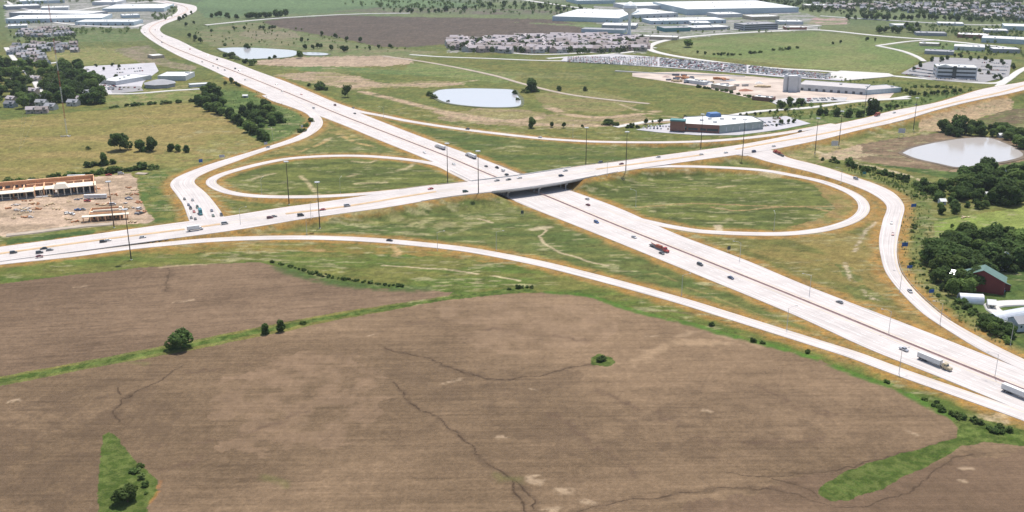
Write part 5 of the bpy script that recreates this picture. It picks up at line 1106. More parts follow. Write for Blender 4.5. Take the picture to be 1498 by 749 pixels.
def rubble(px, py, col, label, s=2.0, n=9):
    x, y, z = at(px, py); q = random.Random(int(px * 7 + py)); mb = MB()
    for k in range(n): mb.box((q.uniform(-s, s) * 1.6, q.uniform(-s, s), .3 + q.uniform(0, .5)), (q.uniform(.6, 2.2), q.uniform(.5, 1.4), q.uniform(.3, 1.0)), rz=q.uniform(0, 3))
    o = mb.build('building_material_pile', mat('stacked_' + col, {'brick': (.42, .2, .1), 'timber': (.55, .43, .27), 'block': (.5, .47, .44), 'steel': (.16, .17, .2)}[col], .9, .15, 1), None, (x, y, z)); tag(o, label, 'material pile')
for px, py, c_, l in ((132, 280, 'block', 'pale block stacks right of the white portico'), (140, 277, 'brick', 'brick pallets at the end of the long brick building'), (48, 298, 'timber', 'timber planks lying before the left shop fronts'), (25, 308, 'block', 'white block pallets in the left of the dirt site'), (37, 309, 'block', 'second lot of white block pallets on the dirt site'), (55, 306, 'brick', 'dark heap of brick rubble in the middle of the site'), (110, 325, 'brick', 'brick pallets left of the unfinished restaurant'), (100, 321, 'timber', 'timber stack left of the unfinished restaurant'), (150, 300, 'timber', 'timber and scaffold heap behind the unfinished restaurant'), (198, 305, 'block', 'block pallets right of the unfinished restaurant'), (203, 313, 'steel', 'steel bundle in the right corner of the site'), (194, 325, 'timber', 'timber heap at the lower right of the site'), (187, 275, 'brick', 'small rubble row at the site edge by the grass'), (115, 292, 'steel', 'long dark steel bundle on the ground between the buildings'), (143, 290, 'steel', 'grey pipe stack on the ground between the buildings')):
    rubble(px, py, c_, l)
rq = random.Random(9)
for k_ in range(34):
    f_ = rq.random(); px = 12 + f_ * 195; py = rq.uniform(288, 322) - (px - 12) * .06
    if 115 < px < 192 and py > 304: continue
    rubble(px, py, rq.choice(('brick', 'timber', 'timber', 'block')), 'loose heap of building material strewn over the dirt site', rq.uniform(1.2, 3.0), rq.randrange(5, 12))
for o_ in [o_ for o_ in bpy.data.objects if o_.get('label', '').startswith('loose heap')]: o_['group'] = 'material strewn over the dirt site'
# farm
BARNR = wm('red_barn_boards', (.16, .04, .035)); GREENR = mat('green_metal_roof', (.10, .17, .14), .5, .1, .5, spec=.4); SILV = mat('silver_metal', (.62, .64, .66), .35, .08, .5, metal=.35, spec=.5)
def gable(name, a, b, depth, h, rise, label, wall, roof, cat, ang_extra=0, win=2, door=True, over=.5, group=None, chim=False, ag=None):
    A, B, L, ang = frame_of(a, b)
    if ag is not None: ang = ag
    z0 = max(0, ground_z(*A)); root = empty(name, (A[0], A[1], z0), ang); tag(root, label, cat, group)
    mb = MB(); V = [(0, 0, -1), (L, 0, -1), (L, depth, -1), (0, depth, -1), (0, 0, h), (L, 0, h), (L, depth, h), (0, depth, h), (0, depth / 2, h + rise), (L, depth / 2, h + rise)]
    mb.add(V, [(0, 1, 5, 4), (1, 2, 6, 9, 5), (2, 3, 7, 6), (3, 0, 4, 8, 7)]); mb.build('wall', wall, root)
    k = rise / (depth / 2); e = over; t = .18; mb = MB()
    for s in (0, 1):
        y0 = -e if s == 0 else depth + e; ye = depth / 2; z0_ = h - k * e
        vs = [(-e, y0, z0_ + .05), (L + e, y0, z0_ + .05), (L + e, ye, h + rise + .05), (-e, ye, h + rise + .05)]; vs += [(a_, b_, c_ + t) for a_, b_, c_ in vs]
        mb.add(vs, [(0, 1, 2, 3), (4, 5, 6, 7), (0, 1, 5, 4), (1, 2, 6, 5), (2, 3, 7, 6), (3, 0, 4, 7)])
    rf = mb.build('roof', roof, root)
    if chim: MB().box((L * .7, depth * .4, h + rise), (.8, .8, 1.8)).build('chimney', WBR, rf)
    for i in range(win): MB().box((L * (i + .7) / (win + .4), -.03, h * .6), (1.1, .08, 1.2)).build('window', GLASS, root)
    if door: MB().box((L * .5, -.04, 1.1), (1.2 if h < 4 else 3.2, .1, 2.2 if h < 4 else 3.2)).build('door', DOOR if h < 4 else WW, root)
    return root
gable('barn', (1468, 432), (1496, 440), 26, 8, 6, 'big red barn with green metal roof at the edge of the grove', BARNR, GREENR, 'barn', ag=R(62), win=3)
gable('shed', (1450, 420), (1460, 426), 8, 3.4, 1.6, 'low red lean-to left of the big red barn', BARNR, GREENR, 'shed', win=1)
gable('shed', (1388, 410), (1401, 413), 8, 4.5, 1.6, 'small dark red shed with shining metal roof under the trees', BARNR, SILV, 'shed', win=0)
def quonset(a, b, wd, h, label, ag=None):
    A, B, L, ang = frame_of(a, b)
    if ag is not None: ang = ag
    root = empty('arched_shed', (A[0], A[1], 0), ang); tag(root, label, 'shed'); n = 14
    prof = [(wd / 2 * math.cos(math.pi * k / n), h * math.sin(math.pi * k / n)) for k in range(n + 1)]
    V = [(0, p, z) for p, z in prof] + [(L, p, z) for p, z in prof]; F = [(k, k + 1, n + 2 + k, n + 1 + k) for k in range(n)]
    MB().add(V, F).build('arched_roof', SILV, root)
    V2 = [(.1, p * .98, z * .98) for p, z in prof]; V3 = [(L - .1, p * .98, z * .98) for p, z in prof]
    MB().add(V2, [tuple(range(n + 1))]).build('end_wall', WG, root); MB().add(V3, [tuple(range(n, -1, -1))]).build('end_wall', WG, root)
    MB().box((.0, 0, 1.5), (.14, 2.6, 3)).build('door', DOOR, root); return root
quonset((1402, 440), (1437, 442), 9, 5, 'silver arched shed under the trees beside the grove')
quonset((1450, 472), (1505, 462), 11, 5.5, 'long white arched shed at the lower right of the farm')
gable('farmhouse', (1488, 486), (1512, 484), 9, 5, 2.5, 'white farmhouse at the right edge below the arched shed', WW, GREY_ROOF, 'house', win=3, chim=True)
x, y, z = at(1468, 394); r_ = empty('grain_silo', (x, y, z)); tag(r_, 'silver grain silo rising out of the farm grove', 'silo'); MB().lathe([(2.6, 0), (2.6, 10)], n=18).build('bin', SILV, r_); MB().lathe([(2.7, 10.02), (1.2, 11.8), (.2, 12.2)], n=18).build('dome', UNIT, r_)
gable('house', (1445, 452), (1456, 453), 7, 3, 1.8, 'small pale cottage between the two arched sheds', CREAM, WHITE_ROOF, 'house', win=2)
for px, py, l in ((1419, 250, 'white shed roof at the left of the dark wood'), (1426, 272, 'pale cabin roof in the thicket'), (1478, 252, 'white cabin roof deep in the dark wood'), (1447, 288, 'white cabin at the lower edge of the dark wood'), (1466, 200, 'small white roof in the belt behind the muddy pond'), (1380, 298, 'tiny white hut in the thicket')):
    gable('cabin', (px - 4, py + 2), (px + 4, py + 2), 6, 3, 1.5, l, WW, WHITE_ROOF, 'cabin', win=1, door=False)
gable('shed', (355, 143), (362, 143), 5, 2.6, 1.2, 'little weathered shed in the scrub beside the interstate', WG, WHITE_ROOF, 'shed', win=0)
# farm meadow pile, meadow rubble
rubble(1412, 319, 'timber', 'weathered brush pile in the farm meadow', 2.2); rubble(97, 200, 'block', 'pale rubble heap around the foot of the radio mast', 3.2, 14)

# houses: one house with parts, then copies
ROOFS = [mat('roof_shingle_' + n_, c_, .9, .12, 1.0) for n_, c_ in (('brown', (.30, .255, .24)), ('grey', (.32, .32, .335)), ('mauve', (.42, .375, .38)), ('dark', (.2, .2, .215)))]
SIDING = [wm(n_ + '_siding', c_) for n_, c_ in (('pale', (.50, .48, .45)), ('beige', (.42, .36, .30)), ('bluish', (.33, .37, .42)), ('pink', (.44, .34, .31)))]
def house_proto(L, Dp, h, rise, wall, roof, chim=False, name='house'):
    root = empty(name, (0, 0, 0)); V = [(-L / 2, -Dp / 2, -1), (L / 2, -Dp / 2, -1), (L / 2, Dp / 2, -1), (-L / 2, Dp / 2, -1), (-L / 2, -Dp / 2, h), (L / 2, -Dp / 2, h), (L / 2, Dp / 2, h), (-L / 2, Dp / 2, h), (-L / 2, 0, h + rise), (L / 2, 0, h + rise)]
    MB().add(V, [(0, 1, 5, 4), (1, 2, 6, 9, 5), (2, 3, 7, 6), (3, 0, 4, 8, 7)]).build('wall', wall, root)
    e = .5; k = rise / (Dp / 2); mb = MB()
    for s in (-1, 1):
        vs = [(-L / 2 - e, s * (Dp / 2 + e), h - k * e + .05), (L / 2 + e, s * (Dp / 2 + e), h - k * e + .05), (L / 2 + e, 0, h + rise + .05), (-L / 2 - e, 0, h + rise + .05)]; vs += [(a, b, c + .2) for a, b, c in vs]
        mb.add(vs, [(0, 1, 2, 3), (4, 5, 6, 7), (0, 1, 5, 4), (1, 2, 6, 5), (2, 3, 7, 6), (3, 0, 4, 7)])
    mb.box((L * .22, -Dp * .32, h + rise * .45), (L * .22, Dp * .34, rise * .7)); mb.build('roof', roof, root)
    for s in (-1, 1): MB().box((s * L * .27, -Dp / 2 - .04, h * .62), (L * .2, .1, h * .26)).build('window', GLASS, root)
    MB().box((0, -Dp / 2 - .04, 1.1), (1.6, .1, 2.2)).build('door', DOOR, root)
    return root
def place_houses(protos, spots, label, group, scale=(1, 1)):
    for i, (px, py, rz) in enumerate(spots):
        x, y, z = at(px, py); k = random.randrange(len(protos)); o = copy_tree(protos[k]); s = random.uniform(*scale)
        o.location = (x, y, z); o.rotation_euler = (0, 0, rz); o.scale = (s, s, s); tag(o, label, 'house', group)
def scatter(pts, n, dx, dy):
    P = np.array(pts, float); got = []; t = 0
    while len(got) < n and t < n * 80:
        t += 1; x = random.uniform(P[:, 0].min(), P[:, 0].max()); y = random.uniform(P[:, 1].min(), P[:, 1].max())
        if inpoly(np.array([x]), np.array([y]), P)[0] and not any(abs(x - a) < dx and abs(y - b) < dy for a, b in got): got.append((x, y))
    return got
TH = [house_proto(26, 13, 7, 4.5, SIDING[0], ROOFS[2]), house_proto(22, 13, 7, 4.5, SIDING[3], ROOFS[0]), house_proto(28, 13, 7.5, 4, SIDING[1], ROOFS[2])]
place_houses(TH, [(x, y, random.choice((0, .4, -.35, 1.5)) + random.uniform(-.2, .2)) for x, y in scatter([(658, 62), (700, 60), (800, 56), (880, 55), (945, 62), (942, 76), (880, 77), (780, 78), (700, 77), (658, 74)], 105, 9.5, 2.6)], 'townhouse in the dense mauve-roofed estate beyond the ponds', 'townhouse estate')
SH = [house_proto(14, 9, 5, 3, SIDING[k], ROOFS[(k + 1) % 4]) for k in range(4)]
place_houses(SH, [(x, y, random.uniform(-.4, .4)) for x, y in scatter([(30, 46), (95, 42), (105, 52), (60, 55), (28, 54)], 26, 8, 2.4)], 'house in the estate between the warehouses and the park', 'estate behind the park')
place_houses(SH, [(x, y, random.uniform(-.4, .4)) for x, y in scatter([(12, 70), (60, 64), (115, 66), (118, 76), (70, 78), (75, 98), (60, 98), (14, 80)], 32, 9, 3.4)], 'house in the estate at the left of the park', 'estate left of the park')
place_houses(SH, [(x, y, random.uniform(-.6, .6)) for x, y in scatter([(14, 108), (60, 108), (110, 130), (140, 150), (90, 165), (40, 168), (14, 160)], 17, 13, 7)], 'old house half hidden under the shade trees', 'old houses under shade trees')
place_houses(SH, [(x, y, random.uniform(-.4, .4)) for x, y in scatter([(1190, 6), (1498, 8), (1498, 30), (1400, 24), (1300, 17), (1200, 14)], 110, 9, 1.8)], 'house in the wooded far suburb at the upper right', 'far suburb', (1.0, 1.3))
for o in TH + SH: # the patterns themselves become houses of their estates
    pass
spots_ = [(668, 60), (760, 57), (850, 57), (22, 76), (48, 72), (90, 70), (108, 72)]
for o, (px, py) in zip(TH + SH, spots_):
    x, y, z = at(px, py); o.location = (x, y, z); tag(o, 'townhouse in the dense mauve-roofed estate beyond the ponds' if o in TH else 'house in the estate at the left of the park', 'house', 'townhouse estate' if o in TH else 'estate left of the park')

# water tower, radio mast, lighting masts
x, y, z = at(920, 57); wt = empty('water_tower', (x, y, z)); tag(wt, 'white water tower with a round tank on a flared stem', 'water tower')
WTM = mat('white_tank_paint', (.66, .68, .68), .4, .03, .2, spec=.4); hT = 50 / ppm(920, 57)
k = hT / 50
MB().lathe([(7 * k, 0), (3.4 * k, 6 * k), (2.2 * k, 14 * k), (2.0 * k, 34 * k), (3.4 * k, 38 * k)], n=24).build('stem', WTM, wt)
MB().lathe([(3.5 * k, 37 * k), (8.5 * k, 40 * k), (10.5 * k, 44 * k), (9.4 * k, 48 * k), (6 * k, 51 * k), (1.5 * k, 53 * k)], n=28).build('tank', WTM, wt)
MB().lathe([(10.7 * k, 43.6 * k), (10.9 * k, 43.6 * k), (10.9 * k, 44.4 * k), (10.7 * k, 44.4 * k)], n=28).build('balcony', UNIT, wt)
x, y, z = at(98, 196); rm = empty('radio_mast', (x, y, z)); tag(rm, 'tall thin guyed radio mast banded red and white in the dry meadow', 'radio mast')
RED, WHI = mat('mast_red', (.42, .14, .10), .6), mat('mast_white', (.62, .62, .60), .6)
Hm = 205.; nb = 12
for k in range(nb):
    mb = MB(); z0, z1 = Hm * k / nb, Hm * (k + 1) / nb; rr = .62
    C3 = [(rr * math.cos(t), rr * math.sin(t)) for t in (0, 2.094, 4.189)]
    for c in C3: mb.cyl((c[0], c[1], z0), (c[0], c[1], z1), .10, n=5)
    nn = 8
    for j in range(nn):
        za, zb = z0 + (z1 - z0) * j / nn, z0 + (z1 - z0) * (j + 1) / nn
        for s in range(3): a_, b_ = C3[s], C3[(s + 1) % 3]; mb.cyl((a_[0], a_[1], za), (b_[0], b_[1], zb), .05, n=4)
    mb.build('mast_section', RED if k % 2 else WHI, rm)
for t in (0.4, 2.5, 4.6):
    for hh in (70, 135, 200): MB().cyl((90 * math.cos(t), 90 * math.sin(t), 0), (0, 0, hh), .03, n=4).build('guy_wire', UNIT, rm)
POLE = mat('dark_weathered_steel', (.07, .06, .055), .6, metal=.2); LAMPW = mat('galvanised_steel', (.50, .51, .52), .45, metal=.3); HEAD = mat('lamp_head', (.45, .45, .44), .5)
def high_mast(h=36.):
    root = empty('high_mast_light', (0, 0, 0)); MB().cyl((0, 0, -.5), (0, 0, h), .42, .19, 10).build('pole', POLE, root)
    MB().lathe([(1.9, h - .4), (2.0, h - .4), (2.0, h - .2), (1.9, h - .2)], n=20).build('ring', UNIT, root)
    MB().lathe([(.75, -.6), (.75, .15), (.6, .2)], n=12).build('footing', WW, root)
    for k in range(8):
        t = k * math.pi / 4; MB().cyl((1.9 * math.cos(t), 1.9 * math.sin(t), h - .15), (1.9 * math.cos(t), 1.9 * math.sin(t), h - .9), .2, .34, 8).build('lamp', HEAD, root)
    for k in range(4):
        t = k * math.pi / 2; MB().cyl((.2 * math.cos(t), .2 * math.sin(t), h - .3), (1.9 * math.cos(t), 1.9 * math.sin(t), h - .3), .05, n=4).build('spoke', UNIT, root)
    return root
hm_ = high_mast()
MASTS = [(192, 380, 'tall dark lighting mast on the verge below the left end of the lower ramp'), (167, 333, 'tall dark lighting mast at the roadside edge of the construction site'), (423, 299, 'tall dark lighting mast just south of the left loop ramp'), (468, 334, 'tall dark lighting mast in the grass below the crossing road'), (655, 268, 'tall dark lighting mast between the interstate and the left loop'), (700, 290, 'tall dark lighting mast at the near left corner of the bridge'), (857, 241, 'tall dark lighting mast at the far right corner of the bridge'), (915, 261, 'tall dark lighting mast inside the top of the right loop'), (1025, 218, 'tall dark lighting mast in front of the store brick front'), (1086, 228, 'tall dark lighting mast in the wedge before the southeast ramp'), (1192, 225, 'tall dark lighting mast right of the red lorry ramp'), (1227, 213, 'tall dark lighting mast on the bare ground near the muddy pond'), (1264, 170, 'tall dark lighting mast on the far side of the crossing road'), (1336, 190, 'tall dark lighting mast above the tan embankment')]
for i, (px, py, l) in enumerate(MASTS):
    o = hm_ if i == 0 else copy_tree(hm_); x, y, z = at(px, py); o.location = (x, y, z); tag(o, l, 'lighting mast', 'tall lighting masts')
def street_lamp():
    root = empty('street_lamp', (0, 0, 0)); MB().cyl((0, 0, -.3), (0, 0, 13), .17, .10, 8).build('pole', LAMPW, root)
    MB().cyl((0, 0, 12.6), (1.6, 0, 13.5), .07, .06, 6).cyl((1.6, 0, 13.5), (4.4, 0, 13.8), .06, .05, 6).build('arm', LAMPW, root)
    MB().box((4.9, 0, 13.8), (1.2, .45, .28)).build('lamp', HEAD, root); MB().lathe([(.35, -.4), (.35, .3), (.25, .35)], n=10).build('base', WW, root); return root
sl_ = street_lamp()
LAMPS = [(726, 365, 0, 'pale street lamp above the middle of the lower ramp'), (997, 432, .3, 'pale street lamp between the lower ramp and the interstate, left of two'), (1151, 482, .3, 'pale street lamp between the lower ramp and the interstate, near the blue-grey sedan'), (1300, 487, 2.9, 'pale street lamp on the interstate above the parted grass wedge'), (1315, 547, .5, 'pale street lamp at the edge of the lower ramp by the lorry'), (1455, 553, 2.9, 'pale street lamp at the far shoulder near the last merge'), (1478, 505, 3.2, 'pale street lamp beside the southeast ramp near the arched shed'), (1184, 432, 2.9, 'pale street lamp on the far shoulder above the dark interstate cars'), (1082, 382, 2.9, 'pale street lamp on the far shoulder near the loop merge'), (449, 343, .2, 'pale street lamp between the crossing road and the lower ramp'), (455, 320, .2, 'pale street lamp at the near shoulder by the maroon car'), (383, 284, 1.4, 'pale street lamp in the left of the left loop'), (498, 283, 1.4, 'pale street lamp in the middle of the left loop'), (888, 259, .2, 'pale street lamp on the crossing road right of the bridge'), (930, 302, 2.6, 'pale street lamp inside the left tip of the right loop'), (1132, 337, 1.5, 'pale street lamp inside the bottom of the right loop'), (561, 173, 2.9, 'pale street lamp between the interstate and the northeast ramp'), (838, 202, 1.5, 'pale street lamp above the long northeast ramp'), (640, 366, .2, 'pale street lamp at the left part of the lower ramp'), (399, 205, 2.4, 'pale street lamp beside the northwest ramp'), (352, 329, .2, 'pale street lamp beside the intersection on the left'), (1316, 428, 2.6, 'pale street lamp inside the bend of the southeast ramp'), (1230, 268, 2.8, 'pale street lamp between the southeast ramp and the right loop'), (1375, 475, 2.8, 'pale street lamp between the southeast ramp and the interstate')]
for i, (px, py, rz, l) in enumerate(LAMPS):
    o = sl_ if i == 0 else copy_tree(sl_); x, y, z = at(px, py); o.location = (x, y, z); o.rotation_euler = (0, 0, rz); tag(o, l, 'street lamp', 'street lamps of the interchange')
# lamps in the car lots, light columns
BSIGN = mat('blue_sign_face', (.04, .13, .42), .5); TSIGN = mat('teal_sign_face', (.05, .22, .24), .5); GBACK = mat('grey_sign_back', (.40, .42, .46), .5)
def road_sign(px, py, wd, ht, m, label, rz=0., zc=3.2, legs=2, cat='sign'):
    x, y, z = at(px, py); root = empty('road_sign', (x, y, z), rz); tag(root, label, cat)
    MB().box((0, 0, zc), (wd, .12, ht)).build('panel', m, root)
    for s in ((-1, 1) if legs == 2 else (0,)): MB().cyl((s * wd * .32, .14, -.4), (s * wd * .32, .14, zc + ht * .4), .11, n=6).build('post', LAMPW, root)
road_sign(1336, 306, 4.4, 2.6, BSIGN, 'blue roadside sign at the top of the southeast bank', .2); road_sign(1323, 364, 4.4, 2.8, BSIGN, 'blue roadside sign nearest the ramp bend', .1); road_sign(1330, 397, 3.8, 1.8, BSIGN, 'narrow blue roadside sign below the ramp bend', .2); road_sign(1362, 433, 3.6, 2.2, BSIGN, 'lowest blue roadside sign beside the farm grove', .3)
road_sign(1264, 258, 3.6, 2.2, TSIGN, 'teal sign beside the silver car on the southeast ramp', .2); road_sign(294, 240, 3.4, 3.2, BSIGN, 'small blue sign above the northwest ramp', .3); road_sign(325, 233, 5, 2.6, GBACK, 'wide grey sign back left on the northwest ramp', .3); road_sign(389, 214, 3.4, 2.6, GBACK, 'grey-blue sign back in the middle of the northwest ramp', .4)
road_sign(442, 189, 3, 2.4, GBACK, 'sign back at the inner bend of the northwest ramp', .9); road_sign(764, 316, 2.2, 2.6, mat('dark_sign_back', (.08, .1, .09), .6), 'dark small sign in the grass beside the interstate below the bridge', .2)
road_sign(1220, 221, 7, 5, WW, 'white-backed billboard on the bare ground left of the muddy pond', .1, 8, cat='billboard'); road_sign(1318, 202, 7, 5, WW, 'pale billboard above the bare pond edge', -.15, 8, cat='billboard')
road_sign(1066, 369, 2.4, 2.6, mat('dark_sign_back', (.08, .1, .09), .6), 'small dark sign at the far shoulder right of the red lorry', .3)

# ------------------------------------------------------------------ vehicles
TYRE = mat('tyre_rubber', (.03, .03, .03), .8); CHR = mat('rim_metal', (.4, .4, .42), .35, metal=.6); HL = mat('headlight_lens', (.7, .7, .68), .2); TL = mat('tail_light_lens', (.35, .02, .02), .3)
def paint(nm, c, met=.1): return mat('car_paint_' + nm, c, .28, metal=met, spec=.5)
PAINT = {'white': paint('white', (.66, .66, .65)), 'silver': paint('silver', (.42, .43, .45), .4), 'dark grey': paint('dark_grey', (.075, .08, .085)), 'black': paint('black', (.02, .02, .022)), 'red': paint('red', (.38, .04, .03)), 'dark red': paint('dark_red', (.17, .025, .03)), 'blue': paint('blue', (.05, .11, .28)), 'dark blue': paint('dark_blue', (.03, .05, .11)), 'dark green': paint('dark_green', (.03, .08, .05)), 'grey': paint('grey', (.2, .21, .22)), 'teal': paint('teal', (.05, .2, .22)), 'tan': paint('tan', (.45, .37, .24)), 'maroon': paint('maroon', (.16, .03, .04)), 'yellow': paint('yellow', (.6, .45, .1))}
def wheel_mesh(r=.34, wd=.22):
    mb = MB(); mb.cyl((0, -wd / 2, 0), (0, wd / 2, 0), r, n=14); mb.cyl((0, -wd / 2 - .01, 0), (0, wd / 2 + .01, 0), r * .58, n=10, mi=1); return mb.mesh('wheel', [TYRE, CHR])
WH, WHT = wheel_mesh(), wheel_mesh(.52, .32)
SPEC = {'sedan': dict(L=4.8, W=1.82, body=[(-2.4, .35), (-2.42, .8), (-2.3, .98), (-1.5, 1.0), (1.0, .98), (1.9, .86), (2.35, .68), (2.4, .35)], cab=[(-1.9, .98), (-1.25, 1.42), (.35, 1.44), (1.15, .97)]),
        'wagon': dict(L=4.7, W=1.84, body=[(-2.35, .4), (-2.38, .9), (-2.3, 1.08), (1.0, 1.06), (1.9, .95), (2.3, .75), (2.35, .4)], cab=[(-2.25, 1.07), (-2.0, 1.66), (.45, 1.7), (1.25, 1.04)]),
        'suv': dict(L=4.9, W=1.95, body=[(-2.45, .45), (-2.48, 1.0), (-2.4, 1.15), (1.0, 1.13), (2.1, 1.05), (2.4, .85), (2.45, .45)], cab=[(-2.35, 1.14), (-2.15, 1.82), (.5, 1.84), (1.2, 1.12)]),
        'pickup': dict(L=5.4, W=1.95, body=[(-2.7, .5), (-2.72, 1.1), (-2.65, 1.15), (1.2, 1.12), (2.3, 1.03), (2.65, .85), (2.7, .45)], cab=[(-.75, 1.13), (-.6, 1.78), (.75, 1.8), (1.4, 1.12)]),
        'van': dict(L=5.2, W=2.0, body=[(-2.6, .45), (-2.62, 1.2), (1.4, 1.2), (2.3, 1.08), (2.58, .8), (2.6, .45)], cab=[(-2.58, 1.19), (-2.5, 2.05), (1.0, 2.08), (1.9, 1.16)])}
def car_proto(kind):
    s = SPEC[kind]; W = s['W']; root = empty('car' if kind != 'pickup' else 'pickup_truck', (0, 0, 0)); root.name = {'van': 'van', 'suv': 'sport_utility_car', 'pickup': 'pickup_truck', 'wagon': 'station_wagon', 'sedan': 'car'}[kind]
    mb = MB(); p = s['body']; n = len(p); V = []
    for y, k in ((-W / 2, .93), (-W / 2 + .09, 1), (W / 2 - .09, 1), (W / 2, .93)):
        for x, z in p: V.append((x * (k * .3 + .7), y, z if k == 1 else (z - .35) * .9 + .37))
    F = [tuple(range(n)), tuple(3 * n + i for i in range(n - 1, -1, -1))] + [(a * n + i, (a + 1) * n + i, (a + 1) * n + (i + 1) % n, a * n + (i + 1) % n) for a in range(3) for i in range(n)]
    mb.add(V, F); c = s['cab']; zr = max(q[1] for q in c); xs = [q[0] for q in c]
    x1, x2 = c[1][0], c[2][0]
    mb.box(((x1 + x2) / 2, 0, zr + .01), (x2 - x1 + .12, W * .76, .07))
    for xp, zp, xq, zq in ((c[0][0], c[0][1], c[1][0], c[1][1]), (c[3][0], c[3][1], c[2][0], c[2][1])):
        for sg in (-1, 1): mb.cyl((xp, sg * W * .455, zp), (xq, sg * W * .385, zq), .05, n=4)
    mb.build('body', PAINT['white'], root)
    g_ = MB(); V = []
    for sg in (-1, 1):
        for i, (x, z) in enumerate(c): V.append((x * .985, sg * (W * .45 if z < zr - .1 else W * .375), z if z < zr - .1 else z - .03))
    g_.add(V, [(0, 1, 2, 3), (7, 6, 5, 4), (0, 4, 5, 1), (1, 5, 6, 2), (2, 6, 7, 3)]); g_.build('window', GLASS, root)
    for x in (-s['L'] * .31, s['L'] * .31):
        for sg in (-1, 1): obj('wheel', WH, root, (x, sg * (W / 2 - .1), .34))
    for sg in (-1, 1):
        MB().box((s['L'] / 2 - .08, sg * W * .34, .68), (.1, .36, .16)).build('headlight', HL, root); MB().box((-s['L'] / 2 + .03, sg * W * .36, .8), (.08, .3, .18)).build('tail_light', TL, root)
    return root
def slotmat(o, m):
    for ch in o.children:
        if ch.name.split('.')[0] in ('body', 'cab'):
            ch.material_slots[0].link = 'OBJECT'; ch.material_slots[0].material = m
PROTO = {}
def on_road(rn, px, py):
    r = ROADS[rn]; z = 0.
    for _ in range(4):
        p = np.array(g(px, py, z)); i = int(np.linalg.norm(r['S'][:, :2] - p, axis=1).argmin()); z = float(r['S'][i, 2]) + r['lift']
    return p[0], p[1], z, math.atan2(r['T'][i, 1], r['T'][i, 0])
def vehicle(kind, colour, rn, px, py, d, label, group='vehicles driving through the interchange'):
    if kind not in PROTO: o = PROTO[kind] = car_proto(kind)
    else: o = copy_tree(PROTO[kind])
    x, y, z, a = on_road(rn, px, py)
    o.location = (x, y, z + .02); o.rotation_euler = (0, 0, a + (0 if d > 0 else math.pi)); slotmat(o, PAINT[colour]); tag(o, label, {'suv': 'car', 'sedan': 'car', 'wagon': 'car'}.get(kind, kind), group); return o
I, C, NW, NE, SE, SW = 'interstate', 'crossroad', 'northwest_ramp', 'northeast_ramp', 'southeast_ramp', 'southwest_ramp'
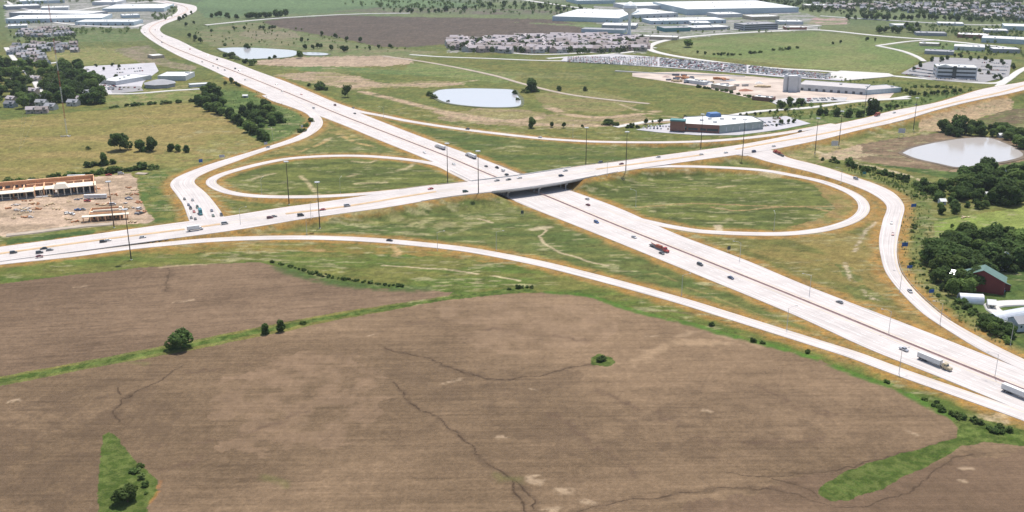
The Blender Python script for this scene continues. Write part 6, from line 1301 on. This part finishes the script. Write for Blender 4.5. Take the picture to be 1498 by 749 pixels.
for v in [
    ('pickup', 'silver', I, 1322, 512.5, 1, 'silver pickup on the interstate just behind the white lorry'), ('suv', 'dark grey', I, 1024, 388, 1, 'dark grey sport utility car alone on the near carriageway of the interstate'),
    ('sedan', 'dark blue', I, 1069, 407.5, 1, 'dark blue sedan ahead of the dark grey one on the near carriageway'), ('sedan', 'grey', I, 1228, 443, -1, 'grey sedan alone on the far carriageway at the right'),
    ('sedan', 'silver', I, 927.5, 348, 1, 'silver sedan behind the red lorry on the interstate'), ('sedan', 'dark grey', I, 968, 371.5, 1, 'dark sedan alongside the red lorry on the interstate'),
    ('suv', 'blue', I, 872.5, 326, 1, 'blue car on the near carriageway halfway to the bridge'), ('sedan', 'silver', I, 859, 292, -1, 'silver car nearest the bridge on the far carriageway'), ('sedan', 'dark red', I, 860, 300.5, -1, 'dark red car nearest the median below the bridge'),
    ('pickup', 'black', I, 727, 246, -1, 'black pickup pulling the white trailer beyond the bridge'), ('sedan', 'dark grey', I, 711, 244, -1, 'dark car between the silver lorry and the black pickup'), ('suv', 'dark grey', I, 741, 256.5, -1, 'dark car about to pass the bridge on the far carriageway'),
    ('sedan', 'silver', I, 664, 241, 1, 'silver car on the near carriageway just above the bridge'), ('sedan', 'white', I, 621, 224, 1, 'white car on the near carriageway opposite the left loop'),
    ('van', 'white', I, 459, 159, 1, 'white van near the split of the northwest ramp'), ('van', 'dark red', I, 490, 154.5, -1, 'dark red and white van on the far carriageway by the ramp split'), ('sedan', 'black', I, 519, 166.5, -1, 'black car on the far carriageway where the long ramp leaves'),
    ('sedan', 'dark grey', NE, 517, 158.5, -1, 'dark car at the head of the long northeast ramp'), ('sedan', 'red', I, 441, 138.5, -1, 'red car on the far carriageway above the ramp split'), ('sedan', 'silver', I, 413, 134, 1, 'silver car upstream of the white van'),
    ('sedan', 'dark red', I, 404, 123.5, -1, 'dark red car in the middle of the far carriageway'), ('pickup', 'grey', I, 359, 117.5, 1, 'grey pickup on the interstate below the far pond'), ('van', 'dark grey', I, 344, 101, -1, 'dark van leading a small car beside the far pond'), ('sedan', 'dark red', I, 350, 103.5, -1, 'small dark red car close behind the dark van'),
    ('sedan', 'dark blue', I, 329, 103, 1, 'dark blue car, last of three near the meadow top'), ('sedan', 'dark grey', I, 319, 100, 1, 'dark grey car in the middle of three near the meadow top'), ('sedan', 'grey', I, 312, 97, 1, 'grey car, first of three near the meadow top'),
    ('van', 'dark grey', I, 317.5, 87.5, -1, 'dark van with pale roof left of the far pond'), ('sedan', 'red', I, 304, 81, -1, 'red car on the interstate above the dark van'), ('pickup', 'red', I, 278, 72.5, -1, 'bright red pickup after the interstate bend'),
    ('van', 'dark blue', I, 237, 62.5, 1, 'dark blue van in the interstate bend'), ('sedan', 'grey', I, 237, 54, -1, 'grey car on the far side of the bend'), ('sedan', 'dark grey', I, 296, 91, 1, 'dark car hugging the median above the far pond'), ('van', 'dark red', I, 233, 6.5, 1, 'dark red van at the farthest stretch of the interstate'), ('sedan', 'dark blue', I, 227, 44, -1, 'dark blue car at the upper curve'), ('sedan', 'grey', I, 212, 48, 1, 'grey car at the outer edge of the upper curve'),
    ('sedan', 'grey', SE, 1304, 327, 1, 'grey car at the sharpest bend of the southeast ramp'), ('sedan', 'dark red', SE, 1306, 343.5, 1, 'dark red car on the southeast ramp by the blue signs'), ('pickup', 'silver', SE, 1331, 427, 1, 'silver pickup low on the southeast ramp'), ('van', 'silver', SE, 1252, 262.5, 1, 'silver van high on the southeast ramp'),
    ('sedan', 'black', SW, 570, 352.5, 1, 'black car alone on the lower ramp'),
    ('suv', 'dark grey', C, 20, 370.5, 1, 'dark grey car at the extreme left of the crossing road'), ('sedan', 'black', C, 64, 364.5, -1, 'black car on the far lane left, front of a pack of four'), ('sedan', 'grey', C, 73, 366.5, 1, 'grey car on the right of a pack of four'), ('suv', 'dark grey', C, 58, 370.5, 1, 'dark car in the middle of a pack of four'), ('sedan', 'dark red', C, 58, 376, 1, 'dark red car nearest the verge in a pack of four'),
    ('suv', 'black', C, 151, 354.5, 1, 'black car beside a white one below the construction site'), ('sedan', 'white', C, 158, 352.5, 1, 'white car beside a black one below the construction site'), ('sedan', 'silver', C, 209, 348, 1, 'silver car between the black car and the white box lorry'), ('van', 'silver', C, 329, 328, 1, 'silver van just right of the left intersection'),
    ('suv', 'maroon', C, 395, 319.5, 1, 'maroon car right of the left intersection'), ('sedan', 'dark grey', C, 401, 317.5, 1, 'dark grey car partly beside the maroon one'), ('van', 'black', C, 440, 316, 1, 'black van on the near lanes below the left loop'), ('sedan', 'red', C, 472, 307.5, -1, 'red car by the median behind the tall mast'), ('van', 'silver', C, 508, 302, 1, 'silver van climbing towards the bridge'),
    ('sedan', 'red', C, 630, 277, -1, 'bright red car where the bridge approach begins'), ('suv', 'dark green', C, 681, 281, 1, 'dark green car entering the bridge'), ('sedan', 'grey', C, 727, 265, -1, 'grey car on the far lanes at the left of the bridge'), ('sedan', 'dark grey', C, 744, 263.5, -1, 'dark grey car second on the far lanes of the bridge'), ('sedan', 'white', C, 760, 261, -1, 'white car third on the far lanes of the bridge'), ('suv', 'dark blue', C, 821, 258, 1, 'dark blue car leaving the bridge on the near lanes'), ('sedan', 'silver', C, 827, 250.5, -1, 'silver car on the bridge opposite the dark blue one'),
    ('suv', 'dark grey', C, 878, 238.5, -1, 'dark car on the far lanes right of the bridge'), ('sedan', 'dark red', C, 909, 240.5, -1, 'dark red car by the median right of the bridge'), ('sedan', 'silver', C, 963, 230.5, -1, 'silver car below the store on the far lanes'), ('sedan', 'white', C, 1026, 226.5, 1, 'white car in the right intersection opening'), ('van', 'dark blue', C, 1103, 222.5, 1, 'dark blue van turning towards the southeast ramp'), ('sedan', 'white', C, 1062, 224, 1, 'white car left of the dark blue van'), ('sedan', 'white', C, 1132, 214.5, 1, 'white car passing the red lorry'), ('suv', 'black', C, 1170, 193, -1, 'black car below the store car park'), ('sedan', 'silver', C, 1308, 165.5, -1, 'silver car right of the red lorry on the embankment'), ('sedan', 'dark grey', C, 1340, 154, -1, 'dark grey car near the top of the embankment'),
    ('sedan', 'grey', NW, 392, 216, 1, 'grey car halfway along the northwest ramp'),
    ('sedan', 'black', NW, 270, 292, 1, 'black car last in the queue at the ramp end, far lane'), ('sedan', 'grey', NW, 282, 293.5, 1, 'grey car last in the queue at the ramp end, near lane'), ('sedan', 'dark blue', NW, 276, 300.5, 1, 'dark blue car second in the far queue lane'), ('suv', 'black', NW, 279, 305.5, 1, 'black car third in the far queue lane'), ('sedan', 'red', NW, 284, 310.5, 1, 'red car in the middle of the ramp queue'), ('suv', 'dark green', NW, 289, 304, 1, 'dark green car behind the blue lorry in the queue'), ('sedan', 'dark grey', NW, 280, 319.5, 1, 'dark grey car at the stop line, far lane'), ('sedan', 'black', NW, 286, 321.5, 1, 'black car at the stop line, next to the dark grey one'),
    ('sedan', 'dark blue', NW, 310, 309, 1, 'dark blue car at the inner edge of the ramp end'), ('sedan', 'dark green', NW, 312, 316.5, 1, 'dark green car first at the inner edge of the ramp end'), ('suv', 'black', NW, 324, 315.5, 1, 'black car turning right at the ramp end')]:
    vehicle(*v)
x, y, z, a = on_road(NE, 684, 190)
vehicle('suv', 'dark grey', NE, 684, 189.5, -1, 'dark car in the middle of the long northeast ramp'); vehicle('sedan', 'white', NE, 790, 201.5, -1, 'white car further along the long northeast ramp')
TRAILW = mat('white_trailer_skin', (.62, .62, .61), .45, .05, .6, spec=.4); TRAILG = mat('grey_trailer_side', (.45, .46, .48), .45, .08, .6); RAIL = mat('dark_chassis', (.05, .05, .055), .6); LOADR = mat('rusty_load', (.33, .11, .07), .8, .2, .6)
def lorry(rn, px, py, d, cab, label, length=13.5, trailer='box', tmat=None, boxh=2.75, cat='lorry'):
    x, y, z, a = on_road(rn, px, py); root = empty('semi_trailer_truck' if length > 9 else 'box_truck', (x, y, z + .02), a + (0 if d > 0 else math.pi)); tag(root, label, cat, 'lorries driving through the interchange')
    Lt = length; x1 = Lt / 2 - (1.5 if length > 9 else 0); x0 = x1 - Lt
    fx = x1 + (1.3 if length > 9 else .3)
    mb = MB(); W = 2.4; V = []
    prof = [(0, .7), (0, 3.0), (.5, 3.35), (2.0, 3.3), (2.35, 2.9), (2.75, 2.0), (4.6, 1.85), (4.85, 1.5), (4.9, .6)] if length > 9 else [(0, .6), (0, 2.4), (1.1, 2.4), (1.6, 1.6), (2.4, 1.4), (2.5, .6)]
    mb.side([(fx + p, q) for p, q in prof], -W / 2 + .1, W / 2 - .1); mb.build('cab', PAINT[cab], root)
    k = 0 if length > 9 else -1
    if length > 9: MB().side([(fx + 2.42, 2.88), (fx + 2.8, 2.08), (fx + 2.72, 2.02), (fx + 2.3, 2.86)], -W / 2 + .25, W / 2 - .25).build('windshield', GLASS, root); MB().box((fx + 1.7, 0, 2.45), (.9, W - .14, .6)).build('window', GLASS, root)
    else: MB().side([(fx + 1.14, 2.34), (fx + 1.64, 1.62), (fx + 1.56, 1.58), (fx + 1.0, 2.32)], -W / 2 + .25, W / 2 - .25).build('windshield', GLASS, root); MB().box((fx + .75, 0, 1.95), (.8, W - .14, .5)).build('window', GLASS, root)
    MB().box(((x0 + fx + (4 if length > 9 else 1.5)) / 2, 0, .85), (fx - x0 + (4 if length > 9 else 1.5), .9, .3)).build('chassis', RAIL, root)
    if trailer == 'box':
        t = MB(); t.box(((x0 + x1) / 2, 0, 1.15 + boxh / 2), (Lt, 2.55, boxh)); t.build('trailer', tmat or TRAILW, root)
        MB().box((x0 - .03, 0, 1.2 + boxh / 2), (.08, 2.3, boxh - .3)).build('rear_door', TRAILG, root)
        MB().box(((x0 + x1) / 2, 0, 1.28), (Lt - .3, 2.62, .16)).build('side_rail', RAIL, root)
        if length > 9: MB().box((x0 + 3.6, 0, .72), (3.6, 2.4, .55)).build('mud_skirt', RAIL, root)
    else:
        MB().box(((x0 + x1) / 2, 0, 1.2), (Lt, 2.5, .25)).build('flatbed', RAIL, root)
        q = MB(); q.box((x1 - 3.6, 0, 2.3), (6.2, 2.3, 2.0), taper=.8); q.cyl((x1 - 6, 0, 2.0), (x0 + 1, 0, 2.6), .5, .3, 8); q.build('load', LOADR, root)
    xs = [fx + 4.0, fx + .9, fx - .3, x0 + 1.4, x0 + 2.7] if length > 9 else [fx + 1.5, x0 + 1.4]
    for xx in xs:
        for sg in (-1, 1): obj('wheel', WHT, root, (xx, sg * 1.08, .52))
    for sg in (-1, 1): MB().box((fx + (4.93 if length > 9 else 2.53), sg * .85, 1.0), (.08, .3, .22)).build('headlight', HL, root)
    return root
lorry(I, 1363, 532, 1, 'tan', 'white box-trailer lorry with a tan cab on the near carriageway'); lorry(I, 1489, 580, 1, 'white', 'white box-trailer lorry leaving the picture at the right edge')
lorry(I, 962, 364, 1, 'red', 'red flatbed lorry with a rusty load on the interstate', trailer='flat'); lorry(I, 645, 217.5, -1, 'white', 'far silver-roofed lorry above the bridge, first of two', tmat=TRAILW); lorry(I, 690, 230.5, -1, 'silver', 'second silver-roofed lorry, closer to the bridge')
lorry(C, 283, 337.5, 1, 'white', 'white box lorry at the left intersection', 8.5); lorry(SE, 1140, 226.5, -1, 'red', 'red flatbed lorry waiting at the top of the southeast ramp', trailer='flat'); lorry(C, 1284, 169.5, -1, 'red', 'red box lorry on the crossing road embankment', 7, tmat=LOADR); lorry(NW, 293, 312.5, 1, 'teal', 'blue box lorry in the ramp queue', 7, tmat=PAINT['teal'])
x, y, z, a = on_road(I, 736, 250.5); r_ = empty('utility_trailer', (x, y, z), a + math.pi); tag(r_, 'small white trailer towed by the black pickup', 'trailer'); MB().box((0, 0, 1.4), (4.5, 2, 1.7)).build('box', TRAILW, r_)
for sg in (-1, 1): obj('wheel', WH, r_, (0, sg * .95, .34))
MB().box((2.8, 0, .5), (1.4, .12, .12)).build('drawbar', RAIL, r_)
# site vehicles and trailers
def parked(kind, colour, px, py, rz, label, group=None):
    o = copy_tree(PROTO[kind]); x, y, z = at(px, py); o.location = (x, y, z + .05); o.rotation_euler = (0, 0, rz); slotmat(o, PAINT[colour]); tag(o, label, {'suv': 'car', 'sedan': 'car', 'wagon': 'car'}.get(kind, kind), group)
for a_ in [('pickup', 'dark blue', 188, 291, .1, 'dark blue pickup parked alone on the right of the dirt site'), ('pickup', 'blue', 114, 308, .0, 'blue pickup parked left of the unfinished restaurant, front one'), ('pickup', 'grey', 121, 307.5, .0, 'grey pickup touching the blue one on the dirt site'), ('van', 'white', 177, 255, .3, 'white van parked at the back corner of the dirt site'), ('suv', 'white', 99, 313, .8, 'white car left of the unfinished restaurant'), ('pickup', 'white', 106, 314, -.6, 'white pickup parked crookedly left of the unfinished restaurant'), ('van', 'white', 204, 307, 1.2, 'white van at the right corner of the restaurant plot'), ('pickup', 'dark grey', 206, 313, 1.0, 'dark pickup at the right corner of the restaurant plot'), ('pickup', 'red', 159, 257, .2, 'red lorry-like pickup at the back of the site'), ('pickup', 'red', 128, 295, .1, 'red pickup beside the steel bundle'), ('suv', 'white', 86, 266, .6, 'white car parked behind the long brick building, left of two'), ('suv', 'silver', 96, 264, .6, 'silver car parked behind the long brick building, right of two'), ('van', 'white', 165, 300, .3, 'white van behind the restaurant walls')]: parked(*a_)
def trailer_box(px, py, L, rz, label):
    x, y, z = at(px, py); r_ = empty('site_trailer', (x, y, z), rz); tag(r_, label, 'trailer'); MB().box((0, 0, 2.4), (L, 2.6, 2.9)).build('box', TRAILW, r_)
    for sx in (-.35, -.28, .35):
        for sg in (-1, 1): obj('wheel', WHT, r_, (sx * L, sg * 1.1, .52))
    MB().box((0, -1.33, 2.5), (L * .5, .06, .9)).build('side_panel', TRAILG, r_)
trailer_box(56, 268.5, 17, .13, 'long white trailer behind the left half of the brick building'); trailer_box(112, 262, 15, .12, 'long white trailer behind the right half of the brick building'); trailer_box(24, 273, 10, .12, 'short white trailer at the left behind the brick building'); trailer_box(37, 271.5, 7, .12, 'stubby white trailer next to the long one'); trailer_box(140, 291, 18, .1, 'pale long trailer lying between the two buildings')
parked('sedan', 'blue', 1466, 427, .5, 'light blue car parked in front of the red barn')
# parked cars in the lots
sheet('parking_lot', [(1318, 108), (1340, 96), (1362, 90), (1362, 84), (1480, 88), (1476, 112), (1440, 121), (1370, 118)], ASPH, .7)
sheet('parking_lot', [(1135, 153), (1235, 149), (1240, 143), (1150, 144), (1125, 148)], LOTC, .6)
def low_car(c):
    mb = MB(); mb.box((0, 0, .62), (4.6, 1.8, .68), taper=.96); mb.box((-.25, 0, 1.2), (2.5, 1.65, .5), 1, taper=.85); mb.box((-.25, 0, 1.47), (2.3, 1.5, .09))
    for xx in (-1.4, 1.4):
        for sg in (-1, 1): mb.cyl((xx, sg * .75, .33), (xx, sg * .92, .33), .33, n=8, mi=2)
    return mb.mesh('parked_car', [PAINT[c], GLASS, TYRE])
LOWC = {c: low_car(c) for c in ('white', 'silver', 'dark grey', 'red', 'dark blue', 'tan')}
def grid_lot(origin, ux, n, m, dx, dy, fill=.85):
    out = []
    return out
def lot_rows(quad, rows, cols, label, group, fill=.8, cols_=('white', 'white', 'silver', 'silver', 'dark grey', 'red', 'dark blue', 'tan'), limit=999, rz=None):
    """cars in rows inside a four-cornered lot given in photo pixels"""
    Q = gl(quad); k = 0; out = []
    for i in range(rows):
        f = (i + .5) / rows; a = Q[0] + (Q[3] - Q[0]) * f; b = Q[1] + (Q[2] - Q[1]) * f; L = np.linalg.norm(b - a); n = min(cols, int(L / 2.9)); ang = math.atan2(*(b - a)[::-1]) + math.pi / 2
        for j in range(n):
            if random.random() > fill: continue
            p = a + (b - a) * (j + .5) / n; out.append((p[0], p[1], ang + random.choice((0, math.pi)) + random.uniform(-.06, .06), random.choice(cols_)))
    random.shuffle(out); rest = out[limit:]
    for x, y, an, c in out[:limit]:
        o = obj('parked_car', LOWC[c], None, (x, y, lot_z(x, y) + .02), an); tag(o, label, 'car', group)
    return rest
sheet('parking_lot', [(826, 84), (905, 80), (960, 84), (1080, 95), (1180, 107), (1235, 111), (1235, 119), (1140, 113), (1040, 104), (940, 97), (860, 92), (820, 90)], mat('pale_lot', (.42, .405, .42), .9, .1, .05), .75)
sheet('parking_lot', [(1230, 104), (1300, 108), (1310, 112), (1240, 118), (1190, 112)], PAVE, .8)
rest = []
CL_ = ('white', 'white', 'white', 'white', 'silver', 'silver', 'tan', 'dark grey', 'red', 'dark blue')
for quad, nr in (([(830, 91), (962, 98), (962, 84), (830, 84)], 10), ([(965, 98), (1092, 108), (1092, 96), (965, 85)], 10), ([(1095, 108), (1215, 117), (1215, 109), (1095, 96.5)], 8)):
    rest += lot_rows(quad, nr, 60, 'car parked in the huge crowded sales lot', 'cars in the huge crowded lot', .88, CL_, 20)
for x, y, an, c in [(0, 0, 0, 0)][:0]: pass
mb = MB(); 
for x, y, an, c in rest:
    zl = lot_z(x, y) - .1
    mb.box((x, y, zl + .62), (4.5, 1.8, .7), {'white': 0, 'silver': 1, 'tan': 2, 'dark grey': 3, 'red': 4, 'dark blue': 3}[c], rz=an); mb.box((x, y, zl + 1.2), (2.4, 1.6, .5), 3, rz=an, taper=.8); mb.box((x, y, zl + 1.47), (2.1, 1.4, .09), {'white': 0, 'silver': 1, 'tan': 2, 'dark grey': 3, 'red': 4, 'dark blue': 3}[c], rz=an)
o = mb.build('parked_car_rows', [PAINT['white'], PAINT['silver'], PAINT['tan'], PAINT['dark grey'], PAINT['red']]); tag(o, 'remaining rows of cars packed in the crowded sales lot', 'cars', kind='stuff')
lot_rows([(1322, 112), (1366, 116), (1370, 104), (1338, 98)], 3, 18, 'car parked left of the white office block', 'cars left of the office block', .95, CL_)
lot_rows([(1368, 117), (1430, 120), (1432, 117), (1368, 115)], 1, 30, 'car parked in the row before the office block', 'cars before the office block', .75, CL_)
lot_rows([(1432, 112), (1470, 112), (1478, 92), (1436, 90)], 4, 14, 'car parked right of the white office block', 'cars right of the office block', .85, CL_)
lot_rows([(935, 189), (985, 192), (985, 184), (950, 184)], 2, 9, 'car parked left of the store brick front', 'cars left of the store', .8, CL_)
lot_rows([(1110, 188), (1150, 184), (1140, 172), (1095, 176)], 3, 12, 'car parked right of the store', 'cars right of the store', .5, CL_)
lot_rows([(148, 133), (205, 133), (205, 128), (150, 127)], 2, 20, 'car parked in front of the school', 'cars in front of the school', .5, CL_)
lot_rows([(170, 110), (215, 106), (210, 98), (170, 100)], 2, 12, 'car parked behind the school', 'cars behind the school', .7, CL_)
lot_rows([(110, 104), (160, 132), (172, 128), (128, 100)], 3, 26, 'car parked in the long left part of the school car park', 'cars in the long left part of the school car park', .4, CL_)
lot_rows([(1150, 152), (1230, 148), (1220, 143), (1150, 146)], 2, 26, 'car parked in front of the depot', 'cars in front of the depot', .5, CL_)
for (px, py) in ((122, 99), (140, 98), (165, 97), (137, 108), (152, 103), (170, 114), (175, 100)): tree(px, py, 6, 'far', 'small tree on an island of the school car park', 'trees in the school car park')
grow_trees()
# ------------------------------------------------------------------ air
hz = MB().box((0, 3600, 128), (9000, 9000, 286)).build('haze', []); hz.data.materials.clear()
hm2 = bpy.data.materials.new('thin_haze'); hm2.use_nodes = True; nt = hm2.node_tree; nt.nodes.clear()
out = nt.nodes.new('ShaderNodeOutputMaterial'); pv = nt.nodes.new('ShaderNodeVolumePrincipled'); pv.inputs['Density'].default_value = .000032; pv.inputs['Color'].default_value = (.82, .9, 1, 1); pv.inputs['Anisotropy'].default_value = 0.2
nt.links.new(pv.outputs[0], out.inputs['Volume']); hz.data.materials.append(hm2); hz['kind'] = 'stuff'; hz['label'] = 'thin summer haze over the plain'
